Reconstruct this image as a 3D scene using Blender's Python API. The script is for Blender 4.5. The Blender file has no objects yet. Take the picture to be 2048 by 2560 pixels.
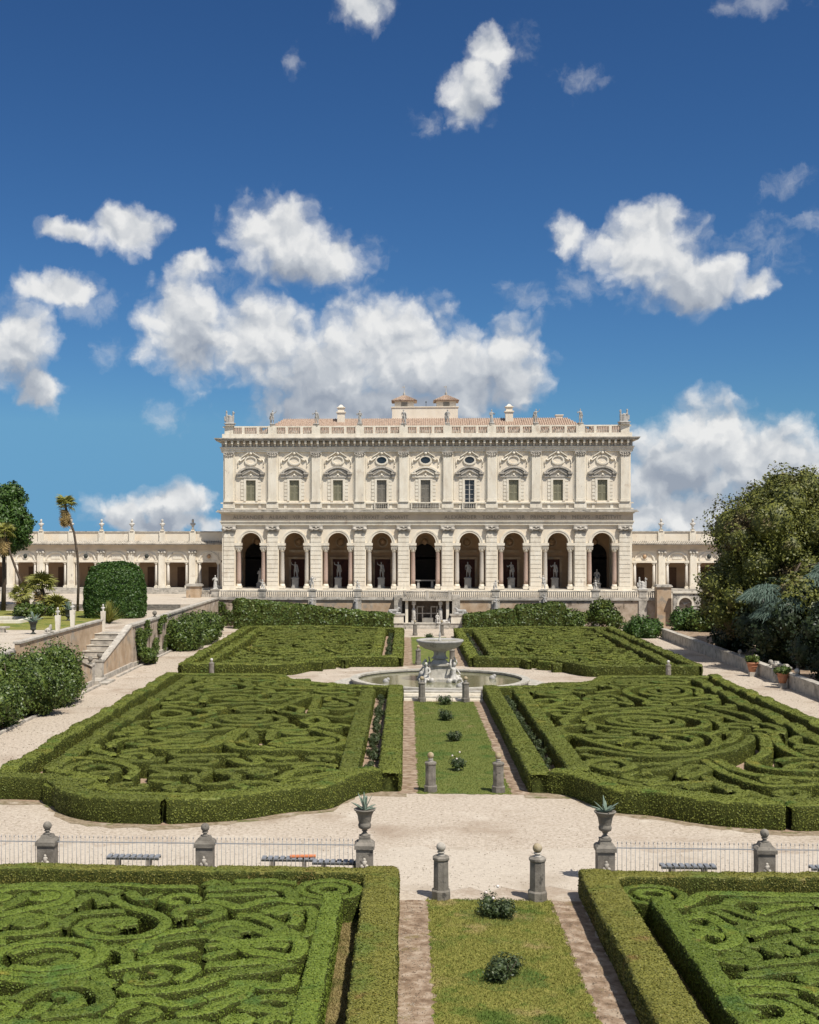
import bpy, bmesh, math, random
import numpy as np
from mathutils import Vector, Matrix

scene = bpy.context.scene
COL = scene.collection
R = math.radians

# ---------------------------------------------------------------- camera
cam_d = bpy.data.cameras.new('camera')
cam = bpy.data.objects.new('camera', cam_d); COL.objects.link(cam)
cam_d.sensor_fit = 'HORIZONTAL'; cam_d.sensor_width = 36.0
cam_d.lens = 3100.0 / 2048.0 * 36.0
cam_d.shift_x = 0.0726; cam_d.shift_y = 0.03125
cam_d.clip_start = 0.5; cam_d.clip_end = 6000
cam.location = (-2.53, 0.0, 11.0)
cam.rotation_euler = (R(90), 0, 0.045)
scene.camera = cam

# ---------------------------------------------------------------- light
SUN_EL, SUN_TO = R(59), (-0.62, 0.785)      # height of the sun, way its light travels over the ground
sd = bpy.data.lights.new('sun', 'SUN'); sd.energy = 4.3; sd.angle = R(0.53); sd.color = (1.0, 0.955, 0.88)
sun = bpy.data.objects.new('sun', sd); COL.objects.link(sun)
_h = math.cos(SUN_EL)
sun.rotation_euler = Vector((SUN_TO[0] * _h, SUN_TO[1] * _h, -math.sin(SUN_EL))).to_track_quat('-Z', 'Y').to_euler()

CLOUDS = [(-0.1791,0.1662,0.0325,0.0421),(-0.1185,0.1561,0.044,0.0345),(-0.0593,0.1302,0.0574,0.0421),(-0.0134,0.149,0.0574,0.044),(0.0401,0.1298,0.0536,0.0364),(0.0836,0.1348,0.0287,0.0345),(-0.021,0.1038,0.0996,0.0191),(-0.1033,0.2371,0.0383,0.0325),(-0.0823,0.2192,0.044,0.0211),(-0.1697,0.214,0.0191,0.0123),(-0.0536,0.2284,0.0191,0.0123),(-0.2681,0.2371,0.0249,0.0115),(-0.224,0.2392,0.0306,0.0161),(-0.3078,0.1512,0.0287,0.0306),(-0.2916,0.119,0.0191,0.023),(-0.2772,0.194,0.0325,0.0123),(0.0553,0.343,0.0249,0.0249),(0.0685,0.3726,0.0191,0.0161),(-0.0344,0.4042,0.0237,0.0153),(0.1891,0.2171,0.0402,0.0325),(0.1945,0.2415,0.023,0.0172),(0.2214,0.1976,0.0459,0.023),(0.2706,0.1913,0.0211,0.0123),(0.1315,0.2357,0.0153,0.0146),(0.2392,0.0778,0.0402,0.0306),(0.2107,0.0526,0.0459,0.0325),(0.2741,0.057,0.0498,0.0325),(0.3048,0.0439,0.0345,0.0306),(0.2214,0.0174,0.0728,0.0172),(-0.1885,0.0254,0.0364,0.0172),(-0.2221,0.0196,0.0306,0.0146),(-0.196,0.0121,0.0536,0.0084)]
WISPS = [(0.0145,0.3225,0.0147,0.0123),(-0.0907,0.3661,0.0098,0.011),(0.1341,0.3485,0.0221,0.011),(-0.1885,0.096,0.0196,0.0123),(-0.2351,0.1482,0.0159,0.0147),(0.2775,0.3892,0.0368,0.011),(0.2947,0.2618,0.0172,0.0098),(0.3082,0.2376,0.0276,0.0123),(0.0968,0.1899,0.0208,0.0135),(0.2741,0.219,0.0306,0.0153),(-0.259,0.1821,0.0345,0.0153),(-0.1546,0.2035,0.023,0.0115),(-0.0363,0.2266,0.0191,0.0153),(0.078,0.3755,0.023,0.0153),(0.1415,0.1976,0.023,0.0153)]
SHADE = [(-0.0899,0.1075,0.0651,0.0287),(0.0019,0.1075,0.0574,0.023),(-0.1735,0.146,0.023,0.0172),(0.0704,0.1125,0.0345,0.0191),(-0.0976,0.2062,0.0345,0.0134),(0.2107,0.1803,0.0421,0.0153),(0.2179,0.0414,0.0421,0.0211),(0.2741,0.0298,0.0459,0.0191),(-0.2035,0.0102,0.0459,0.0084),(-0.306,0.1222,0.023,0.0191),(0.0553,0.3294,0.0172,0.0096)]
SKY_TINT, SKY_GAMMA, CLOUD_GAIN = (.315, .502, .680), 1.22, 7.8
def make_world():
    # the cumulus of the day, laid out by compass bearing and height above the horizon; unseen sky gets added white cloud to neutralise the blue fill light
    blobs = list(CLOUDS)
    w = bpy.data.worlds.new('World'); scene.world = w; w.use_nodes = True
    n, l = w.node_tree.nodes, w.node_tree.links; n.clear()
    def vm(op, a, b=None):
        m = n.new('ShaderNodeVectorMath'); m.operation = op
        for i, x in enumerate((a, b)):
            if x is None: continue
            if isinstance(x, tuple): m.inputs[i].default_value = x
            else: l.new(x, m.inputs[i])
        return m
    def mt(op, a, b=None, c=None, clamp=False):
        m = n.new('ShaderNodeMath'); m.operation = op; m.use_clamp = clamp
        for i, x in enumerate((a, b, c)):
            if x is None: continue
            if isinstance(x, (int, float)): m.inputs[i].default_value = x
            else: l.new(x, m.inputs[i])
        return m.outputs[0]
    def noise(vec, scale, detail, rough):
        z = n.new('ShaderNodeTexNoise'); z.noise_dimensions = '2D'; z.inputs['Scale'].default_value = scale; z.inputs['Detail'].default_value = detail; z.inputs['Roughness'].default_value = rough
        l.new(vec, z.inputs['Vector']); return z.outputs['Fac']
    def puff(vec):
        z = n.new('ShaderNodeTexVoronoi'); z.voronoi_dimensions = '2D'; z.feature = 'SMOOTH_F1'; z.inputs['Scale'].default_value = 30; z.inputs['Detail'].default_value = 2.0; z.inputs['Roughness'].default_value = .55; z.inputs['Smoothness'].default_value = .35
        l.new(vec, z.inputs['Vector']); return z.outputs['Distance']
    out, bg = n.new('ShaderNodeOutputWorld'), n.new('ShaderNodeBackground')
    sky = n.new('ShaderNodeTexSky'); sky.sky_type = 'NISHITA'; sky.sun_disc = False
    sky.sun_elevation = SUN_EL; sky.sun_rotation = math.atan2(-SUN_TO[0], -SUN_TO[1])
    sky.altitude = 0; sky.air_density = 1.0; sky.dust_density = 0.2; sky.ozone_density = 1.0
    tint = vm('MULTIPLY', sky.outputs[0], SKY_TINT)
    gm = n.new('ShaderNodeGamma'); gm.inputs['Gamma'].default_value = SKY_GAMMA; l.new(vm('MULTIPLY', tint.outputs[0], (.14, .14, .14)).outputs[0], gm.inputs['Color'])
    skyc = vm('MULTIPLY', gm.outputs[0], (7.14, 7.14, 7.14)).outputs[0]
    tc = n.new('ShaderNodeTexCoord'); sx = n.new('ShaderNodeSeparateXYZ'); l.new(tc.outputs['Generated'], sx.inputs[0])
    lift = vm('MAXIMUM', tc.outputs['Generated'], (-1, -1, .09)); l.new(lift.outputs[0], sky.inputs[0])
    az = mt('ARCTAN2', sx.outputs[0], sx.outputs[1]); el = mt('ARCSINE', sx.outputs[2])
    cb = n.new('ShaderNodeCombineXYZ'); l.new(az, cb.inputs[0]); l.new(el, cb.inputs[1]); P = cb.outputs[0]
    wx = mt('SUBTRACT', noise(P, 30, 5, .6), .5); wy = mt('SUBTRACT', noise(vm('ADD', P, (7.3, 3.1, 0)).outputs[0], 30, 5, .6), .5)
    cw = n.new('ShaderNodeCombineXYZ'); l.new(mt('MULTIPLY', wx, .026), cw.inputs[0]); l.new(mt('MULTIPLY', wy, .022), cw.inputs[1])
    Pw = vm('ADD', P, cw.outputs[0]).outputs[0]
    def nearest(items, k, peak=True):
        best = None
        for a, e, ra, re in items:
            pk = min(1.0, max(.55, (ra * re) ** .5 / .020)) if peak else 1.0
            if pk < .8: ra, re, pk = ra * 1.5, re * 1.4, pk - .08
            s = vm('MULTIPLY_ADD', Pw, (k / ra, k / re, 0)); s.inputs[2].default_value = (-a * k / ra, -e * k / re, 0); ln = vm('LENGTH', s.outputs[0]).outputs['Value']
            if pk < 1: ln = mt('ADD', ln, 1.0 - pk)
            best = ln if best is None else mt('SMOOTH_MIN', best, ln, .25)
        return best
    B = mt('MAXIMUM', mt('SUBTRACT', 1.0, nearest(blobs, .74)), -1.0)
    pf = puff(Pw); nz = noise(Pw, 42, 7, .6)
    B = mt('MULTIPLY', B, 1.9); D = mt('MULTIPLY_ADD', mt('SUBTRACT', .44, pf), .7, B); D = mt('MULTIPLY_ADD', mt('SUBTRACT', nz, .5), .85, D)
    al = n.new('ShaderNodeMapRange'); al.interpolation_type = 'SMOOTHSTEP'
    al.inputs['From Min'].default_value = -.14; al.inputs['From Max'].default_value = .92; l.new(D, al.inputs['Value'])
    rest = n.new('ShaderNodeMapRange'); rest.interpolation_type = 'SMOOTHSTEP'; rest.inputs['From Min'].default_value = .50; rest.inputs['From Max'].default_value = .60; l.new(noise(P, 4.2, 5, .55), rest.inputs['Value'])
    away = mt('MAXIMUM', mt('SUBTRACT', mt('ABSOLUTE', az), .45), mt('SUBTRACT', el, .50)); away = mt('MULTIPLY', away, 8.0, clamp=True)
    wp = n.new('ShaderNodeMapRange'); wp.interpolation_type = 'SMOOTHSTEP'; wp.inputs['From Min'].default_value = .05; wp.inputs['From Max'].default_value = 1.3; wp.inputs['To Max'].default_value = .36
    l.new(mt('MULTIPLY_ADD', mt('SUBTRACT', nz, .5), 2.4, mt('SUBTRACT', 1.0, nearest(WISPS, .8, False))), wp.inputs['Value'])
    cover = mt('MAXIMUM', mt('MAXIMUM', al.outputs[0], wp.outputs[0]), mt('MULTIPLY', rest.outputs[0], away))
    off = vm('ADD', Pw, (.004, .009, 0)).outputs[0]
    relief = mt('MULTIPLY', mt('SUBTRACT', puff(off), pf), .55)
    relief = mt('MULTIPLY_ADD', mt('SUBTRACT', nz, noise(off, 42, 5, .6)), .38, relief)
    S = mt('SUBTRACT', 1.0, nearest(SHADE, .62, False)); S = mt('MAXIMUM', S, 0)
    lit = mt('ADD', mt('MULTIPLY_ADD', S, -.85, .80), relief, clamp=True)
    cr = n.new('ShaderNodeValToRGB'); l.new(lit, cr.inputs['Fac'])
    e = cr.color_ramp.elements; e[0].position = .0; e[0].color = (.33, .37, .44, 1); e[1].position = .95; e[1].color = (.86, .86, .85, 1)
    m = cr.color_ramp.elements.new(.5); m.color = (.55, .58, .62, 1)
    sc = vm('SCALE', cr.outputs[0]); sc.inputs['Scale'].default_value = CLOUD_GAIN
    mx = n.new('ShaderNodeMix'); mx.data_type = 'RGBA'
    l.new(mt('MULTIPLY', cover, .96), mx.inputs['Factor']); l.new(skyc, mx.inputs['A']); l.new(sc.outputs[0], mx.inputs['B'])
    l.new(mx.outputs['Result'], bg.inputs['Color']); bg.inputs['Strength'].default_value = .1
    l.new(bg.outputs[0], out.inputs[0])
    w.cycles.sampling_method = 'MANUAL'; w.cycles.sample_map_resolution = 256
make_world()
vs = scene.view_settings
vs.view_transform = 'Standard'; vs.look = 'None'; vs.exposure = 0.34; vs.gamma = 1.0
try: vs.use_curve_mapping = False
except Exception: pass
scene.cycles.max_bounces = 5; scene.cycles.diffuse_bounces = 3; scene.cycles.glossy_bounces = 2; scene.cycles.transmission_bounces = 2
scene.cycles.use_denoising = True

# ---------------------------------------------------------------- materials
MATS = {}
def mat(name, cols, scale=2.0, lo=.3, hi=.7, rough=.85, bump=0.0, bscale=20.0, detail=6.0, spec=.25, mix2=None, stretch=None, tint=0.0, metal=0.0, bdist=.03, random_tint=0.0):
    """cols: 2-4 base colours spread over a fractal noise; mix2=(colour, scale, lo, hi): a second layer of patches."""
    m = bpy.data.materials.new(name); m.use_nodes = True; MATS[name] = m
    n, l = m.node_tree.nodes, m.node_tree.links
    b = n['Principled BSDF']; b.inputs['Roughness'].default_value = rough; b.inputs['Specular IOR Level'].default_value = spec; b.inputs['Metallic'].default_value = metal
    geo = n.new('ShaderNodeNewGeometry'); src = geo.outputs['Position']
    if stretch:
        mp = n.new('ShaderNodeMapping'); mp.inputs['Scale'].default_value = stretch; l.new(src, mp.inputs['Vector']); src = mp.outputs[0]
    nz = n.new('ShaderNodeTexNoise'); nz.inputs['Scale'].default_value = scale; nz.inputs['Detail'].default_value = detail; nz.inputs['Roughness'].default_value = .6; l.new(src, nz.inputs['Vector'])
    cr = n.new('ShaderNodeValToRGB'); l.new(nz.outputs['Fac'], cr.inputs['Fac'])
    k = len(cols); el = cr.color_ramp.elements
    for i, c in enumerate(cols):
        pos = lo + (hi - lo) * i / max(1, k - 1)
        e = el[i] if i < 2 else el.new(pos)
        e.position = pos; e.color = (*c, 1)
    col = cr.outputs[0]
    for lay in ([mix2] if isinstance(mix2, tuple) else (mix2 or [])):
        c2, s2, lo, hi = lay[:4]
        n2 = n.new('ShaderNodeTexNoise'); n2.inputs['Scale'].default_value = s2; n2.inputs['Detail'].default_value = 8; n2.inputs['Roughness'].default_value = .6; l.new(geo.outputs['Position'] if len(lay) < 5 else src, n2.inputs['Vector'])
        mr = n.new('ShaderNodeMapRange'); mr.interpolation_type = 'SMOOTHSTEP'; mr.inputs['From Min'].default_value = lo; mr.inputs['From Max'].default_value = hi; l.new(n2.outputs['Fac'], mr.inputs['Value'])
        mx = n.new('ShaderNodeMix'); mx.data_type = 'RGBA'; l.new(mr.outputs[0], mx.inputs['Factor']); l.new(col, mx.inputs['A']); mx.inputs['B'].default_value = (*c2, 1); col = mx.outputs['Result']
    if random_tint:
        oi = n.new('ShaderNodeObjectInfo'); mr = n.new('ShaderNodeMapRange'); l.new(oi.outputs['Random'], mr.inputs['Value'])
        mr.inputs['To Min'].default_value = 1 - random_tint; mr.inputs['To Max'].default_value = 1 + random_tint
        vmn = n.new('ShaderNodeVectorMath'); vmn.operation = 'SCALE'; l.new(col, vmn.inputs[0]); l.new(mr.outputs[0], vmn.inputs['Scale']); col = vmn.outputs[0]
    l.new(col, b.inputs['Base Color'])
    if bump:
        n3 = n.new('ShaderNodeTexNoise'); n3.inputs['Scale'].default_value = bscale; n3.inputs['Detail'].default_value = 5; l.new(geo.outputs['Position'], n3.inputs['Vector'])
        bp = n.new('ShaderNodeBump'); bp.inputs['Strength'].default_value = bump; bp.inputs['Distance'].default_value = bdist; l.new(n3.outputs['Fac'], bp.inputs['Height']); l.new(bp.outputs[0], b.inputs['Normal'])
    return m

mat('gravel', [(.35,.285,.215), (.47,.395,.31), (.56,.485,.39)], scale=7, lo=.34, hi=.66, bump=.8, bscale=24, detail=14, mix2=[((.33,.255,.185), .2, .5, .7), ((.58,.51,.415), .5, .55, .75), ((.24,.185,.135), 9, .58, .70)])
mat('pale_gravel', [(.44,.375,.295), (.55,.48,.39)], scale=7, lo=.34, hi=.66, bump=.6, bscale=24, detail=14, mix2=[((.38,.315,.24), .35, .5, .7), ((.28,.22,.165), 9, .60, .72)])
mat('dirt', [(.16,.105,.065), (.27,.19,.125), (.41,.32,.235)], scale=2.6, lo=.36, hi=.64, bump=.7, bscale=22, detail=14, mix2=[((.37,.29,.21), 1.1, .53, .70), ((.12,.08,.05), 4, .60, .70), ((.20,.15,.07), 1.5, .58, .68)])
mat('verge', [(.16,.125,.07), (.26,.20,.13), (.36,.29,.21)], scale=4, lo=.34, hi=.66, bump=.6, bscale=24, detail=14, mix2=[((.13,.13,.045), 1.2, .54, .66), ((.42,.35,.27), .9, .56, .7)])
mat('soil', [(.21,.14,.095), (.33,.23,.16), (.40,.30,.21)], scale=4, bump=.5, bscale=20, detail=10)
mat('grass', [(.12,.13,.022), (.20,.20,.040), (.30,.27,.07)], scale=16, lo=.38, hi=.62, bump=.8, bscale=45, detail=12, mix2=[((.085,.13,.02), .55, .52, .66), ((.34,.265,.11), .6, .55, .70), ((.12,.155,.025), 1.8, .56, .68)])
mat('grass_green', [(.075,.105,.02), (.125,.15,.03), (.19,.195,.045)], scale=16, lo=.38, hi=.62, bump=.8, bscale=45, detail=12, mix2=[((.07,.12,.02), .5, .52, .66), ((.22,.19,.07), .6, .58, .72)])
mat('wood_brown', [(.10,.055,.03), (.15,.085,.05)], scale=3, rough=.7)
mat('dry_grass', [(.18,.15,.05), (.27,.21,.085), (.34,.27,.13)], scale=8, bump=.8, bscale=40, detail=10, mix2=((.12,.12,.03), 1.2, .5, .65))
mat('litter', [(.10,.075,.05), (.22,.17,.12), (.42,.36,.29)], scale=3, lo=.36, hi=.64, rough=.9)
mat('far_land', [(.06,.075,.03), (.10,.10,.05)], scale=.05)

LEAFSPEC = .35
HB = [((.028,.052,.010)), ((.062,.092,.016)), ((.112,.135,.026))]
mat('box_leaf', [(.070,.088,.013), (.125,.143,.021), (.19,.20,.033)], scale=20, lo=.33, hi=.67, rough=.6, spec=.3, detail=10, mix2=[((.20,.18,.026), .55, .58, .76), ((.075,.12,.017), .8, .55, .7)], random_tint=.14)
mat('shaded_hedge_core', [(.026,.032,.008), (.050,.060,.013), (.080,.085,.020)], scale=14, rough=.8, spec=.1, detail=8, bump=.8, bscale=24, bdist=.06)  # twiggy interior green, with the self-shadow of hedge sides put into the colour
mat('box_leaf_near', [(.060,.090,.012), (.110,.152,.018), (.175,.21,.029)], scale=26, lo=.34, hi=.66, rough=.6, spec=.3, detail=10, mix2=[((.22,.18,.025), 1.1, .62, .78), ((.065,.115,.017), .8, .56, .70), ((.17,.10,.028), 1.7, .645, .76)], random_tint=.16)
mat('border_leaf_near', [(.080,.084,.014), (.155,.152,.026), (.245,.22,.046)], scale=26, lo=.34, hi=.66, rough=.6, spec=.3, detail=10, mix2=[((.18,.115,.034), .9, .56, .72), ((.11,.14,.022), .6, .52, .68)])
mat('laurel_leaf', [(.020,.042,.008), (.062,.096,.015), (.135,.165,.03)], scale=6, lo=.34, hi=.66, rough=.45, spec=.35, detail=10, mix2=((.14,.165,.03), .7, .58, .72), random_tint=.1)
mat('topiary_leaf', [(.016,.042,.008), (.042,.088,.012), (.08,.13,.02)], scale=4, rough=.5, spec=.35, detail=10)
mat('magnolia_leaf', [(.026,.036,.008), (.095,.105,.018), (.21,.205,.04)], scale=4.5, lo=.35, hi=.65, rough=.5, spec=.3, detail=10, mix2=[((.15,.11,.055), .28, .52, .66), ((.22,.215,.045), .9, .6, .74)])
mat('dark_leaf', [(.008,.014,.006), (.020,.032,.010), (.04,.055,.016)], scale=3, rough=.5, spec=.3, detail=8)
mat('cedar_leaf', [(.06,.10,.072), (.115,.165,.125), (.175,.225,.18)], scale=3, rough=.6, spec=.2)
mat('rose_leaf', [(.018,.035,.012), (.045,.065,.022), (.09,.11,.04)], scale=14, rough=.5, spec=.3)
mat('palm_leaf', [(.11,.125,.022), (.20,.20,.038), (.30,.27,.065)], scale=4, rough=.5, spec=.35)
mat('dead_palm', [(.20,.13,.05), (.36,.25,.10), (.46,.35,.15)], scale=4, rough=.8)
mat('agave_leaf', [(.11,.16,.12), (.19,.25,.19), (.27,.33,.26)], scale=4, rough=.5)
mat('bark', [(.06,.042,.03), (.12,.09,.065)], scale=5, bump=.8, bscale=14, stretch=(1, 1, .3))
mat('petal', [(.7,.55,.5), (.8,.75,.7)], scale=5, rough=.6)

mat('stucco', [(.66,.57,.445), (.735,.65,.52), (.785,.715,.59)], scale=.6, rough=.9, bump=.15, bscale=8, mix2=[((.74,.605,.435), .22, .52, .74), ((.62,.525,.41), 1.2, .60, .78), ((.44,.38,.315), 2.2, .62, .76, 1)], stretch=(1, 1, .35))
mat('travertine', [(.62,.545,.43), (.73,.66,.535), (.79,.73,.61)], scale=1.4, rough=.85, bump=.2, bscale=12, mix2=[((.55,.46,.355), .7, .58, .75), ((.36,.325,.275), 3.0, .61, .74, 1)], stretch=(1, 1, .35))
mat('weathered_stone', [(.24,.22,.185), (.42,.38,.32), (.55,.50,.425)], scale=1.6, rough=.9, bump=.4, bscale=14, mix2=[((.15,.14,.12), 2.2, .57, .7), ((.6,.55,.47), 1.0, .58, .75)])
mat('grey_stone', [(.125,.11,.09), (.19,.17,.14), (.265,.235,.195)], scale=3, rough=.9, bump=.5, bscale=25, mix2=[((.31,.28,.235), 1.6, .58, .72), ((.085,.077,.066), 4, .58, .7)])
mat('ochre_ball', [(.27,.20,.10), (.36,.29,.18), (.42,.36,.27)], scale=5, rough=.9, bump=.3, bscale=30)
mat('white_marble', [(.36,.335,.295), (.51,.48,.43), (.61,.58,.525)], scale=5, rough=.75, mix2=[((.22,.20,.175), 3.2, .57, .70), ((.13,.12,.10), 6, .66, .74)])
mat('grey_marble', [(.30,.285,.26), (.42,.40,.365)], scale=3, rough=.7, mix2=((.2,.19,.17), 2.2, .55, .7))
mat('pink_granite', [(.38,.27,.21), (.50,.37,.30)], scale=9, rough=.55, spec=.4)
mat('pale_granite', [(.46,.41,.34), (.58,.53,.46)], scale=9, rough=.55, spec=.4)
mat('ochre_stucco', [(.36,.25,.155), (.46,.335,.22), (.52,.405,.285)], scale=.9, lo=.34, hi=.66, rough=.92, bump=.2, bscale=9, mix2=[((.31,.265,.21), .8, .53, .68), ((.56,.475,.36), .35, .55, .72), ((.17,.145,.115), 1.8, .60, .74)])
mat('old_wall', [(.30,.23,.165), (.44,.35,.265), (.52,.44,.35)], scale=.9, rough=.95, bump=.5, bscale=6, mix2=[((.13,.10,.07), 1.5, .55, .68), ((.56,.50,.42), .6, .58, .72)])
mat('portico_wall', [(.40,.26,.155), (.50,.34,.21)], scale=.8, rough=.9)
mat('door_red', [(.055,.016,.012), (.085,.028,.02)], scale=3, rough=.6)
mat('roof_tile', [(.25,.165,.115), (.37,.265,.195), (.47,.37,.29)], scale=5, lo=.36, hi=.64, rough=.9, detail=8, mix2=((.2,.155,.125), 1.6, .55, .7))
mat('shutter', [(.25,.235,.155), (.31,.29,.20)], scale=3, rough=.7)
mat('shutter_grey', [(.22,.20,.165), (.29,.265,.22)], scale=3, rough=.7)
mat('dark_glass', [(.015,.018,.02), (.03,.035,.04)], scale=1, rough=.12, spec=.6)
mat('inscription', [(.25,.195,.14), (.29,.23,.17)], scale=6, rough=.9)
mat('frieze', [(.54,.435,.31), (.62,.51,.385)], scale=.9, rough=.9, mix2=((.48,.39,.295), .5, .5, .7))
mat('iron', [(.24,.245,.25), (.33,.335,.34)], scale=12, rough=.6, spec=.4)
mat('bench_metal', [(.15,.16,.175), (.26,.27,.29)], scale=10, rough=.6, spec=.3)
mat('orange_plastic', [(.55,.17,.06), (.62,.22,.09)], scale=4, rough=.5)
mat('terracotta', [(.40,.17,.09), (.50,.24,.14)], scale=5, rough=.85)
mat('bronze', [(.03,.035,.03), (.06,.065,.055)], scale=5, rough=.6)
mat('pool_water', [(.15,.145,.078), (.21,.20,.115)], scale=1.1, rough=.10, spec=.3, bump=.12, bscale=6, bdist=.02)
mat('unlit_room_black', [(.008,.007,.006), (.014,.012,.010)], scale=3)  # near-black that paints the darkness of unlit rooms
mat('aged_basin', [(.28,.26,.215), (.42,.39,.33), (.52,.485,.415)], scale=2.4, rough=.85, bump=.3, bscale=14, mix2=[((.22,.205,.165), 2.6, .56, .70), ((.60,.57,.5), 1.0, .6, .75)])
mat('dark_umber', [(.12,.09,.07), (.2,.16,.12)], scale=3)  # dark umber all over, for the porch back wall

# ---------------------------------------------------------------- mesh helpers
class MB:
    def __init__(s): s.v, s.f, s.sm = [], [], []
    def add(s, vs, fs, smooth=False):
        o = len(s.v); s.v += [tuple(p) for p in vs]; s.f += [tuple(i + o for i in f) for f in fs]; s.sm += [smooth] * len(fs); return s
    def box(s, x0, x1, y0, y1, z0, z1):
        return s.add([(x0,y0,z0),(x1,y0,z0),(x1,y1,z0),(x0,y1,z0),(x0,y0,z1),(x1,y0,z1),(x1,y1,z1),(x0,y1,z1)],
                     [(0,3,2,1),(4,5,6,7),(0,1,5,4),(1,2,6,5),(2,3,7,6),(3,0,4,7)])
    def cbox(s, x, y, z0, w, d, h): return s.box(x - w/2, x + w/2, y - d/2, y + d/2, z0, z0 + h)
    def frustum(s, x, y, z0, z1, w0, d0, w1, d1):
        return s.add([(x-w0/2,y-d0/2,z0),(x+w0/2,y-d0/2,z0),(x+w0/2,y+d0/2,z0),(x-w0/2,y+d0/2,z0),(x-w1/2,y-d1/2,z1),(x+w1/2,y-d1/2,z1),(x+w1/2,y+d1/2,z1),(x-w1/2,y+d1/2,z1)],
                     [(0,3,2,1),(4,5,6,7),(0,1,5,4),(1,2,6,5),(2,3,7,6),(3,0,4,7)])
    def prism(s, poly, a0, a1, axis='y'):
        """poly: outline in the plane across the axis (xz for y, yz for x, xy for z)"""
        k = len(poly)
        def P(p, a): return {'y': (p[0], a, p[1]), 'x': (a, p[0], p[1]), 'z': (p[0], p[1], a)}[axis]
        return s.add([P(p, a0) for p in poly] + [P(p, a1) for p in poly],
                     [tuple(range(k)), tuple(range(2*k-1, k-1, -1))] + [(i, k+i, k+(i+1)%k, (i+1)%k) for i in range(k)])
    def lathe(s, prof, x=0, y=0, z=0, n=16, smooth=True, sx=1, sy=1, a0=0):
        vs, fs = [], []
        for r, h in prof:
            for i in range(n):
                a = a0 + 2*math.pi*i/n; vs.append((x + r*sx*math.cos(a), y + r*sy*math.sin(a), z + h))
        for j in range(len(prof)-1):
            for i in range(n):
                fs.append((j*n+i, j*n+(i+1)%n, (j+1)*n+(i+1)%n, (j+1)*n+i))
        fs.append(tuple(range(n-1, -1, -1))); fs.append(tuple((len(prof)-1)*n + i for i in range(n)))
        return s.add(vs, fs, smooth)
    def tube(s, path, rad, n=8, smooth=True):
        path = [Vector(p) for p in path]; rad = rad if isinstance(rad, (list, tuple)) else [rad]*len(path)
        vs, fs = [], []; up = Vector((.31, .17, .93))
        for j, p in enumerate(path):
            t = (path[min(j+1, len(path)-1)] - path[max(j-1, 0)]).normalized()
            a = t.cross(up if abs(t.dot(up)) < .97 else Vector((1, 0, 0))).normalized(); b = t.cross(a)
            for i in range(n):
                q = 2*math.pi*i/n; vs.append(p + (a*math.cos(q) + b*math.sin(q))*rad[j])
        for j in range(len(path)-1):
            for i in range(n): fs.append((j*n+i, j*n+(i+1)%n, (j+1)*n+(i+1)%n, (j+1)*n+i))
        fs.append(tuple(range(n-1, -1, -1))); fs.append(tuple((len(path)-1)*n + i for i in range(n)))
        return s.add(vs, fs, smooth)
    def capsule(s, p0, r0, p1, r1, n=8):
        p0, p1 = Vector(p0), Vector(p1); d = (p1 - p0); L = max(d.length, 1e-4); d /= L
        path, rad = [], []
        for t in (-.98, -.7, -.3, 0): path.append(p0 + d*r0*t); rad.append(r0*math.sqrt(1 - t*t))
        for t in (0.0, .3, .7, .98): path.append(p1 + d*(r1*t + 1e-3)); rad.append(r1*math.sqrt(1 - t*t))
        return s.tube(path, rad, n)
    def ball(s, c, r, n=10, sz=1.0):
        m = max(5, n//2 + 1); return s.lathe([(r*math.sin(math.pi*(.02 + .96*i/m)), -r*sz*math.cos(math.pi*(.02 + .96*i/m))) for i in range(m+1)], *c, n=n)
    def arch_band(s, cx, cz, r0, r1, y0, y1, a0=0, a1=180, n=18, ez=1.0):
        for i in range(n):
            t0, t1 = R(a0 + (a1-a0)*i/n), R(a0 + (a1-a0)*(i+1)/n)
            q = [(cx + r*math.cos(t), cz + ez*r*math.sin(t)) for r, t in ((r0,t0),(r1,t0),(r1,t1),(r0,t1))]
            s.add([(a, y0, b) for a, b in q] + [(a, y1, b) for a, b in q], [(0,1,2,3),(7,6,5,4),(0,4,5,1),(1,5,6,2),(2,6,7,3),(3,7,4,0)])
        return s
    def arch_wall(s, x0, x1, z0, z1, cx, cz, r, y0, y1, n=18):
        """wall panel x0..x1, z0..z1 with a half-round hole of radius r about (cx,cz), cz == z0 allowed"""
        pts = [(cx + r*math.cos(math.pi - math.pi*i/n), cz + r*math.sin(math.pi*i/n)) for i in range(n+1)]
        out = [(x0, z0)] + [(x0, cz)]*0
        poly_l = [(x0, z0), (cx - r, z0)] + pts
        # strips between the arc and the top edge
        for (ax, az), (bx, bz) in zip(pts, pts[1:]):
            s.prism([(ax, az), (bx, bz), (bx, z1), (ax, z1)], y0, y1, 'y')
        s.box(x0, cx - r, y0, y1, z0, z1); s.box(cx + r, x1, y0, y1, z0, z1)
        if z0 < cz - 1e-6: pass
        return s
    def build(s, name, m, parent=None, loc=None, smooth=None):
        me = bpy.data.meshes.new(name); me.from_pydata(s.v, [], s.f)
        me.polygons.foreach_set('use_smooth', [bool(x) if smooth is None else smooth for x in s.sm]); me.update()
        return link(name, me, m, parent, loc)

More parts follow.
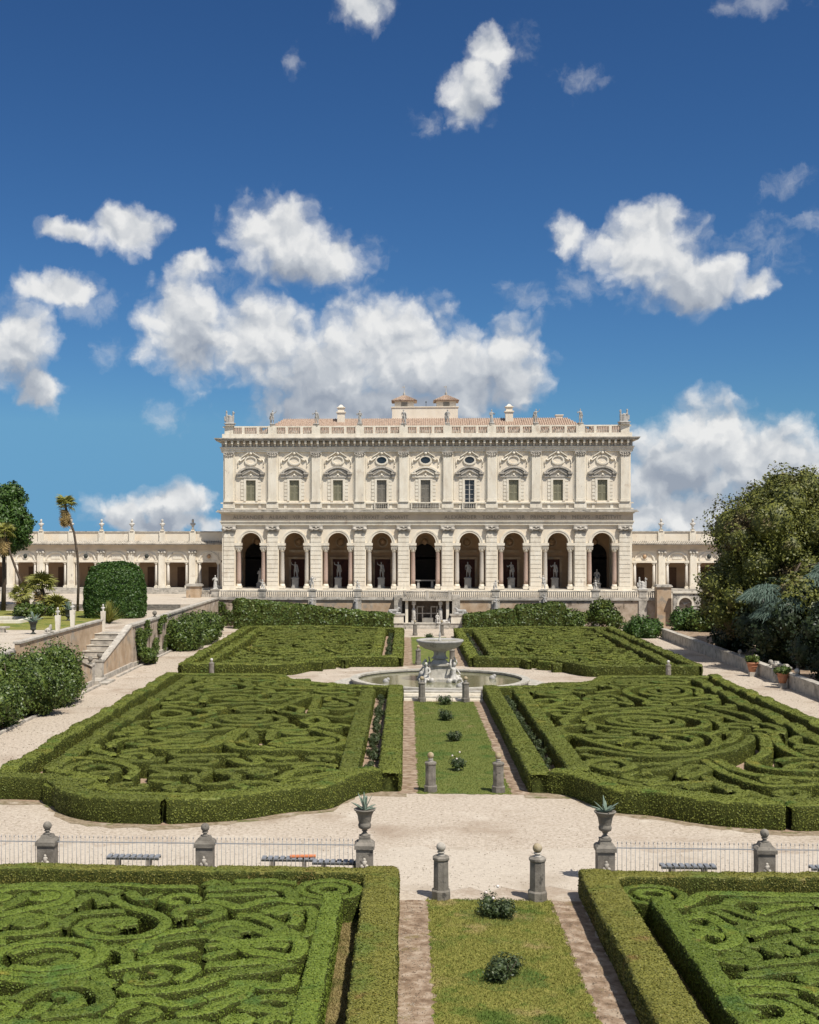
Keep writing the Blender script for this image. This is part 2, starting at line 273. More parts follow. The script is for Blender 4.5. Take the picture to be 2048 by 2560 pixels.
def link(name, me, m, parent=None, loc=None):
    if m is not None and not me.materials: me.materials.append(MATS[m])
    o = bpy.data.objects.new(name, me); COL.objects.link(o)
    if parent is not None: o.parent = parent
    if loc is not None: o.location = loc
    return o
def tag(o, label, cat, group=None):
    o['label'] = label; o['category'] = cat
    if group: o['group'] = group
    return o
def kind(o, k): o['kind'] = k; return o
def thing(name, label, cat, loc=(0,0,0), rz=0, group=None):
    o = bpy.data.objects.new(name, None); COL.objects.link(o); o.location = loc; o.rotation_euler = (0, 0, rz); o.empty_display_size = .2
    return tag(o, label, cat, group)
def copy_tree(o, parent=None):
    c = o.copy(); COL.objects.link(c)
    if parent is not None: c.parent = parent
    for ch in list(o.children): copy_tree(ch, c)
    return c
def again(o, label, loc, rz=None, group=None):
    c = copy_tree(o); c.location = loc
    if rz is not None: c.rotation_euler = (0, 0, rz)
    c['label'] = label
    if group: c['group'] = group
    return c
ORD = ['first', 'second', 'third', 'fourth', 'fifth', 'sixth', 'seventh', 'eighth', 'ninth', 'tenth', 'eleventh', 'twelfth', 'thirteenth', 'fourteenth']

# numpy meshes of quads
def np_mesh(name, V, Q, smooth=False):
    me = bpy.data.meshes.new(name); V = np.asarray(V, np.float32); Q = np.asarray(Q, np.int32)
    me.vertices.add(len(V)); me.vertices.foreach_set('co', V.ravel())
    me.loops.add(Q.size); me.loops.foreach_set('vertex_index', Q.ravel())
    me.polygons.add(len(Q)); me.polygons.foreach_set('loop_start', np.arange(0, Q.size, 4, dtype=np.int32))
    me.polygons.foreach_set('use_smooth', np.full(len(Q), smooth) if np.isscalar(smooth) else smooth)
    me.update(calc_edges=True); return me
def hash3(i, j, k, seed):
    with np.errstate(over='ignore'):
        n = (i.astype(np.int64)*374761393 + j.astype(np.int64)*668265263 + k.astype(np.int64)*1440662683 + seed*974634101) & 0xffffffff
        n = ((n ^ (n >> 13)) * 1274126177) & 0xffffffff
        n = (n ^ (n >> 16)) & 0xffff
    return n / 65535.0
def vnoise(P, freq, seed):
    q = P*freq; i = np.floor(q).astype(np.int64); f = q - i; f = f*f*(3 - 2*f); out = 0
    for a in (0, 1):
        for b in (0, 1):
            for c in (0, 1):
                w = (f[:,0] if a else 1-f[:,0])*(f[:,1] if b else 1-f[:,1])*(f[:,2] if c else 1-f[:,2])
                out = out + w*hash3(i[:,0]+a, i[:,1]+b, i[:,2]+c, seed)
    return out*2 - 1
def leaf_quads(P, N, size, rng, spread=.8, long=1.7):
    n = len(P); N = N + rng.normal(0, spread, (n, 3)); N /= np.linalg.norm(N, axis=1)[:, None] + 1e-9
    A = np.cross(N, rng.normal(0, 1, (n, 3))); A /= np.linalg.norm(A, axis=1)[:, None] + 1e-9; B = np.cross(N, A)
    s = size*rng.uniform(.6, 1.3, n)[:, None]
    V = np.stack([P - A*s*long*.5, P + B*s*.5, P + A*s*long*.5, P - B*s*.5], 1).reshape(-1, 3)
    return V, np.arange(4*n).reshape(-1, 4)
def catmull(pts, step):
    p = np.array(pts, float); closed = np.hypot(*(p[0] - p[-1])) < .05
    if closed: p = p[:-1]; ext = np.vstack([p[-1], p, p[0], p[1]])
    else: ext = np.vstack([2*p[0] - p[1], p, 2*p[-1] - p[-2]])
    out = []
    for i in range(1, len(ext) - 2):
        a, b, c, d = ext[i-1:i+3]; k = max(3, int(np.hypot(*(c - b))/step*2)); t = np.linspace(0, 1, k, endpoint=False)[:, None]
        out.append(.5*(2*b + (c - a)*t + (2*a - 5*b + 4*c - d)*t*t + (-a + 3*b - 3*c + d)*t**3))
    q = np.vstack(out + [p[:1] if closed else p[-1:]])
    L = np.r_[0, np.cumsum(np.hypot(*np.diff(q, axis=0).T))]; k = max(3, int(L[-1]/step))
    t = np.linspace(0, L[-1], k + 1); q = np.c_[np.interp(t, L, q[:,0]), np.interp(t, L, q[:,1])]
    return (q[:-1] if closed else q), closed
PROF = np.array([(-.47,0),(-.50,.28),(-.505,.6),(-.495,.90),(-.455,.975),(-.28,.998),(0,1.0),(.28,.998),(.455,.975),(.495,.90),(.505,.6),(.50,.28),(.47,0)])
def hedge_mesh(name, pts, w, h, step=.15, seed=0, leaf=.06, dens=120, amp=.035, steps=0.0, z0=0.0, straight=False, rise=None, leaf_mat='box_leaf', side_dens=.5):
    rng = np.random.default_rng(seed + 17)
    if straight:
        p = np.array(pts, float); L = np.r_[0, np.cumsum(np.hypot(*np.diff(p, axis=0).T))]; k = max(3, int(L[-1]/step)); t = np.linspace(0, L[-1], k+1)
        c, closed = np.c_[np.interp(t, L, p[:,0]), np.interp(t, L, p[:,1])], False
    else: c, closed = catmull(pts, step)
    n = len(c); m = len(PROF)
    if closed: T = np.roll(c, -1, 0) - np.roll(c, 1, 0)
    else: T = np.gradient(c, axis=0)
    T /= np.linalg.norm(T, axis=1)[:, None] + 1e-9; S = np.c_[T[:,1], -T[:,0]]
    hh = np.full(n, h); ww = np.full(n, w)
    arc = np.r_[0, np.cumsum(np.hypot(*np.diff(c, axis=0).T))]
    if rise is not None: hh = np.interp(arc/arc[-1], [0, 1], rise)
    if steps:
        seg = np.cumsum(rng.uniform(.9, 2.2, int(arc[-1]) + 4)); idx = np.searchsorted(seg, arc)
        jit = rng.uniform(-1, 1, len(seg) + 2); hh = hh*(1 + steps*jit[idx]); ww = ww*(1 + steps*.9*np.roll(jit, 3)[idx])
        near = np.min(np.abs(arc[:, None] - seg[None, :]), axis=1); hh = hh*(1 - .6*steps*np.exp(-(near/.09)**2)); ww = ww*(1 - .7*steps*np.exp(-(near/.09)**2))
    rings = np.zeros((n, m, 3))
    rings[:,:,0] = c[:,0,None] + S[:,0,None]*PROF[None,:,0]*ww[:,None]
    rings[:,:,1] = c[:,1,None] + S[:,1,None]*PROF[None,:,0]*ww[:,None]
    rings[:,:,2] = z0 + PROF[None,:,1]*hh[:,None]
    if not closed:
        def cap(i, sgn):
            out = []
            for k_, off in ((.93, .12), (.70, .21)):
                q = rings[i].copy(); ctr = np.array([c[i,0], c[i,1], 0]); q[:, :2] = ctr[:2] + (q[:, :2] - ctr[:2])*k_ + sgn*T[i]*w*off; q[:, 2] = z0 + (q[:, 2] - z0)*(.97 if k_ > .9 else .88)
                out.append(q)
            return out
        a, b = cap(0, -1), cap(n-1, 1); rings = np.concatenate([np.stack(a[::-1]), rings, np.stack(b)]); n += 4
    V = rings.reshape(-1, 3)
    i = np.arange(n if closed else n-1)[:, None]; j = np.arange(m-1)[None, :]; i2 = (i + 1) % n
    Q = np.stack(np.broadcast_arrays(i*m+j, i2*m+j, i2*m+j+1, i*m+j+1), -1).reshape(-1, 4)
    Q = Q[:, ::-1]
    if not closed:
        k = np.arange(m//2); e0 = np.stack([k, k+1, m-2-k, m-1-k], 1); o = (n-1)*m
        Q = np.vstack([Q, e0, (e0 + o)[:, ::-1]])
    d = np.stack([vnoise(V, f, seed*3 + a) for a, f in ((0, 2.1), (1, 2.1), (2, 1.3))], 1)*amp*1.3 + np.stack([vnoise(V, 7.0, seed*3 + 7 + a) for a in range(3)], 1)*amp*.8
    d *= np.clip((V[:, 2:3] - z0)/.15, .25, 1); V = V + d
    # leaves standing a little proud of the clipped face
    A, B_, C_, D_ = (V[Q[:, x]] for x in range(4)); Nn = np.cross(C_ - A, D_ - B_); ar = np.linalg.norm(Nn, axis=1)*.5; Nn = Nn/(2*ar[:, None] + 1e-9)
    wgt = ar*np.where(Nn[:, 2] > .6, 1.0, side_dens); k = int(wgt.sum()*dens)
    pick = rng.choice(len(Q), k, p=wgt/wgt.sum()); u, v = rng.random(k)[:, None], rng.random(k)[:, None]
    P = (A[pick]*(1-u) + B_[pick]*u)*(1-v) + (D_[pick]*(1-u) + C_[pick]*u)*v + Nn[pick]*rng.uniform(-.1, .5, k)[:, None]*leaf
    LV, LQ = leaf_quads(P, Nn[pick], leaf, rng, .42, 1.6)
    nq = len(Q); Q = np.vstack([Q, LQ + len(V)]); sm = np.r_[np.ones(nq, bool), np.zeros(len(LQ), bool)]; V = np.vstack([V, LV])
    me = np_mesh(name, V, Q, sm); me.materials.append(MATS['shaded_hedge_core']); me.materials.append(MATS[leaf_mat])
    me.polygons.foreach_set('material_index', np.r_[(Nn[:, 2] > .5).astype(np.int32), np.ones(len(LQ), np.int32)]); return me  # side faces take the dark core colour, leaf self-shadow painted in; tops stay bright
def blob_core(c, r, n=14, squash=(1,1,1)):
    lat = np.linspace(.03, math.pi - .03, n//2 + 2); lon = np.linspace(0, 2*math.pi, n, endpoint=False)
    P = np.stack([np.outer(np.sin(lat), np.cos(lon)), np.outer(np.sin(lat), np.sin(lon)), np.outer(np.cos(lat), np.ones(n))], -1).reshape(-1, 3)
    V = np.array(c) + P*r*np.array(squash)
    i = np.arange(len(lat)-1)[:, None]; j = np.arange(n)[None, :]
    Q = np.stack(np.broadcast_arrays(i*n + j, (i+1)*n + j, (i+1)*n + (j+1) % n, i*n + (j+1) % n), -1).reshape(-1, 4)
    return V, Q
def crown_mesh(name, blobs, count, leaf, seed=0, core=.74, shell=(.72, 1.08), squash=(1,1,1), droop=0.0, long=1.7, rough=.16):
    """foliage: leaf faces through the outer shell of many overlapping lobes, over a lumpy dark core"""
    rng = np.random.default_rng(seed); Vs, Qs, off = [], [], 0; sq = np.array(squash)
    C = np.array([b[:3] for b in blobs]); r = np.array([b[3] for b in blobs])
    if core:
        for c, rr in zip(C, r):
            V, Q = blob_core(c, rr*core, 12, squash); V = V + np.stack([vnoise(V, 1.2/rr, seed + a) for a in range(3)], 1)*rr*.12
            Vs.append(V); Qs.append(Q + off); off += len(V)
    ncore = sum(len(q) for q in Qs)
    b = rng.choice(len(C), count, p=r**2/np.sum(r**2)); d = rng.normal(0, 1, (count, 3)); d /= np.linalg.norm(d, axis=1)[:, None]
    rad = r[b]*rng.uniform(shell[0], shell[1], count)
    P = C[b] + d*rad[:, None]*sq
    lump = vnoise(P, 1.1/np.mean(r)*1.6, seed + 5)*rough + vnoise(P, 4.5/np.mean(r), seed + 6)*rough*.5
    P = P + d*(lump*r[b])[:, None]
    inside = np.zeros(count, bool)
    for c, rr in zip(C, r): inside |= np.linalg.norm((P - c)/sq, axis=1) < rr*.66
    P, d = P[~inside], d[~inside]
    nn = d + np.array([0, 0, .35]); LV, LQ = leaf_quads(P, nn, leaf, rng, .7, long)
    if droop: LV[0::4, 2] -= 0; 
    Vs.append(LV); Qs.append(LQ + off)
    Q = np.vstack(Qs); sm = np.r_[np.ones(ncore, bool), np.zeros(len(LQ), bool)]
    return np_mesh(name, np.vstack(Vs), Q, sm)

def remeshed(name, mb, voxel=.04, smooth_it=2):
    me = bpy.data.meshes.new(name); me.from_pydata(mb.v, [], mb.f); me.update()
    o = bpy.data.objects.new('tmp', me); COL.objects.link(o)
    md = o.modifiers.new('r', 'REMESH'); md.mode = 'VOXEL'; md.voxel_size = voxel
    s = o.modifiers.new('s', 'SMOOTH'); s.factor = .5; s.iterations = smooth_it
    dg = bpy.context.evaluated_depsgraph_get(); dg.update()
    out = bpy.data.meshes.new_from_object(o.evaluated_get(dg)); out.name = name
    bpy.data.objects.remove(o); bpy.data.meshes.remove(me)
    out.polygons.foreach_set('use_smooth', [True]*len(out.polygons)); return out
BED_ML='''
-16.50,77.51 -15.72,80.52 -14.44,81.75 -13.36,82.60 -13.23,84.68 -14.51,86.54 -15.93,86.30 -16.92,84.69 -17.38,82.42
-16.38,83.28 -15.61,82.91 -14.97,83.35 -14.34,84.63 -15.26,85.97 -16.03,85.59
-15.17,76.86 -15.31,79.17 -14.21,80.21 -12.48,79.53 -12.27,77.85 -13.23,77.30 -14.55,77.96
-13.26,81.81 -12.08,81.86 -11.62,81.33 -11.90,80.31 -12.20,78.80 -11.56,77.38 -10.46,77.64 -10.04,79.11 -10.72,80.13
-10.96,81.51 -10.25,82.34 -9.10,81.60 -9.74,80.03 -10.68,80.75
-10.33,73.72 -9.65,76.97 -8.77,79.92 -8.33,80.47 -8.14,77.18 -8.10,74.14
-7.54,74.49 -6.61,73.89 -5.58,74.71 -5.57,76.60 -7.13,79.77 -8.14,80.48
-6.82,79.41 -5.56,78.87
-14.48,75.18 -13.52,76.10 -11.92,76.52 -10.23,75.37 -9.22,78.42
-12.79,74.13 -11.73,74.97 -10.65,74.22
-17.09,74.06 -16.02,74.11 -14.65,72.89 -13.77,71.81 -14.45,70.16 -15.42,68.96 -16.63,68.35
-16.89,70.64 -17.09,71.84 -16.75,72.79 -15.45,71.92 -15.23,70.71 -16.06,69.68 -16.76,70.23
-16.30,66.73 -15.32,68.02 -13.76,67.54 -13.28,66.60 -14.00,65.17 -15.07,64.57 -15.91,64.83
-11.30,65.65 -11.56,64.14 -11.87,61.10 -12.68,59.76 -14.06,59.40 -14.88,59.87
-14.50,62.02 -12.88,62.27 -13.46,61.25 -14.31,61.43
-11.67,66.04 -13.54,64.79 -14.88,63.60 -15.43,62.53
-11.14,65.66 -11.35,63.18 -11.25,60.90 -10.50,59.64 -9.16,59.29 -7.59,59.36 -5.63,58.62
-10.96,66.08 -10.38,63.71 -10.65,62.19
-10.56,66.09 -9.72,65.72 -9.49,63.27
-9.63,65.22 -7.62,66.23
-7.59,65.82 -6.89,64.84 -6.03,63.42 -5.60,62.42 -5.90,60.93 -6.94,60.23 -8.39,60.25
-9.10,61.44 -8.80,62.83 -7.55,63.36 -6.38,62.94 -6.68,61.78 -7.72,60.84 -8.74,60.80 -9.10,61.44
-8.23,69.29 -7.71,70.76 -7.01,69.06 -7.51,67.93 -8.13,68.56
-9.81,72.98 -8.65,71.79 -7.80,71.95 -6.18,70.71 -5.58,72.55
-7.70,67.27 -6.69,67.97 -5.53,67.48
-12.47,59.77 -13.40,59.73 -13.64,58.67 -13.07,57.89 -11.59,58.36 -10.53,58.32
-13.19,56.33 -12.79,57.11 -11.55,57.17 -11.37,56.03 -12.27,55.73 -13.08,56.07
-10.59,57.21 -9.74,56.03 -9.25,56.43 -9.71,57.96
-13.92,55.18 -12.72,55.24 -11.66,54.92 -11.22,54.23 -11.36,53.13 -11.41,51.88 -10.73,51.22 -9.84,51.89 -9.89,53.20 -10.75,54.18 -10.21,54.56 -8.82,55.05
-9.33,57.98 -8.38,57.23 -7.73,57.65
-8.80,56.07 -7.59,56.20 -6.24,56.19
-7.42,55.04 -6.62,55.80 -5.73,55.48
-7.88,52.36 -7.40,53.99 -6.54,54.72 -5.65,54.07 -6.12,53.37 -7.58,51.89
-13.49,53.10 -12.32,53.09
-13.22,51.80 -12.09,51.47
-16.85,54.14 -16.40,54.94 -15.47,54.39 -15.27,53.56 -16.20,53.30
-18.18,55.78 -18.00,57.05 -16.47,56.69 -15.14,55.52 -14.45,54.05 -14.38,52.50
-17.30,57.60 -15.49,56.40 -14.00,56.47 -14.00,57.23
-16.94,60.25 -17.08,60.82 -16.83,62.22 -15.79,62.78 -14.53,61.92 -14.59,60.93 -15.59,60.31
-16.07,58.90 -14.47,60.36 -12.58,61.02 -12.15,63.57
-9.40,69.60 -9.47,70.14 -9.68,70.65 -10.02,71.08 -10.45,71.42 -10.96,71.63 -11.50,71.70 -12.04,71.63 -12.55,71.42 -12.98,71.08 -13.32,70.65 -13.53,70.14 -13.60,69.60 -13.53,69.06 -13.32,68.55 -12.98,68.12 -12.55,67.78 -12.04,67.57 -11.50,67.50 -10.96,67.57 -10.45,67.78 -10.02,68.12 -9.68,68.55 -9.47,69.06 -9.40,69.60
-10.30,69.60 -10.34,69.91 -10.46,70.20 -10.65,70.45 -10.90,70.64 -11.19,70.76 -11.50,70.80 -11.81,70.76 -12.10,70.64 -12.35,70.45 -12.54,70.20 -12.66,69.91 -12.70,69.60 -12.66,69.29 -12.54,69.00 -12.35,68.75 -12.10,68.56 -11.81,68.44 -11.50,68.40 -11.19,68.44 -10.90,68.56 -10.65,68.75 -10.46,69.00 -10.34,69.29 -10.30,69.60
-11.15,69.60 -11.22,69.81 -11.39,69.93 -11.61,69.93 -11.78,69.81 -11.85,69.60 -11.78,69.39 -11.61,69.27 -11.39,69.27 -11.22,69.39 -11.15,69.60
-9.48,89.14 -11.36,88.58 -12.46,87.04 -12.40,85.22 -11.28,83.86 -9.64,83.49 -8.17,84.17 -7.46,85.54 -7.72,86.99
-8.57,87.17 -9.58,87.77 -10.70,87.64 -11.48,86.89 -11.63,85.85 -11.14,84.98 -10.25,84.60 -9.36,84.84 -8.82,85.53
-17.30,89.71 -17.57,88.75 -17.21,87.86 -16.41,87.39 -15.53,87.50 -14.92,88.10 -14.82,88.91 -15.21,89.59 -15.90,89.87
-15.33,52.45 -16.23,52.65 -17.03,52.27 -17.42,51.51 -17.27,50.71 -16.69,50.18 -15.94,50.12 -15.33,50.52 -15.11,51.17
-6.18,82.87 -6.76,83.43 -7.53,83.52 -8.18,83.14 -8.44,82.47 -8.25,81.80 -7.71,81.41 -7.08,81.43 -6.61,81.81
-14.03,89.87 -14.19,89.21 -13.92,88.61 -13.37,88.31 -12.77,88.41 -12.37,88.83 -12.31,89.39 -12.60,89.84 -13.08,90.02
-15.65,75.34 -15.56,75.99 -15.87,76.54 -16.44,76.77 -17.00,76.62 -17.35,76.17 -17.34,75.63 -17.02,75.22 -16.54,75.10
-8.49,50.04 -8.07,50.39 -7.96,50.89 -8.17,51.35 -8.60,51.56 -9.05,51.48 -9.35,51.15 -9.38,50.73 -9.16,50.39
-10.07,85.33 -9.61,85.57 -9.40,86.02 -9.50,86.50 -9.86,86.79 -10.30,86.81 -10.65,86.56 -10.77,86.17 -10.63,85.81
-11.51,73.95 -12.01,73.85 -12.34,73.47 -12.36,72.99 -12.10,72.61 -11.68,72.48 -11.28,72.62 -11.06,72.96 -11.10,73.35
-15.69,66.08 -15.42,65.68 -14.97,65.54 -14.55,65.70 -14.32,66.06 -14.36,66.47 -14.63,66.76 -15.01,66.82 -15.33,66.65
-13.97,51.29 -14.38,51.04 -14.54,50.62 -14.42,50.19 -14.07,49.95 -13.67,49.96 -13.37,50.21 -13.28,50.57 -13.43,50.89
-8.70,67.71 -9.17,67.76 -9.56,67.52 -9.71,67.11 -9.59,66.71 -9.26,66.48 -8.88,66.49 -8.59,66.73 -8.52,67.07
-6.19,76.09 -6.58,76.32 -7.01,76.26 -7.31,75.96 -7.36,75.56 -7.16,75.23 -6.82,75.09 -6.47,75.18 -6.27,75.46
-16.69,81.95 -17.14,81.88 -17.44,81.56 -17.48,81.14 -17.27,80.80 -16.90,80.66 -16.55,80.77 -16.34,81.06 -16.36,81.40
-14.62,57.54 -14.59,57.98 -14.82,58.34 -15.21,58.48 -15.59,58.35 -15.80,58.03 -15.77,57.67 -15.54,57.41 -15.22,57.35
-16.63,63.26 -16.36,63.58 -16.34,64.00 -16.57,64.32 -16.93,64.43 -17.28,64.30 -17.46,64.00 -17.43,63.67 -17.20,63.44
-16.04,88.07 -15.75,88.33 -15.68,88.70 -15.85,89.03 -16.16,89.17 -16.49,89.10 -16.69,88.85 -16.70,88.55 -16.53,88.31
-13.26,78.18 -12.97,78.42 -12.89,78.78 -13.04,79.10 -13.34,79.25 -13.66,79.20 -13.87,78.96 -13.89,78.67 -13.74,78.43
-16.74,66.21 -17.12,66.20 -17.40,65.97 -17.48,65.63 -17.34,65.32 -17.06,65.17 -16.75,65.22 -16.55,65.44 -16.53,65.72
-8.47,65.10 -8.74,64.84 -8.80,64.49 -8.63,64.18 -8.32,64.05 -8.01,64.12 -7.82,64.36 -7.82,64.66 -7.99,64.88
-16.16,83.93 -15.82,83.79 -15.47,83.88 -15.26,84.15 -15.26,84.49 -15.46,84.74 -15.76,84.82 -16.03,84.70 -16.16,84.45
-14.12,73.47 -13.76,73.57 -13.55,73.85 -13.55,74.19 -13.75,74.45 -14.06,74.53 -14.34,74.41 -14.48,74.16 -14.43,73.88
-11.50,49.89 -11.31,50.21 -11.36,50.56 -11.59,50.80 -11.92,50.84 -12.19,50.68 -12.30,50.41 -12.23,50.13 -12.01,49.97
-6.14,57.06 -6.01,57.40 -6.10,57.73 -6.37,57.93 -6.69,57.92 -6.93,57.72 -7.00,57.44 -6.88,57.18 -6.64,57.05
-8.27,54.04 -8.55,54.26 -8.90,54.25 -9.16,54.05 -9.24,53.74 -9.11,53.46 -8.86,53.32 -8.58,53.36 -8.39,53.55
-13.78,63.11 -13.48,62.94 -13.15,62.98 -12.92,63.21 -12.88,63.52 -13.03,63.77 -13.30,63.88 -13.56,63.81 -13.72,63.60
-8.01,72.67 -7.67,72.63 -7.38,72.80 -7.27,73.10 -7.35,73.40 -7.59,73.57 -7.87,73.56 -8.08,73.39 -8.14,73.14
-16.78,51.33 -16.64,51.02 -16.36,50.87 -16.05,50.92 -15.85,51.14 -15.82,51.42 -15.96,51.66 -16.21,51.75 -16.45,51.67
-6.32,67.12 -6.65,67.15 -6.92,66.97 -7.02,66.68 -6.93,66.40 -6.69,66.24 -6.41,66.26 -6.22,66.43 -6.17,66.68
-16.35,61.53 -16.29,61.22 -16.05,61.02 -15.75,61.00 -15.51,61.17 -15.43,61.44 -15.52,61.68 -15.74,61.82 -15.98,61.79
-6.12,84.92 -6.38,85.11 -6.69,85.10 -6.92,84.91 -6.99,84.63 -6.87,84.38 -6.64,84.26 -6.39,84.30 -6.23,84.48
-8.70,61.30 -8.11,62.27 -7.14,62.86
-11.40,81.92 -11.78,83.21 -12.70,84.18
-16.35,57.76 -17.38,58.85 -17.80,60.28
-17.15,66.65 -17.44,67.85 -17.15,69.05
-8.76,72.50 -8.80,73.94 -9.49,75.21
-9.02,59.92 -10.16,60.62 -10.86,61.76
-13.14,85.70 -13.70,86.74 -13.73,87.93
-17.56,78.00 -17.53,79.14 -16.99,80.13
-6.92,76.87 -7.44,77.82 -7.46,78.90
-11.72,53.50 -12.91,53.85 -13.80,54.70
-11.15,77.85 -10.83,79.20 -11.15,80.55
-17.56,85.00 -17.05,85.95 -17.02,87.03
-17.56,54.30 -17.54,55.38 -17.02,56.33
-6.61,79.97 -6.58,81.10 -6.04,82.10
'''
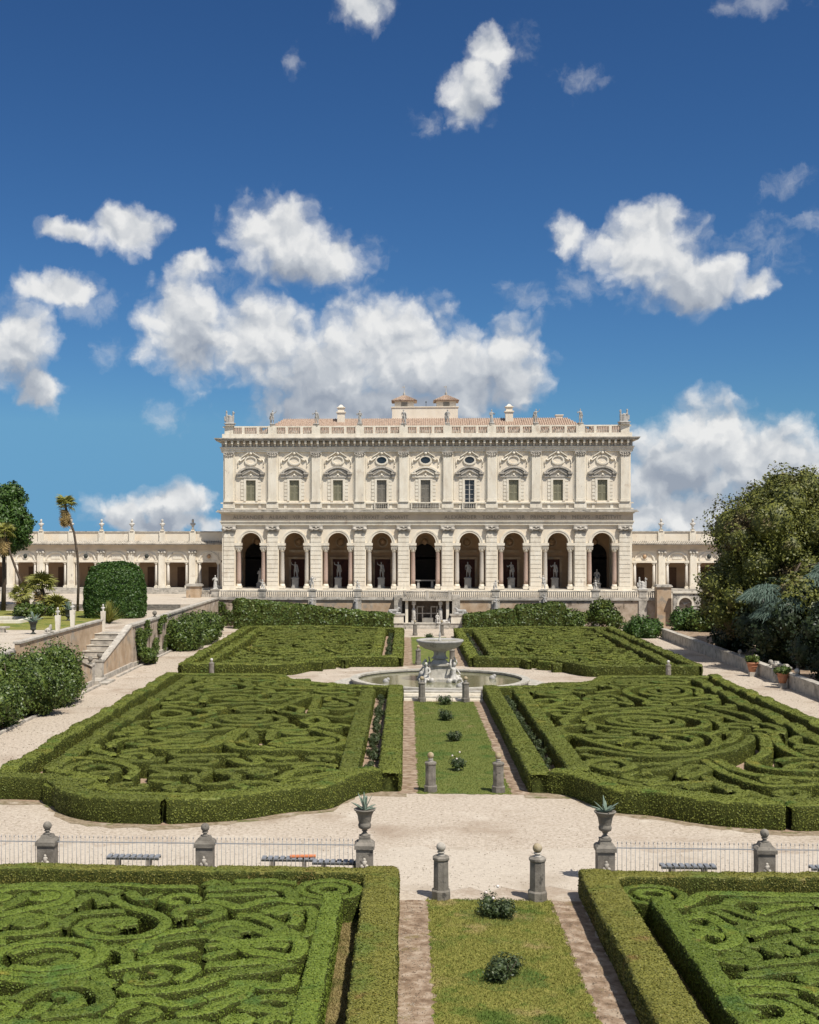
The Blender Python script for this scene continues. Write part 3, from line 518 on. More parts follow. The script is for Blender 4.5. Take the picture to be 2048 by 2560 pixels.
BED_MR='''
12.65,78.69 12.06,82.11 12.52,84.72 14.10,86.79 15.87,86.87 17.21,85.11 16.66,82.32
13.28,83.61 13.13,81.74 14.16,80.73 15.57,81.60 16.31,83.75 15.96,85.77 14.47,85.34 13.28,83.61
14.59,84.37 15.44,84.85 15.49,83.62 14.59,82.81
11.34,77.50 11.32,79.64 10.88,81.23 10.07,81.36 9.04,79.94 9.08,78.15 10.45,78.06 11.25,76.98
8.64,76.50 9.90,77.06 10.08,75.84 8.47,74.02
14.03,78.22 15.33,79.59 16.84,80.05 16.86,78.50 15.45,77.54
9.09,74.39 11.52,75.34 14.08,75.73 15.22,74.12 15.86,71.54 16.24,69.95 16.93,69.75 17.18,72.11 16.72,74.19 16.09,75.40
7.37,66.89 7.47,67.86 6.73,68.11 5.65,67.04 5.92,65.20 7.83,64.24 9.83,64.08
5.45,64.14 6.10,64.68 6.79,62.69 7.67,60.84 8.88,59.55 10.47,59.62 12.32,61.05 13.15,63.47 12.99,65.52 12.02,65.58
8.14,62.27 8.86,62.79 9.79,61.87 10.95,61.45 12.14,62.94 11.76,64.42 10.91,65.00
5.74,60.30 6.43,60.33 7.59,59.05 9.12,58.48 11.03,58.78 12.86,60.17 14.62,63.05 15.12,64.57
15.04,66.41 13.98,63.61 13.06,62.49
14.25,65.95 15.04,66.41
5.43,55.96 6.18,57.19 7.17,57.43 7.54,55.86 6.79,54.80 5.94,55.59 6.81,56.14
7.74,56.57 9.26,57.04 10.46,57.91 11.40,58.79
9.38,54.00 9.78,55.50 10.38,56.30 10.86,55.93 10.61,55.16 9.51,53.65
11.17,57.53 11.24,55.19 11.70,53.05 12.32,51.72 13.63,51.78 14.56,52.16
11.79,57.97 12.04,55.60 13.02,54.16 15.01,53.54
15.57,65.63 15.86,64.60 14.59,59.89 13.29,57.63 13.42,56.05 14.46,55.33 15.62,55.38
16.12,67.01 16.68,66.33 15.93,62.14 15.85,59.86 16.04,58.58
14.49,57.28 15.32,58.13 16.40,57.77
7.47,51.84 8.51,52.12 9.86,52.28 10.71,51.00 10.90,50.07 10.11,49.42 9.13,50.30
8.98,51.31 10.17,51.96 10.56,50.68
12.33,50.44 13.17,51.11 13.38,50.18 12.68,49.54 12.29,50.32
11.14,50.70 11.68,49.50 12.22,49.22
5.57,78.30 6.54,78.98 7.11,77.88 6.77,76.68 5.83,76.08 5.44,77.09
5.50,74.13 6.53,75.74 7.80,75.12 8.66,77.71 7.17,77.88
5.52,73.26 6.65,73.74 7.44,73.35 7.77,74.89
7.55,69.23 7.69,68.69 7.92,68.19 8.23,67.73 8.61,67.33 9.05,67.00 9.54,66.75 10.06,66.58 10.61,66.51 11.16,66.52 11.70,66.63 12.22,66.82 12.69,67.10 13.12,67.45 13.48,67.87 13.76,68.34 13.96,68.85 14.07,69.39 14.10,69.94 14.03,70.49 13.87,71.02 13.62,71.51 13.30,71.96 12.90,72.34 12.45,72.66 11.95,72.89 11.42,73.04 10.87,73.10 10.32,73.07 9.78,72.94 9.28,72.73 8.81,72.43 8.40,72.06 8.06,71.63 7.79,71.15 7.61,70.63 7.51,70.09
12.45,70.75 12.15,71.13 11.77,71.43 11.33,71.62 10.86,71.70 10.38,71.65 9.92,71.49 9.53,71.21 9.21,70.84 9.00,70.41 8.91,69.94 8.93,69.46 9.08,69.00 9.34,68.59 9.69,68.26 10.11,68.03 10.58,67.91 11.06,67.92 11.53,68.04 11.95,68.28 12.29,68.62 12.54,69.03 12.68,69.50 12.69,69.98 12.59,70.45
11.90,69.80 11.86,70.08 11.75,70.35 11.58,70.58 11.35,70.75 11.08,70.86 10.80,70.90 10.52,70.86 10.25,70.75 10.02,70.58 9.85,70.35 9.74,70.08 9.70,69.80 9.74,69.52 9.85,69.25 10.02,69.02 10.25,68.85 10.52,68.74 10.80,68.70 11.08,68.74 11.35,68.85 11.58,69.02 11.75,69.25 11.86,69.52 11.90,69.80
11.10,69.80 11.04,69.98 10.89,70.09 10.71,70.09 10.56,69.98 10.50,69.80 10.56,69.62 10.71,69.51 10.89,69.51 11.04,69.62 11.10,69.80
10.19,82.99 11.54,84.31 11.80,86.11 10.94,87.64 9.38,88.29 7.82,87.88 6.87,86.65 6.88,85.17 7.74,84.05
11.05,86.32 10.37,87.21 9.33,87.49 8.38,87.09 7.88,86.23 8.01,85.28 8.67,84.64 9.54,84.53 10.26,84.96
9.06,82.30 8.44,83.08 7.51,83.31 6.66,82.94 6.23,82.16 6.36,81.32 6.96,80.75 7.74,80.68 8.37,81.07
11.85,87.63 12.76,87.24 13.69,87.49 14.26,88.22 14.26,89.11 13.73,89.79 12.94,89.99 12.22,89.69 11.85,89.03
15.99,52.60 15.26,52.13 14.98,51.34 15.23,50.57 15.86,50.13 16.61,50.18 17.15,50.64 17.28,51.31 17.00,51.90
14.96,88.67 15.43,87.98 16.20,87.73 16.93,87.98 17.33,88.61 17.27,89.32 16.81,89.83 16.16,89.94 15.61,89.65
12.43,74.24 12.56,73.59 13.04,73.18 13.64,73.14 14.13,73.47 14.30,74.01 14.12,74.51 13.69,74.79 13.20,74.75
16.00,54.98 15.64,54.46 15.67,53.86 16.05,53.41 16.60,53.30 17.09,53.53 17.32,53.99 17.23,54.48 16.87,54.79
16.47,68.43 16.27,68.98 15.79,69.28 15.25,69.22 14.87,68.86 14.79,68.36 15.03,67.94 15.45,67.76 15.87,67.87
8.06,54.42 7.48,54.40 7.04,54.04 6.92,53.51 7.15,53.04 7.59,52.80 8.06,52.89 8.37,53.23 8.40,53.67
7.61,66.10 7.52,65.56 7.77,65.09 8.23,64.88 8.71,65.00 9.00,65.36 9.01,65.81 8.76,66.16 8.37,66.27
17.00,57.06 16.46,57.02 16.08,56.67 15.99,56.18 16.22,55.75 16.63,55.56 17.06,55.66 17.33,55.98 17.35,56.39
12.29,76.63 12.78,76.45 13.27,76.60 13.55,77.00 13.53,77.47 13.24,77.81 12.82,77.91 12.44,77.73 12.26,77.38
16.62,77.43 16.19,77.17 16.02,76.72 16.15,76.28 16.51,76.02 16.94,76.03 17.26,76.29 17.34,76.67 17.19,77.01
6.31,72.61 6.09,72.22 6.14,71.79 6.44,71.50 6.84,71.45 7.17,71.64 7.31,71.98 7.21,72.32 6.94,72.52
10.64,62.25 11.05,62.41 11.28,62.77 11.23,63.18 10.96,63.47 10.59,63.52 10.27,63.35 10.13,63.03 10.21,62.71
9.08,86.41 8.81,86.12 8.78,85.75 8.98,85.44 9.31,85.32 9.63,85.42 9.81,85.69 9.80,85.99 9.60,86.22
6.97,81.83 7.24,81.54 7.61,81.48 7.93,81.65 8.08,81.97 8.00,82.29 7.75,82.50 7.44,82.51 7.20,82.33
13.56,88.30 13.65,88.68 13.49,89.02 13.16,89.19 12.82,89.13 12.59,88.88 12.57,88.56 12.74,88.30 13.02,88.21
9.72,61.10 9.41,61.29 9.05,61.26 8.80,61.02 8.75,60.69 8.90,60.41 9.18,60.29 9.46,60.36 9.64,60.58
17.58,60.07 17.33,60.33 16.98,60.38 16.69,60.22 16.56,59.92 16.64,59.62 16.87,59.43 17.16,59.43 17.38,59.60
10.23,79.92 9.88,79.83 9.66,79.55 9.66,79.22 9.85,78.96 10.15,78.88 10.42,78.99 10.57,79.24 10.53,79.51
7.80,78.89 8.12,79.05 8.27,79.36 8.19,79.69 7.95,79.89 7.65,79.90 7.41,79.73 7.33,79.47 7.42,79.22
16.64,61.19 16.95,61.03 17.28,61.09 17.49,61.34 17.51,61.64 17.35,61.89 17.08,61.98 16.82,61.89 16.68,61.67
13.09,53.39 12.77,53.29 12.58,53.02 12.59,52.70 12.79,52.47 13.07,52.40 13.33,52.52 13.45,52.76 13.40,53.02
13.39,80.12 13.17,79.86 13.16,79.53 13.35,79.27 13.64,79.19 13.92,79.29 14.06,79.53 14.03,79.80 13.85,79.98
17.27,81.71 16.95,81.73 16.69,81.56 16.59,81.28 16.69,81.01 16.92,80.85 17.18,80.87 17.37,81.04 17.42,81.28
14.06,72.38 14.10,72.06 14.32,71.84 14.61,71.80 14.86,71.94 14.96,72.20 14.90,72.45 14.69,72.60 14.45,72.60
15.13,76.88 14.94,77.13 14.65,77.21 14.38,77.10 14.24,76.86 14.27,76.59 14.46,76.41 14.70,76.38 14.90,76.50
7.94,54.94 9.08,55.64 9.78,56.78
6.24,68.48 6.28,69.71 6.86,70.80
7.84,57.75 6.70,58.09 5.84,58.90
10.22,73.50 11.65,73.92 12.74,74.95
10.96,51.60 10.38,52.69 10.34,53.92
15.70,50.74 16.04,51.88 16.85,52.74
16.99,62.47 17.02,63.60 17.56,64.60
13.45,65.76 14.26,66.62 14.60,67.76
14.46,55.86 15.02,56.78 15.94,57.34
16.83,88.69 15.84,89.23 14.70,89.26
14.41,81.27 13.87,82.26 13.84,83.40
10.85,64.16 10.51,65.30 9.70,66.16
7.15,63.25 8.20,63.50 9.25,63.25
14.79,69.48 14.82,70.67 15.39,71.71
17.15,66.05 17.53,67.65 17.15,69.25
5.80,83.00 6.05,83.84 6.65,84.47
'''
BED_NL='''
-14.49,36.07 -13.27,36.28 -11.99,36.34 -10.69,36.29 -9.47,36.19 -8.69,36.11
-14.26,35.38 -13.94,35.69 -13.32,35.75 -12.60,35.75 -12.20,35.21 -12.25,34.50 -12.77,33.93 -13.17,33.52 -13.55,33.21
-13.77,33.89 -13.47,34.73 -13.52,35.30
-11.80,34.36 -11.60,35.17 -11.21,34.94 -11.00,34.39
-10.84,35.10 -10.75,34.71 -10.22,34.18 -9.51,33.68 -8.97,32.94 -8.94,32.20 -9.28,31.69 -10.00,31.54 -10.69,31.63 -11.10,32.20 -11.00,32.82 -10.52,33.09 -9.98,33.12 -9.81,32.65
-11.53,32.21 -11.53,33.05 -11.17,33.48 -10.29,33.65
-13.31,32.49 -13.11,33.11 -12.57,33.26 -11.89,32.81 -11.75,32.17 -12.16,31.91 -13.06,31.76
-12.24,30.14 -11.78,30.64 -11.07,30.71 -10.42,30.30 -10.41,29.47 -11.12,29.04 -11.94,29.20
-11.72,29.84 -11.28,30.18 -10.76,29.99 -11.00,29.57
-10.56,35.70 -10.07,34.99 -9.66,35.44
-8.29,35.90 -7.75,35.92 -7.13,36.14 -6.41,36.08 -5.92,35.79 -5.70,35.06 -5.28,34.78 -4.88,34.71
-8.19,35.24 -7.52,35.27 -6.93,35.39 -6.48,35.49 -6.36,35.31
-8.11,34.77 -7.69,34.61 -7.15,34.11 -6.81,34.48 -6.28,34.86 -5.64,34.71
-7.10,33.69 -6.66,33.62 -6.09,33.07 -5.84,32.61 -5.97,31.98 -6.53,32.58 -7.07,32.95 -7.54,32.77 -7.72,32.36
-6.44,33.97 -6.06,34.25 -5.66,34.62
-6.10,33.65 -5.68,34.01 -5.24,34.28 -5.07,33.78 -4.99,32.96 -5.07,32.10 -5.37,32.01 -5.62,32.30 -5.78,31.99
-7.28,31.55 -6.83,31.21 -6.38,31.37 -5.79,31.62 -5.31,31.57 -5.15,30.85 -5.33,30.29 -5.80,30.41 -6.28,30.59 -6.81,31.06
-7.49,30.89 -7.22,30.97 -6.89,30.64 -7.13,30.35 -7.36,30.07
-7.29,29.67 -6.74,29.76 -6.21,29.98 -5.53,29.95
-7.13,28.67 -6.74,28.99 -6.22,29.21 -5.70,29.42 -5.28,29.76
-6.56,28.45 -6.14,28.53 -5.68,28.31 -5.27,28.45 -5.21,29.00
-6.94,27.45 -6.57,27.80 -6.20,28.17 -6.21,27.48 -6.65,26.97 -6.81,26.69
-6.03,26.89 -5.89,27.38 -5.50,27.57 -5.07,27.48 -4.94,27.15 -5.21,26.76 -5.62,26.85 -5.97,26.89
-6.32,26.10 -6.12,26.46 -5.89,26.26
-5.61,26.08 -5.33,26.40 -5.01,26.32
-9.53,29.28 -9.15,29.43 -8.69,29.75 -8.17,29.78 -7.58,29.40 -7.78,28.61
-9.01,28.09 -8.46,27.85 -7.54,28.16 -6.96,28.75 -6.44,29.35
-9.43,30.67 -9.02,30.80 -9.00,30.37
-8.99,31.02 -8.31,31.50 -7.60,31.65 -7.38,31.46
-8.91,29.95 -8.31,30.51 -7.83,30.85
-11.13,27.11 -10.90,27.74 -10.35,28.13 -9.67,28.06 -9.22,27.46 -9.18,26.78 -9.57,26.43 -10.27,26.16
-10.38,27.41 -10.08,27.51 -9.78,27.00 -10.10,26.65
-8.89,27.13 -8.35,27.32 -7.51,27.10 -6.81,27.74 -6.22,28.22
-11.61,27.37 -11.17,27.02 -11.14,26.52 -11.27,26.35
-8.21,26.66 -7.93,26.50 -8.23,26.01
-7.42,26.45 -6.81,26.72 -6.41,27.24
-11.14,25.96 -10.20,25.92 -9.37,26.28
-11.99,28.54 -11.07,28.30 -10.46,28.51 -9.98,28.90
-10.00,30.10 -10.04,30.44 -10.17,30.75 -10.38,31.02 -10.65,31.23 -10.96,31.36 -11.30,31.40 -11.64,31.36 -11.95,31.23 -12.22,31.02 -12.43,30.75 -12.56,30.44 -12.60,30.10 -12.56,29.76 -12.43,29.45 -12.22,29.18 -11.95,28.97 -11.64,28.84 -11.30,28.80 -10.96,28.84 -10.65,28.97 -10.38,29.18 -10.17,29.45 -10.04,29.76 -10.00,30.10
-3.93,36.10 -3.96,36.32 -4.04,36.52 -4.18,36.70 -4.36,36.84 -4.56,36.92 -4.78,36.95 -5.00,36.92 -5.21,36.84 -5.38,36.70 -5.52,36.52 -5.60,36.32 -5.63,36.10 -5.60,35.88 -5.52,35.68 -5.38,35.50 -5.21,35.36 -5.00,35.28 -4.78,35.25 -4.56,35.28 -4.36,35.36 -4.18,35.50 -4.04,35.68 -3.96,35.88 -3.93,36.10
-4.36,36.10 -4.37,36.21 -4.42,36.31 -4.48,36.40 -4.57,36.46 -4.67,36.51 -4.78,36.52 -4.89,36.51 -4.99,36.46 -5.08,36.40 -5.14,36.31 -5.19,36.21 -5.20,36.10 -5.19,35.99 -5.14,35.89 -5.08,35.80 -4.99,35.74 -4.89,35.69 -4.78,35.68 -4.67,35.69 -4.57,35.74 -4.48,35.80 -4.42,35.89 -4.37,35.99 -4.36,36.10
-14.14,26.95 -14.47,26.08 -14.21,25.21 -13.51,24.71 -12.67,24.74 -12.05,25.25 -11.88,26.00 -12.19,26.67 -12.82,26.99
-12.40,27.99 -12.50,28.67 -12.97,29.13 -13.60,29.21 -14.12,28.89 -14.34,28.35 -14.18,27.81 -13.75,27.49 -13.23,27.50
-13.57,26.61 -13.92,26.18 -13.93,25.65 -13.63,25.24 -13.16,25.10 -12.72,25.28 -12.49,25.66 -12.54,26.09 -12.83,26.39
-12.80,30.90 -13.03,31.39 -13.49,31.62 -13.98,31.53 -14.30,31.18 -14.34,30.72 -14.10,30.35 -13.70,30.21 -13.31,30.34
-6.38,25.57 -6.69,25.97 -7.16,26.09 -7.60,25.91 -7.82,25.51 -7.75,25.09 -7.45,24.80 -7.06,24.75 -6.74,24.95
-8.69,25.91 -9.16,25.97 -9.55,25.73 -9.72,25.33 -9.60,24.92 -9.28,24.67 -8.89,24.68 -8.59,24.91 -8.51,25.26
-8.10,33.07 -7.74,33.32 -7.61,33.72 -7.74,34.10 -8.07,34.32 -8.44,34.29 -8.71,34.05 -8.77,33.71 -8.62,33.41
-11.43,25.49 -11.60,25.17 -11.54,24.82 -11.29,24.59 -10.96,24.56 -10.69,24.73 -10.59,25.01 -10.68,25.29 -10.91,25.44
-13.58,28.87 -13.86,28.67 -13.95,28.35 -13.83,28.06 -13.57,27.91 -13.28,27.94 -13.09,28.14 -13.05,28.40 -13.17,28.62
-5.34,25.34 -5.60,25.51 -5.91,25.49 -6.13,25.29 -6.18,25.01 -6.05,24.77 -5.82,24.66 -5.58,24.71 -5.42,24.90
-8.46,34.89 -8.54,35.20 -8.78,35.38 -9.07,35.38 -9.29,35.21 -9.36,34.94 -9.26,34.71 -9.04,34.59 -8.81,34.62
-8.98,29.07 -9.01,28.77 -8.85,28.52 -8.59,28.42 -8.33,28.50 -8.18,28.71 -8.19,28.97 -8.34,29.15 -8.57,29.20
-13.94,32.77 -14.21,32.74 -14.40,32.55 -14.44,32.30 -14.32,32.08 -14.10,31.99 -13.88,32.05 -13.75,32.22 -13.75,32.43
-10.00,32.39 -10.16,32.56 -10.39,32.60 -10.59,32.50 -10.67,32.30 -10.63,32.10 -10.47,31.97 -10.28,31.97 -10.14,32.08
-12.91,25.97 -13.06,26.14 -13.28,26.18 -13.47,26.09 -13.56,25.90 -13.51,25.71 -13.37,25.59 -13.19,25.58 -13.05,25.68
-13.48,31.26 -13.70,31.29 -13.88,31.18 -13.96,30.99 -13.91,30.80 -13.76,30.68 -13.57,30.68 -13.44,30.79 -13.40,30.95
-8.30,36.24 -8.09,36.22 -7.91,36.34 -7.84,36.53 -7.90,36.71 -8.06,36.82 -8.24,36.81 -8.37,36.69 -8.40,36.53
-11.86,34.01 -12.06,34.07 -12.24,33.99 -12.33,33.82 -12.31,33.64 -12.18,33.51 -12.01,33.49 -11.87,33.58 -11.82,33.72
-6.74,32.23 -6.86,32.40 -7.05,32.45 -7.23,32.38 -7.32,32.22 -7.30,32.05 -7.18,31.93 -7.02,31.91 -6.89,31.98
-14.47,34.77 -14.41,34.58 -14.24,34.47 -14.06,34.48 -13.92,34.60 -13.88,34.77 -13.96,34.92 -14.10,34.99 -14.25,34.96
-12.55,32.86 -12.73,32.79 -12.83,32.63 -12.81,32.44 -12.69,32.32 -12.52,32.29 -12.38,32.37 -12.31,32.52 -12.35,32.66
-13.84,29.65 -13.91,29.83 -14.07,29.93 -14.25,29.91 -14.38,29.79 -14.41,29.62 -14.33,29.48 -14.18,29.42 -14.04,29.45
-6.93,25.67 -7.11,25.75 -7.29,25.70 -7.41,25.56 -7.41,25.39 -7.31,25.25 -7.15,25.20 -7.01,25.26 -6.93,25.39
-13.15,35.09 -13.05,34.93 -12.87,34.86 -12.70,34.92 -12.60,35.06 -12.61,35.23 -12.71,35.35 -12.86,35.38 -12.99,35.32
-14.11,33.06 -13.95,33.15 -13.88,33.32 -13.93,33.49 -14.06,33.58 -14.22,33.58 -14.34,33.49 -14.37,33.35 -14.31,33.22
-7.55,36.65 -6.70,36.85 -5.85,36.65
-10.86,35.57 -11.54,35.94 -12.31,35.96
-9.48,31.02 -8.94,31.90 -8.07,32.43
-9.34,25.27 -8.72,25.29 -8.18,25.58
-10.71,26.27 -10.51,26.63 -10.50,27.04
-11.40,26.60 -12.06,27.00 -12.46,27.66
-6.35,31.05 -5.95,31.15 -5.55,31.05
-9.30,28.22 -9.69,28.63 -9.85,29.17
-5.55,32.65 -5.43,33.15 -5.55,33.65
-9.25,29.70 -9.44,30.34 -9.90,30.83
-12.73,29.33 -13.12,29.57 -13.36,29.96
-8.85,26.28 -8.73,26.67 -8.45,26.97
'''
BED_NR='''
4.81,34.93 5.24,35.08 5.79,35.84 6.11,36.25 6.65,36.31 7.75,36.22 9.32,36.16
6.45,35.11 6.83,35.57 7.56,35.53 8.33,35.66 8.93,35.47 8.99,35.22
7.30,34.89 7.85,35.04
5.39,34.44 5.86,34.61 6.36,33.78 6.93,33.34
5.41,34.53 6.29,34.87 6.81,34.15 7.21,33.81 7.88,34.20 8.77,34.47
4.85,33.27 4.78,33.59 5.14,33.95 5.64,33.98 5.78,33.41 5.92,32.64 5.80,31.89 5.27,31.36 4.91,31.64 4.87,32.16 5.20,32.60 5.59,32.41
4.95,33.14 5.39,32.96 5.78,33.41
5.70,30.81 5.59,31.09 5.38,30.79 5.19,30.55 4.88,30.85 5.05,31.25 5.42,31.47 5.89,31.39 6.02,30.80 5.63,30.41 5.20,30.57
7.11,33.47 6.52,33.33 6.12,32.75 6.03,31.80 6.50,31.82 7.36,32.49 8.20,32.74
7.95,33.08 7.77,33.50 8.20,33.86 8.61,33.99
5.67,30.22 6.42,30.44 7.15,30.76 7.65,31.07
5.35,29.48 6.23,29.79 7.31,30.02
6.76,28.36 6.25,28.83 5.69,28.98 5.09,28.95 4.80,28.52 4.95,27.88 5.51,27.83 5.85,27.53 5.76,26.85 5.28,26.54 4.88,26.60 4.74,27.10 5.02,27.28
6.00,28.01 6.19,27.70 6.40,27.25
6.02,27.16 6.18,26.58
5.45,36.15 5.42,36.37 5.34,36.57 5.20,36.75 5.02,36.89 4.82,36.97 4.60,37.00 4.38,36.97 4.17,36.89 4.00,36.75 3.86,36.57 3.78,36.37 3.75,36.15 3.78,35.93 3.86,35.73 4.00,35.55 4.17,35.41 4.38,35.33 4.60,35.30 4.82,35.33 5.02,35.41 5.20,35.55 5.34,35.73 5.42,35.93 5.45,36.15
5.02,36.15 5.01,36.26 4.96,36.36 4.90,36.45 4.81,36.51 4.71,36.56 4.60,36.57 4.49,36.56 4.39,36.51 4.30,36.45 4.24,36.36 4.19,36.26 4.18,36.15 4.19,36.04 4.24,35.94 4.30,35.85 4.39,35.79 4.49,35.74 4.60,35.73 4.71,35.74 4.81,35.79 4.90,35.85 4.96,35.94 5.01,36.04 5.02,36.15
9.77,30.03 8.14,29.39 7.26,27.94 7.44,26.32 8.54,25.19 10.03,24.97 11.29,25.68 11.83,26.96 11.49,28.24
11.97,30.98 12.36,32.17 11.96,33.31 10.98,33.95 9.86,33.85 9.07,33.13 8.89,32.11 9.35,31.23 10.21,30.84
10.37,25.70 11.13,26.63 11.16,27.78 10.50,28.68 9.47,28.98 8.52,28.60 8.01,27.76 8.12,26.82 8.75,26.18
9.87,35.56 10.16,34.80 10.83,34.40 11.58,34.48 12.10,34.99 12.20,35.68 11.87,36.26 11.29,36.51 10.69,36.36
11.87,32.60 11.44,33.25 10.72,33.51 10.03,33.27 9.64,32.69 9.68,32.02 10.11,31.53 10.71,31.41 11.24,31.68
9.62,28.62 8.94,28.33 8.59,27.70 8.69,27.02 9.17,26.56 9.80,26.49 10.32,26.81 10.53,27.36 10.37,27.89
11.40,30.80 10.77,30.58 10.42,30.05 10.47,29.43 10.86,28.99 11.42,28.89 11.91,29.14 12.13,29.61 12.02,30.10
6.18,26.20 5.63,26.14 5.24,25.76 5.17,25.25 5.41,24.82 5.85,24.63 6.30,24.75 6.56,25.09 6.56,25.51
11.23,36.14 10.81,36.02 10.55,35.69 10.56,35.28 10.80,34.97 11.16,34.88 11.49,35.02 11.66,35.32 11.61,35.65
11.10,31.97 11.27,32.35 11.19,32.74 10.89,32.98 10.52,33.00 10.23,32.79 10.13,32.47 10.25,32.16 10.51,32.00
8.95,31.14 8.57,31.26 8.20,31.13 8.00,30.81 8.04,30.45 8.28,30.20 8.60,30.15 8.88,30.30 9.00,30.58
10.12,27.64 9.88,27.93 9.52,28.01 9.20,27.86 9.04,27.55 9.10,27.23 9.34,27.02 9.64,27.00 9.87,27.16
12.47,24.80 12.50,25.16 12.30,25.46 11.98,25.57 11.67,25.46 11.50,25.20 11.52,24.90 11.71,24.68 11.98,24.63
10.78,29.54 11.01,29.31 11.32,29.27 11.58,29.43 11.69,29.70 11.62,29.97 11.40,30.13 11.14,30.13 10.95,29.97
7.83,24.92 7.73,25.21 7.49,25.37 7.21,25.36 7.01,25.18 6.96,24.92 7.07,24.70 7.28,24.59 7.50,24.64
7.47,32.12 7.40,31.83 7.52,31.57 7.76,31.44 8.02,31.49 8.19,31.67 8.21,31.91 8.09,32.11 7.88,32.18
9.61,25.49 9.68,25.76 9.57,26.01 9.34,26.14 9.09,26.10 8.92,25.92 8.90,25.69 9.02,25.50 9.22,25.43
9.20,34.19 9.47,34.13 9.71,34.24 9.83,34.47 9.79,34.71 9.61,34.87 9.39,34.89 9.21,34.77 9.14,34.57
7.15,28.87 7.35,29.02 7.41,29.25 7.33,29.46 7.14,29.57 6.93,29.55 6.78,29.41 6.76,29.21 6.85,29.05
9.94,36.17 10.16,36.25 10.29,36.45 10.27,36.67 10.12,36.83 9.92,36.86 9.74,36.77 9.67,36.60 9.71,36.42
11.78,28.46 11.86,28.24 12.05,28.12 12.27,28.14 12.42,28.28 12.45,28.48 12.36,28.65 12.20,28.73 12.02,28.69
6.15,25.65 5.96,25.78 5.74,25.77 5.58,25.63 5.54,25.43 5.62,25.25 5.79,25.17 5.97,25.20 6.08,25.33
12.23,34.38 12.02,34.35 11.87,34.20 11.85,34.01 11.95,33.84 12.12,33.77 12.29,33.82 12.39,33.96 12.38,34.12
6.96,31.04 7.04,31.21 6.99,31.39 6.85,31.50 6.68,31.50 6.55,31.40 6.51,31.25 6.57,31.11 6.69,31.04
7.09,25.98 7.13,26.16 7.06,26.32 6.91,26.40 6.75,26.38 6.64,26.27 6.62,26.11 6.70,25.99 6.83,25.94
12.25,25.85 12.48,26.80 12.25,27.75
7.15,34.30 7.82,34.94 8.71,35.20
6.42,32.60 6.86,33.02 7.46,33.20
11.30,31.17 11.49,31.81 11.95,32.30
8.28,33.25 8.69,33.64 9.23,33.80
5.15,28.45 5.70,28.58 6.25,28.45
12.43,35.97 12.41,36.43 12.20,36.84
'''
# ---------------------------------------------------------------- the ground
def sheet(name, poly, z, m, k='structure'):
    mb = MB(); mb.add([(x, y, z) for x, y in poly], [tuple(range(len(poly)))])
    return kind(mb.build(name, m), k)
def rect(name, x0, x1, y0, y1, z, m, k='structure'): return sheet(name, [(x0,y0),(x1,y0),(x1,y1),(x0,y1)], z, m, k)
def ragged(name, x0, x1, y0, y1, z, m, seed, amp=.12, step=.4, k='structure'):
    rng = random.Random(seed); p = []
    def run(a, b, f):
        n = max(2, int(abs(b - a)/step))
        for i in range(n): p.append(f(a + (b - a)*i/n, rng.uniform(-amp, amp)))
    run(x0, x1, lambda t, j: (t, y0 + j)); run(y0, y1, lambda t, j: (x1 + j, t)); run(x1, x0, lambda t, j: (t, y1 + j)); run(y1, y0, lambda t, j: (x0 + j, t))
    return sheet(name, p, z, m, k)
rect('ground', -900, 900, -60, 1800, 0.0, 'gravel')
sheet('hills', [(-900, 320), (900, 320), (900, 1790), (-900, 1790)], .02, 'far_land')
ragged('cross_path', -24, 24, 39.0, 43.9, .004, 'pale_gravel', 5, .55, .5)
# worn earth strips beside the grass, then the grass itself
for nm, ya, yb in (('near', 8, 37.7), ('middle', 53.3, 83.5), ('far', 106.5, 136.8)):
    ragged('earth_path', -2.86, -1.7, ya, yb, .006, 'dirt', int(ya), .11, .22); ragged('earth_path', 1.7, 2.8, ya, yb, .006, 'dirt', int(ya) + 1, .11, .22)
GRASS = [(8, 37.75, 1.86), (53.3, 83.3, 2.0), (107.6, 137.2, 1.95)]
for i, (ya, yb, w) in enumerate(GRASS): ragged('lawn', -w, w, ya, yb, .012, 'grass' if i == 0 else 'grass_green', 40 + i, .10, .16)
# bare soil below the clipped beds
def mir(P, s): return [(x*s, y) for x, y in P]
FRONT = [(4.6,53.2),(5.3,51.3),(5.5,50.3),(7.2,49.3),(9.5,47.7),(11.7,47.0),(14.5,47.3),(16.2,48.7),(17.4,50.8),(19.4,51.3)]
for s in (-1, 1):
    q = random.Random(70 + s); vg = [(2.5, 52.6)] + [(x + q.uniform(-.15, .15), y - q.uniform(.35, .9)) for x, y in catmull(FRONT, .5)[0]] + [(20.9, 50.9), (20.9, 92.8), (11.4, 93.0), (10.4, 89.2), (2.6, 86)]
    sheet('path_verge', mir(vg, s)[::s], .005, 'verge')
    sheet('bed_soil', mir([(2.8,54)] + FRONT + [(20.4,51.4),(20.4,92.3),(12,92.3),(10.8,88.7),(2.8,85.4)], s)[::s], .008, 'soil')
    sheet('bed_soil', mir([(2.8,105.4),(8.4,105.2),(11.8,98.8),(12.6,98.6),(20.9,98.6),(20.9,141),(12,144),(2.8,138)], s)[::s], .008, 'soil')
    sheet('bed_soil', mir([(2.9,8),(15.8 if s < 0 else 13.2,8),(15.8 if s < 0 else 13.2,38.2),(2.9,38.2)], s)[::s], .008, 'soil')
    ragged('grass_strip', *sorted((s*3.72, s*4.42)), 8, 35.6, .014, 'dry_grass', 60 + s, .05, .2)
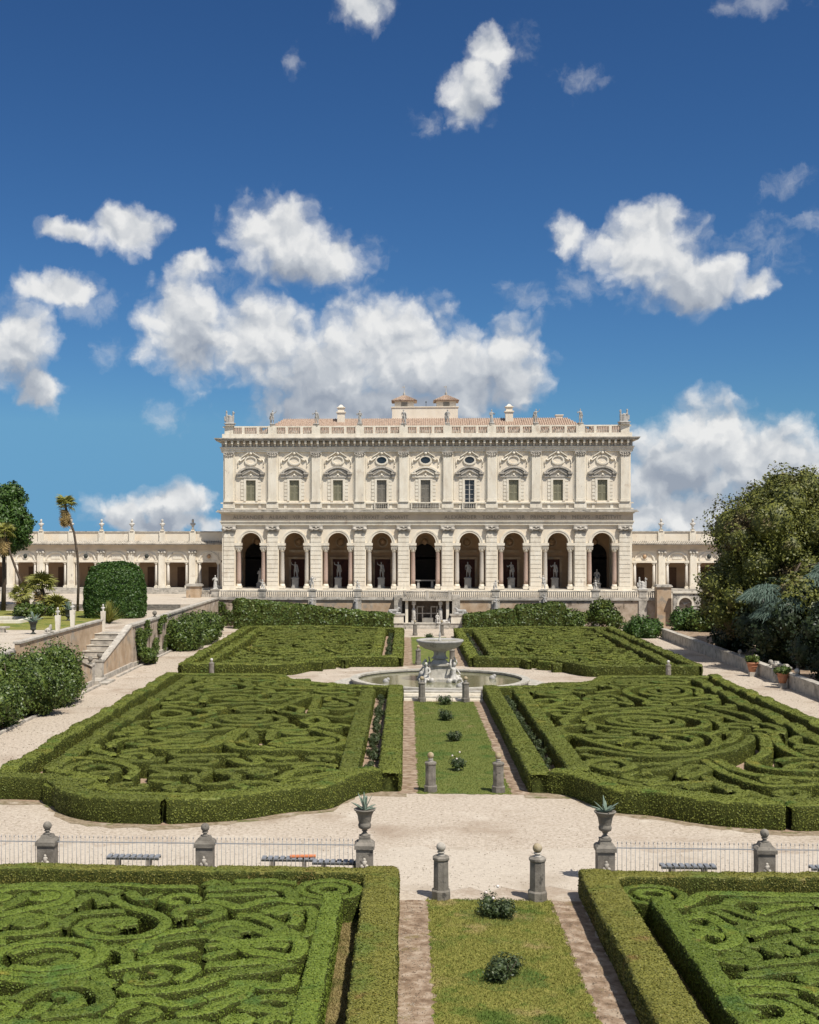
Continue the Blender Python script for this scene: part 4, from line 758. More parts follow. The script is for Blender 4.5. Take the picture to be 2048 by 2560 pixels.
def blades(name, x0, x1, y0, y1, n, m, seed, hgt=.05, z=.012):
    rng = np.random.default_rng(seed); P = np.c_[rng.uniform(x0, x1, n), rng.uniform(y0, y1, n), np.full(n, z)]
    a = rng.uniform(0, 2*math.pi, n); h = hgt*rng.uniform(.5, 1.4, n); w = .008*rng.uniform(.7, 1.6, n)
    dx = np.c_[np.cos(a), np.sin(a), 0*a]; ln = np.c_[rng.normal(0, .6, n), rng.normal(0, .6, n), np.ones(n)]; ln *= (h/np.linalg.norm(ln, axis=1))[:, None]
    V = np.stack([P - dx*w[:, None], P + dx*w[:, None], P + ln + dx*w[:, None]*.3, P + ln - dx*w[:, None]*.3], 1).reshape(-1, 3)
    return kind(link(name, np_mesh(name, V, np.arange(4*n).reshape(-1, 4)), m), 'stuff')
blades('grass_blades', -1.88, 1.88, 25, 37.8, 42000, 'grass', 3, .05)
blades('grass_blades', -2.0, 2.0, 53.3, 83.3, 30000, 'grass_green', 4, .055)
for s in (-1, 1): blades('grass_blades', *sorted((s*3.72, s*4.4)), 25, 35.6, 9000, 'dry_grass', 5 + s, .06, .014)
# greener turf watered round the roses
for i, (x, y, r) in enumerate([(.09,36.15,1.0),(-.06,30.95,1.05),(-.04,58.7,.9),(.05,67.0,.9),(-.05,74.6,.9)]):
    q = random.Random(i); sheet('watered_turf', [(x + r*q.uniform(.8, 1.25)*math.cos(a*.314), y + r*.8*q.uniform(.8, 1.25)*math.sin(a*.314)) for a in range(20)], .017, 'grass_green')
# loose stones, leaves and clods lying on the gravel
rng = np.random.default_rng(44); parts = [(-20, 20, 38.9, 47.0, 5200), (-20, 20, 47.0, 53.0, 1500), (-25, -20.6, 55, 140, 2600), (20.6, 25.2, 70, 138, 1800), (-2.75, -1.9, 24, 37.6, 900), (1.9, 2.6, 24, 37.6, 900), (-12, 12, 98, 104.6, 700)]
P = np.vstack([np.c_[rng.uniform(a, b, n), rng.uniform(c, d, n), rng.uniform(.012, .022, n)] for a, b, c, d, n in parts]); sz = np.repeat([.035, .04, .06, .06, .03, .03, .07], [p[4] for p in parts])
V, Q = leaf_quads(P, np.tile([0, 0, 1.], (len(P), 1)), 1.0, rng, .22, 1.4); ctr = np.repeat(P, 4, 0); V = ctr + (V - ctr)*np.repeat(sz, 4)[:, None]; V[:, 2] = np.maximum(V[:, 2], .009)
kind(link('loose_stones', np_mesh('loose_stones', V, Q), 'litter'), 'stuff')

# ---------------------------------------------------------------- clipped hedges
HH = .86
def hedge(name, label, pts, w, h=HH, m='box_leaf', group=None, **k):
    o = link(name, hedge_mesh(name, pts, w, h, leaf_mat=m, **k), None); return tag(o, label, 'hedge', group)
side = {-1: 'left', 1: 'right'}
# near pair of beds
NEAR = dict(step=.12, leaf=.036, dens=800, amp=.022, side_dens=.62)
for s in (-1, 1):
    sd_ = side[s]
    hedge('border_hedge', f'broad yellowish clipped hedge beside the {"left" if s<0 else "right"} earth path in the foreground', mir([(3.27, 22.5), (3.27, 38.2)], s), 1.05, m='border_leaf_near', straight=True, seed=11+s, steps=.02, **NEAR)
    hedge('border_hedge', f'brownish clipped hedge along the railing in front of the {sd_} foreground parterre', mir([(3.82, 37.86), (15.6 if s < 0 else 13.0, 37.86)], s), .66, m='border_leaf_near', straight=True, seed=21+s, steps=.03, **NEAR)
    hedge('border_hedge', f'narrow straight green hedge running from the round hedge in the {sd_} foreground parterre', mir([(4.66, 22.5), (4.62, 35.4)], s), .56, m='box_leaf_near', straight=True, seed=31+s, steps=.03, **NEAR)
def curves(txt): return [[tuple(map(float, t.split(','))) for t in ln.split()] for ln in txt.strip().splitlines()]
def parterre(label, C, w, h, m, seed, ctr, **k):
    t = thing('parterre', label, 'parterre', (*ctr, 0)); rr = random.Random(seed)
    for i, c in enumerate(C):
        if len(c) < 3: c = [c[0], ((c[0][0]+c[1][0])/2, (c[0][1]+c[1][1])/2), c[1]]
        xs, ys = [p[0] for p in c], [p[1] for p in c]; small = .74 if math.hypot(c[0][0]-c[-1][0], c[0][1]-c[-1][1]) < .05 and max(max(xs)-min(xs), max(ys)-min(ys)) < 2.3 else 1
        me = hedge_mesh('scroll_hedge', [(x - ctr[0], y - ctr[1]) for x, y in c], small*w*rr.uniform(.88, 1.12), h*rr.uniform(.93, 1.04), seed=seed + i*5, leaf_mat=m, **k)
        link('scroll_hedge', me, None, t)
    return t
NL, NR, ML, MR = (curves(b) for b in (BED_NL, BED_NR, BED_ML, BED_MR))
parterre('foreground parterre of scrolling box hedges on the left, cut by the picture edge', NL, .395, .77, 'box_leaf_near', 100, (-10, 30), step=.11, leaf=.034, dens=850, amp=.02, side_dens=.55)
parterre('foreground parterre of scrolling box hedges on the right, cut by the picture edge', NR, .395, .77, 'box_leaf_near', 900, (8, 30), step=.11, leaf=.034, dens=850, amp=.02, side_dens=.55)
# middle pair, this side of the fountain
MIDK = dict(step=.16, leaf=.048, dens=430, amp=.02, side_dens=.6)
for s in (-1, 1):
    sd_ = side[s]
    hedge('border_hedge', f'tall straight clipped hedge along the {sd_} side of the middle lawn', mir([(3.22, 53.9), (3.22, 85.2)], s), .98, .92, straight=True, seed=41+s, steps=.045, **MIDK)
    hedge('border_hedge', f'second straight hedge behind the roses, {sd_} of the middle lawn', mir([(5.05, 54.6), (5.05, 83.6)], s), .92, .90, straight=True, seed=51+s, steps=.06, **MIDK)
    hedge('border_hedge', f'outermost clipped hedge beside the {sd_} gravel walk, middle parterre', mir([(20.0, 52.0), (20.0, 92.0)], s), .85, .88, straight=True, seed=61+s, steps=.11, **MIDK)
    hedge('border_hedge', f'inner clipped hedge parallel to the {sd_} gravel walk, middle parterre', mir([(18.35, 54.8), (18.35, 90.4)], s), .85, .86, straight=True, seed=71+s, steps=.11, **MIDK)
    hedge('border_hedge', f'curved tall hedge at the front of the {sd_} middle parterre, part nearest the lawn', mir([(3.9,54.0),(4.7,53.4),(5.4,51.9),(6.0,50.4),(7.4,49.8),(9.4,48.3),(11.6,47.6)], s), .95, .98, seed=81+s, **MIDK)
    hedge('border_hedge', f'curved tall hedge at the front of the {sd_} middle parterre, part farthest from the lawn', mir([(12.1,47.55),(14.3,47.85),(15.9,49.1),(17.1,51.3),(18.4,51.75),(20.2,51.8)], s), .95, .98, seed=91+s, **MIDK)
    hedge('border_hedge', f'low second hedge echoing the curved front of the {sd_} middle parterre', mir([(5.2,54.8),(6.2,53.2),(7.6,51.7),(9.6,50.0),(11.8,49.3),(14.0,49.6),(15.4,51.0),(16.4,53.0),(18.2,54.3)], s), .62, .74, seed=101+s, **MIDK)
    hedge('border_hedge', f'hedge closing the far side of the {sd_} middle parterre by the fountain', mir([(3.6,84.9),(6.5,85.5),(9.2,86.9),(10.9,88.6),(11.6,90.6),(12.4,91.85),(15,92.0),(20.2,92.0)], s), .8, .84, seed=111+s, **MIDK)
    hedge('border_hedge', f'inner hedge along the far side of the {sd_} middle parterre', mir([(5.0,83.4),(7.2,83.8),(9.3,85.2),(10.8,87.2),(11.8,89.6),(13,90.35),(18.2,90.4)], s), .7, .8, seed=121+s, **MIDK)
parterre('middle parterre of scrolling box hedges left of the lawn, with rosette at its centre', ML, .52, .82, 'box_leaf', 2000, (-11.5, 70), **MIDK)
parterre('middle parterre of scrolling box hedges right of the lawn, with large spiral rosette', MR, .52, .82, 'box_leaf', 3000, (11.5, 70), **MIDK)
# far pair, beyond the fountain: the same pattern turned over
FARK = dict(step=.26, leaf=.085, dens=140, amp=.025, side_dens=.6)
for s in (-1, 1):
    sd_ = side[s]
    for j, (lab, P, w, st) in enumerate([
        (f'straight clipped hedge {sd_} of the far lawn behind the fountain', [(3.25,105.8),(3.25,138.0)], .95, True),
        (f'second straight hedge {sd_} of the far lawn behind the fountain', [(5.2,106.9),(5.2,137.6)], .9, True),
        (f'outermost clipped hedge beside the far {sd_} gravel walk', [(20.4,99.0),(20.4,140.5)], .9, True),
        (f'inner clipped hedge beside the far {sd_} gravel walk', [(18.7,100.4),(18.7,139.4)], .9, True),
        (f'hedge bending round the fountain gravel, front of the {sd_} far parterre', [(3.4,105.8),(6.0,105.7),(8.3,105.3),(10.2,103.2),(11.6,99.8),(12.4,99.0),(15.5,98.95),(20.3,98.95)], .95, False),
        (f'hedge closing the {sd_} far parterre near the palace', [(3.4,138.2),(7,139.6),(11.5,141.6),(16,141.0),(20.3,140.4)], .9, False)]):
        hedge('border_hedge', lab, mir(P, s), w, .92, straight=st, seed=131 + j*7 + s, steps=.10 if st else 0, **FARK)
far = [[(x, 191.0 - y) for x, y in c] for c in ML[:]]
parterre('far parterre of box scrolls left of the lawn beyond the fountain', far, .50, .78, 'box_leaf', 5000, (-11.5, 121), **FARK)
parterre('far parterre of box scrolls right of the lawn beyond the fountain', [[(-x, y) for x, y in c] for c in far], .50, .78, 'box_leaf', 6000, (11.5, 121), **FARK)

# ---------------------------------------------------------------- roses
def bush_mesh(name, w, h, n, leaf, seed):
    rr = random.Random(seed); bl = [(rr.uniform(-.3,.3)*w, rr.uniform(-.3,.3)*w, h*rr.uniform(.35,.65), w*rr.uniform(.2,.3)) for _ in range(7)]
    return crown_mesh(name, bl, n, leaf, seed, core=.6, shell=(.7, 1.25), rough=.3)
for i, (x, y, w) in enumerate([(.09,36.15,.95),(-.06,30.95,.95),(-.04,58.7,.9),(.05,67.0,.9),(-.05,74.6,.95),(.03,81.8,1.0),(0,134.5,1.1)]):
    lab = ['rose bush with white flowers on the lawn just behind the foreground stone posts', 'dark rose bush in the middle of the foreground lawn', 'rose bush on the middle lawn nearest the stone posts', 'second rose bush up the middle lawn towards the fountain', 'third rose bush up the middle lawn towards the fountain', 'rose bush at the foot of the fountain steps', 'small rose bush at the far end of the lawn by the palace'][i]
    t = thing('rose_bush', lab, 'rose bush', (x, y, 0)); link('foliage', bush_mesh('foliage', w, .62, 1500 if i < 2 else 700, .045 if i < 2 else .06, 70 + i), 'rose_leaf', t)
    mb = MB()
    for q in range(5):
        a = q*1.3 + i; mb.tube([(0,0,0),(.12*math.cos(a),.12*math.sin(a),.22),(.3*w*math.cos(a),.3*w*math.sin(a),.5)], [.012,.01,.006], 5)
    mb.build('stem', 'bark', t)
    if i in (0, 2):
        for q, (fx, fy, fz) in enumerate([(-.3,-.1,.72),(.05,.05,.86),(-.1,-.25,.6)]):
            MB().ball((fx, fy, fz), .045, 8).build('flower', 'petal', t)
rb = [link('rose_row', bush_mesh('rose_row', .8, .8, 420, .07, 300 + k), 'rose_leaf') for k in range(3)]
for o in rb: o.location = (0, -300, 0)
rose_src = [o.data for o in rb]
for o in rb: bpy.data.objects.remove(o)
rr = random.Random(8)
def nth(k): return f'{k}{"th" if 10 <= k % 100 <= 20 else {1: "st", 2: "nd", 3: "rd"}.get(k % 10, "th")}'
for s in (-1, 1):
    for y0, y1, st in ((55.5, 83.5, 1.15), (108, 137, 1.6)):
        y = y0; k = 0; reg = 'middle' if y0 < 100 else 'far'
        while y < y1:
            k += 1; o = link('rose_bush', rose_src[rr.randrange(3)], 'rose_leaf'); o.location = (s*(4.16 + rr.uniform(-.08, .08)), y, 0); o.rotation_euler = (0, 0, rr.uniform(0, 6)); sc = rr.uniform(.55, .95); o.scale = (sc*.8, sc, sc)
            tag(o, f'{nth(k)} rose bush from the near end, hedge row {side[s]} of {reg} lawn', 'rose bush', f'roses between the hedges, {side[s]} of the {reg} lawn')
            y += st*rr.uniform(.8, 1.3)
# ---------------------------------------------------------------- sculpture
def fig(kind_):
    m = MB(); c = m.capsule
    if kind_ in ('raised', 'lean', 'spear'):
        c((-.09,0,.9),.105,(-.11,-.04,.48),.075); c((-.11,-.04,.48),.072,(-.12,.02,.08),.05); c((-.12,.02,.06),.05,(-.13,-.14,.03),.035)
        c((.10,0,.9),.105,(.14,-.09,.5),.075); c((.14,-.09,.5),.07,(.17,.06,.08),.05); c((.17,.06,.06),.05,(.19,-.08,.03),.035)
        c((0,0,.92),.15,(.01,0,1.2),.145); c((.01,0,1.2),.16,(.0,0,1.38),.17); c((-.17,0,1.42),.07,(.17,0,1.42),.07)
        c((0,0,1.45),.06,(.0,-.02,1.6),.06); c((0,-.03,1.66),.085,(0,-.02,1.72),.085)
        if kind_ == 'raised': c((-.2,0,1.42),.062,(-.42,-.04,1.5),.05); c((-.42,-.04,1.5),.05,(-.48,-.1,1.76),.04); c((.2,0,1.42),.062,(.3,.03,1.14),.05); c((.3,.03,1.14),.048,(.24,-.16,.95),.04)
        elif kind_ == 'spear': c((-.2,0,1.42),.062,(-.38,-.04,1.22),.05); c((-.38,-.04,1.22),.05,(-.5,-.12,1.42),.04); c((.2,0,1.42),.062,(.3,.04,1.14),.05); c((.3,.04,1.14),.048,(.33,-.1,.9),.04); c((-.5,-.12,.7),.025,(-.5,-.12,1.95),.02)
        else: c((-.2,0,1.42),.062,(-.3,.02,1.14),.05); c((-.3,.02,1.14),.048,(-.27,-.12,.9),.04); c((.2,0,1.42),.062,(.36,.0,1.2),.05); c((.36,0,1.2),.05,(.44,-.1,1.02),.04)
        c((.22,.08,.0),.10,(.26,.08,.75),.07)          # tree-stump support
        c((.2,.1,1.38),.09,(.3,.14,.7),.12)            # cloak
        m.box(-.32,.38,-.24,.24,-.06,.03)
    elif kind_ == 'draped':
        c((0,0,.12),.27,(0,0,.6),.22); c((0,0,.6),.22,(0,0,.95),.18); c((0,0,.95),.17,(0,0,1.3),.165); c((-.16,0,1.36),.075,(.16,0,1.36),.075)
        c((0,0,1.4),.06,(0,-.02,1.55),.06); c((0,-.02,1.6),.09,(0,-.02,1.68),.085)
        c((-.2,0,1.36),.065,(-.3,-.02,1.08),.06); c((-.3,-.02,1.08),.05,(-.12,-.2,1.08),.045); c((.2,0,1.36),.065,(.34,0,1.1),.055); c((.34,0,1.1),.05,(.42,-.16,1.3),.04)
        for q in range(6): a = q*1.05 + .3; c((.24*math.cos(a),.24*math.sin(a),.06),.06,(.15*math.cos(a),.15*math.sin(a),.95),.04)
        m.box(-.34,.34,-.3,.3,-.06,.04)
    elif kind_ == 'seated':
        m.box(-.3,.3,-.15,.35,0,.5); c((-.13,.1,.55),.13,(-.16,-.32,.55),.1); c((.13,.1,.55),.13,(.16,-.32,.55),.1); c((-.16,-.34,.53),.09,(-.17,-.36,.08),.08); c((.16,-.34,.53),.09,(.17,-.3,.08),.08)
        c((0,.1,.6),.17,(0,.08,1.05),.16); c((-.17,.08,1.1),.07,(.17,.08,1.1),.07); c((0,.06,1.15),.06,(0,.04,1.26),.06); c((0,.02,1.32),.09,(0,.02,1.4),.085)
        c((-.2,.08,1.1),.06,(-.3,0,.82),.055); c((-.3,0,.82),.05,(-.18,-.25,.68),.045); c((.2,.08,1.1),.06,(.3,0,.82),.055); c((.3,0,.82),.05,(.18,-.25,.68),.045); m.box(-.38,.38,-.5,.42,-.06,.03)
    elif kind_ == 'putto':
        c((-.1,0,.45),.11,(-.12,-.06,.08),.07); c((.1,0,.45),.11,(.16,-.1,.1),.07); c((0,0,.5),.15,(0,0,.8),.14); c((0,-.02,.9),.07,(0,-.02,1.0),.07); c((0,-.02,1.06),.12,(0,-.02,1.1),.12)
        c((-.15,0,.82),.06,(-.36,-.05,.95),.05); c((-.36,-.05,.95),.05,(-.3,-.1,1.2),.04); c((.15,0,.82),.06,(.34,-.05,.7),.05); c((.2,.1,.1),.12,(.22,.1,.5),.09); m.box(-.32,.36,-.25,.25,-.06,.03)
    elif kind_ == 'trophy':
        c((0,0,.1),.28,(0,0,.5),.22); c((-.32,0,.1),.12,(-.34,0,.85),.12); c((-.34,0,.9),.1,(-.34,0,1.1),.09); c((-.34,0,1.2),.1,(-.34,0,1.28),.09); c((-.34,0,.95),.06,(-.08,-.08,.75),.05)
        c((.32,.05,.1),.12,(.34,.05,.8),.12); c((.34,.05,.85),.1,(.34,.05,1.05),.09); c((.34,.05,1.15),.1,(.34,.05,1.22),.09); c((.34,.05,.9),.06,(.5,-.08,1.15),.05); c((0,0,.5),.18,(0,0,.72),.2); c((-.5,0,.3),.1,(-.55,0,.7),.06)
        m.box(-.6,.6,-.3,.3,-.06,.05)
    elif kind_ == 'bust':
        c((0,0,.2),.12,(0,0,.3),.14); c((-.13,0,.34),.09,(.13,0,.34),.09); c((0,0,.38),.07,(0,0,.5),.065); c((0,-.02,.56),.1,(0,-.01,.64),.095); c((0,0,.03),.1,(0,0,.15),.06)
    elif kind_ == 'lion':
        c((-.5,0,.28),.2,(.35,0,.3),.19); c((.38,0,.42),.17,(.5,0,.6),.14); c((.52,0,.62),.13,(.66,0,.58),.08); c((.3,-.14,.1),.07,(.72,-.14,.07),.06); c((.3,.14,.1),.07,(.72,.14,.07),.06)
        c((-.5,-.17,.22),.15,(-.28,-.2,.1),.08); c((-.5,.17,.22),.15,(-.28,.2,.1),.08); c((-.66,0,.2),.05,(-.8,-.12,.08),.04); m.box(-.85,.8,-.3,.3,-.05,.06)
    elif kind_ == 'triton':
        c((0,0,.1),.3,(0,-.05,.4),.3); c((-.2,-.2,.3),.14,(-.25,-.5,.35),.11); c((.2,-.2,.3),.14,(.3,-.45,.4),.11); c((-.25,-.5,.35),.1,(-.25,-.5,.0),.08); c((.3,-.45,.4),.1,(.4,-.6,.05),.08)
        c((0,-.05,.5),.2,(0,0,1.05),.19); c((-.22,0,1.15),.09,(.22,0,1.15),.09); c((0,-.05,1.2),.07,(0,-.08,1.35),.07); c((0,-.1,1.42),.12,(0,-.09,1.5),.12)
        c((-.26,0,1.15),.085,(-.4,-.05,1.45),.07); c((-.4,-.05,1.45),.07,(-.2,.05,1.8),.06); c((.26,0,1.15),.085,(.42,-.1,.9),.07); c((.42,-.1,.9),.07,(.32,-.38,.75),.06)
        c((.4,.1,.05),.25,(.5,0,.3),.2); c((-.4,.1,.05),.25,(-.45,0,.25),.2)
    return m
SC = {k: remeshed('sculpture_' + k, fig(k), .035 if k != 'triton' else .05) for k in ('raised', 'lean', 'spear', 'draped', 'seated', 'putto', 'trophy', 'bust', 'lion', 'triton')}
def statue(kind_, label, loc, size=1.0, rz=0.0, m='white_marble', group=None, plinth=None, cat='statue', flip=False):
    """plinth = (width, height, material): a block below the figure"""
    t = thing('statue' if cat == 'statue' else cat.replace(' ', '_'), label, cat, loc, rz, group)
    z = 0
    if plinth:
        w, hgt, pm = plinth; z = hgt
        MB().cbox(0,0,0,w*1.12,w*1.12,hgt*.14).cbox(0,0,hgt*.14,w,w,hgt*.74).cbox(0,0,hgt*.88,w*1.12,w*1.12,hgt*.12).build('plinth', pm, t)
    me = SC[kind_].copy(); me.materials.clear(); o = link('figure', me, m, t, (0, 0, z + .06*size)); o.scale = (-size if flip else size, size, size)
    return t

# ---------------------------------------------------------------- the palace
PY = 160.0; BAY = 5.65; HW = 26.4
PX = lambda i: (i - 4)*BAY
pal = thing('palace', 'cream two-storey villa with nine arches and statues along its roof balustrade', 'palace', (0, PY, 0))
def pb(name, m, f, parent=pal):
    mb = MB(); f(mb); return mb.build(name, m, parent)
# main body behind the front, side and back walls
pb('wall_body', 'stucco', lambda b: (b.box(-26.2, 26.2, 7.0, 20, 3.0, 22.9), b.box(-26.2, 26.2, .62, 6.99, 13.0, 22.9), b.box(-26.2,-24.6,.9,6.99,3.0,12.99), b.box(24.6,26.2,.9,6.99,3.0,12.99)))
# upper front wall, cut for each window
def upper(b):
    for i in range(9):
        x = PX(i); l, r = x - BAY/2, x + BAY/2
        if i == 0: l = -26.2
        if i == 8: r = 26.2
        lo = 14.7 if 3 <= i <= 5 else 15.75
        b.box(l, x - .66, 0, .6, 14.4, 22.7); b.box(x + .66, r, 0, .6, 14.4, 22.7); b.box(x - .66, x + .66, 0, .6, 18.42, 22.7)
        b.box(x - .66, x + .66, 0, .6, 14.4, lo)
pb('upper_wall', 'stucco', upper)
# recessed panels' raised frames between pilasters
for i in range(9):
    x = PX(i)
    for q in (-1, 1): MB().box(x + q*1.98 - .05, x + q*1.98 + .05, -.05, -.002, 15.9, 21.3).build('wall_moulding', 'travertine', pal)
# each window
for i in range(9):
    x = PX(i); tall = 3 <= i <= 5; lo = 14.75 if tall else 15.76
    w = pb('window', 'travertine', lambda b: (b.box(x-.92, x-.63, -.12, .3, lo - .02, 18.72), b.box(x+.63, x+.92, -.12, .3, lo - .02, 18.72), b.box(x-.629, x+.629, -.12, .3, 18.42, 18.72)))
    for s in (-1, 1):
        for k in range(6):
            z = 15.9 + k*.46
            MB().box(*sorted((x + s*.925, x + s*1.32)), -.075, -.003, z, z + .38).build('quoin', 'travertine', w)
    def ped(b):
        # swan-topped curved pediment with a small gable inside
        b.arch_band(x, 18.15, 1.95, 2.2, -.42, -.004, 40, 140, 14, .93); b.arch_band(x, 18.05, 1.72, 1.9, -.27, -.004, 42, 138, 14, .93)
        for s in (-1, 1): b.box(*sorted((x + s*1.25, x + s*1.85)), -.42, -.004, 19.18, 19.42); b.box(*sorted((x + s*1.3, x + s*1.72)), -.26, -.004, 18.75, 19.17)
        b.prism([(x-1.1, 19.02), (x, 19.62), (x+1.1, 19.02), (x+1.1, 19.2), (x, 19.85), (x-1.1, 19.2)], -.3, -.004)
        b.box(x-1.28, x+1.28, -.2, -.003, 18.74, 18.98)
    pb('pediment', 'weathered_stone' if i != 4 else 'travertine', ped, w)
    b = MB().ball((x, -.14, 19.1), .16, 10); b.ball((x-.22, -.1, 18.95), .1, 8); b.ball((x+.22, -.1, 18.95), .1, 8); b.build('keystone_mask', 'travertine', w)
    if i == 5:
        gl = MB().box(x-.62, x+.62, .22, .26, lo, 18.41).build('pane', 'dark_glass', w)
        fb = MB().box(x-.06, x+.06, .12, .215, lo, 18.41)
        for s in (-1, 1): fb.box(*sorted((x+s*.56, x+s*.62)), .14, .215, lo, 18.41)
        for k in range(1, 6): fb.box(x-.559, x+.559, .15, .214, lo + k*.6, lo + k*.6 + .045)
        fb.build('glazing_bars', 'white_marble', w)
    else:
        sm = 'shutter_grey' if tall else 'shutter'
        for s in (-1, 1):
            b = MB(); x0, x1 = sorted((x + s*.02, x + s*.61)); b.box(x0, x1, .2, .24, lo, 18.41)
            b.box(x0, x0+.08, .14, .199, lo, 18.41); b.box(x1-.08, x1, .14, .199, lo, 18.41)
            for z in (lo, lo + (18.41-lo)*.36, lo + (18.41-lo)*.68, 18.31): b.box(x0+.081, x1-.081, .145, .199, z, z + .1)
            k = lo + .16
            while k < 18.25: b.box(x0+.082, x1-.082, .17, .198, k, k + .05); k += .11
            b.build('shutter', sm, w)
    if tall:
        hw = .95 if i != 4 else 1.9
        rb_ = MB().box(x-hw, x+hw, -.45, -.32, 15.42, 15.56); rb_.box(x-hw, x+hw, -.47, -.30, 14.62, 14.72)
        for s in (-1, 1): rb_.box(*sorted((x+s*hw, x+s*(hw-.14))), -.44, -.33, 14.721, 15.419)
        bal = rb_.build('balcony', 'travertine', w)
        bb = MB(); n = int((2*hw-.3)/.2)
        for k in range(n): bb.lathe([(.03,0),(.06,.12),(.075,.26),(.04,.42),(.035,.55),(.05,.69)], x - hw + .24 + k*(2*hw-.48)/(n-1), -.385, 14.722, n=7)
        kind(bb.build('balusters', 'weathered_stone', bal), 'stuff')
    # oval window and its broken pediment
    oc = pb('oculus', 'travertine', lambda b: b.arch_band(x, 20.98, .62, .82, -.16, -.004, 0, 360, 28, .70))
    MB().arch_band(x, 20.98, .001, .61, -.02 if not tall else -.03, -.004, 0, 360, 24, .70).build('pane' if tall else 'oval_panel', 'dark_glass' if tall else 'stucco', oc)
    def crest(b):
        for s in (-1, 1):
            q = [(x+s*.28, 21.95), (x+s*.28, 22.08), (x+s*1.15, 21.53), (x+s*1.15, 21.38)]
            b.prism(q if s > 0 else q[::-1], -.3, -.004)
            b.tube([(x+s*.75, -.1, 21.4), (x+s*1.05, -.14, 21.12), (x+s*1.3, -.14, 20.92), (x+s*1.5, -.12, 21.02), (x+s*1.45, -.1, 21.2)], [.07,.11,.12,.1,.05], 7)
            b.tube([(x+s*1.62, -.06, 21.1), (x+s*1.7, -.08, 20.7), (x+s*1.66, -.08, 20.3)], [.04,.08,.04], 6); b.ball((x+s*1.66, -.08, 20.24), .09, 7)
        b.ball((x, -.14, 21.86), .2, 9); b.box(x-.26, x+.26, -.2, -.004, 21.92, 22.08)
        b.tube([(x+.85*math.cos(R(a)), -.1, 20.98 + .62*math.sin(R(a))) for a in range(200, 345, 12)], [.03] + [.06]*11 + [.03], 6)
    pb('oculus_crest', 'travertine', crest, oc)
# pilasters of the upper storey
def upper_pilaster(x, end=0):
    w = .54
    p = pb('pilaster', 'travertine', lambda b: (b.box(x-w, x+w, -.36, -.002, 15.95, 21.42), b.box(x-w-.2, x+w+.2, -.15, -.001, 15.6, 22.05)))
    MB().box(x-.62, x+.62, -.44, -.003, 15.6, 15.75).box(x-.58, x+.58, -.4, -.003, 15.751, 15.95).build('base', 'travertine', p)
    def cap(b):
        b.frustum(x, -.2, 21.42, 21.92, 1.1, .4, 1.3, .44); b.box(x-.72, x+.72, -.48, -.003, 21.93, 22.04)
        for s in (-1, 1):
            b.tube([(x+s*.5, -.4, 21.62), (x+s*.66, -.46, 21.74), (x+s*.62, -.46, 21.86)], .09, 6)
            b.ball((x+s*.3, -.4, 21.6), .12, 7); b.ball((x+s*.28, -.42, 21.8), .1, 7)
        b.ball((x, -.42, 21.8), .12, 7); b.ball((x, -.4, 21.55), .12, 7)
    pb('capital', 'weathered_stone', cap, p)
for i in range(10): upper_pilaster((i - 4.5)*BAY)
# pedestal course below the upper storey
pb('pedestal_course', 'travertine', lambda b: (b.box(-26.5, 26.5, -.28, -.005, 15.38, 15.55), b.box(-26.5, 26.5, -.24, -.006, 14.62, 14.8), [b.box((i-4.5)*BAY-.78, (i-4.5)*BAY+.78, -.3, -.004, 14.81, 15.37) for i in range(10)], [b.box(PX(i)-1.35, PX(i)-.99, -.16, -.004, 14.81, 15.37) for i in range(9)], [b.box(PX(i)+.99, PX(i)+1.35, -.16, -.004, 14.81, 15.37) for i in range(9)]))
# top entablature
def band(b, z0, z1, out, back=20.0):
    h = HW - .2 + out; b.box(-h, h, -out, back + out, z0, z1)
pb('architrave', 'travertine', lambda b: (band(b, 22.05, 22.32, .24), band(b, 22.32, 22.6, .32), band(b, 22.6, 22.72, .42)))
pb('upper_frieze', 'weathered_stone', lambda b: band(b, 22.72, 23.5, .2))
corn = pb('cornice', 'weathered_stone', lambda b: (band(b, 23.5, 23.6, .85), band(b, 23.6, 23.74, .95), band(b, 23.74, 23.86, 1.05)))
mod = MB().box(-.13, .13, -.8, -.205, 23.12, 23.49).box(-.11, .11, -.5, -.204, 22.78, 23.119)
mo = mod.build('modillion', 'travertine', corn); n = 66
for k in range(n):
    o = mo if k == 0 else mo.copy()
    if k: COL.objects.link(o)
    o.location = (-25.75 + 51.5*k/(n-1), 0, 0)
rs = MB().box(-.2, .2, -.24, -.205, 22.86, 23.3).build('frieze_panel', 'frieze', corn)
for k in range(n-1):
    o = rs if k == 0 else rs.copy()
    if k: COL.objects.link(o)
    o.location = (-25.75 + 51.5*(k+.5)/(n-1), 0, 0)
# roof balustrade
def roof_bal(b):
    b.box(-26.3, 26.3, -.45, .35, 23.861, 24.42)
    b.box(-26.2, 26.2, -.32, .12, 25.24, 25.42)
    for i in range(10): x = (i-4.5)*BAY; b.box(x-.55, x+.55, -.42, .22, 24.421, 25.44)
    for i in range(9):
        for q in (-.17, .17): x = PX(i) + q*BAY; b.box(x-.16, x+.16, -.34, .14, 24.421, 25.239)
bo = pb('roof_balustrade', 'travertine', roof_bal)
bb = MB()
for i in range(9):
    for k in range(21):
        x = PX(i) - 2.15 + k*.215
        if min(abs(x - PX(i) - q*BAY) for q in (-.17, .17)) < .2: continue
        bb.lathe([(.05,0),(.07,.1),(.085,.28),(.045,.5),(.04,.62),(.07,.8)], x, -.1, 24.425, n=6)
kind(bb.build('balusters', 'weathered_stone', bo), 'stuff')
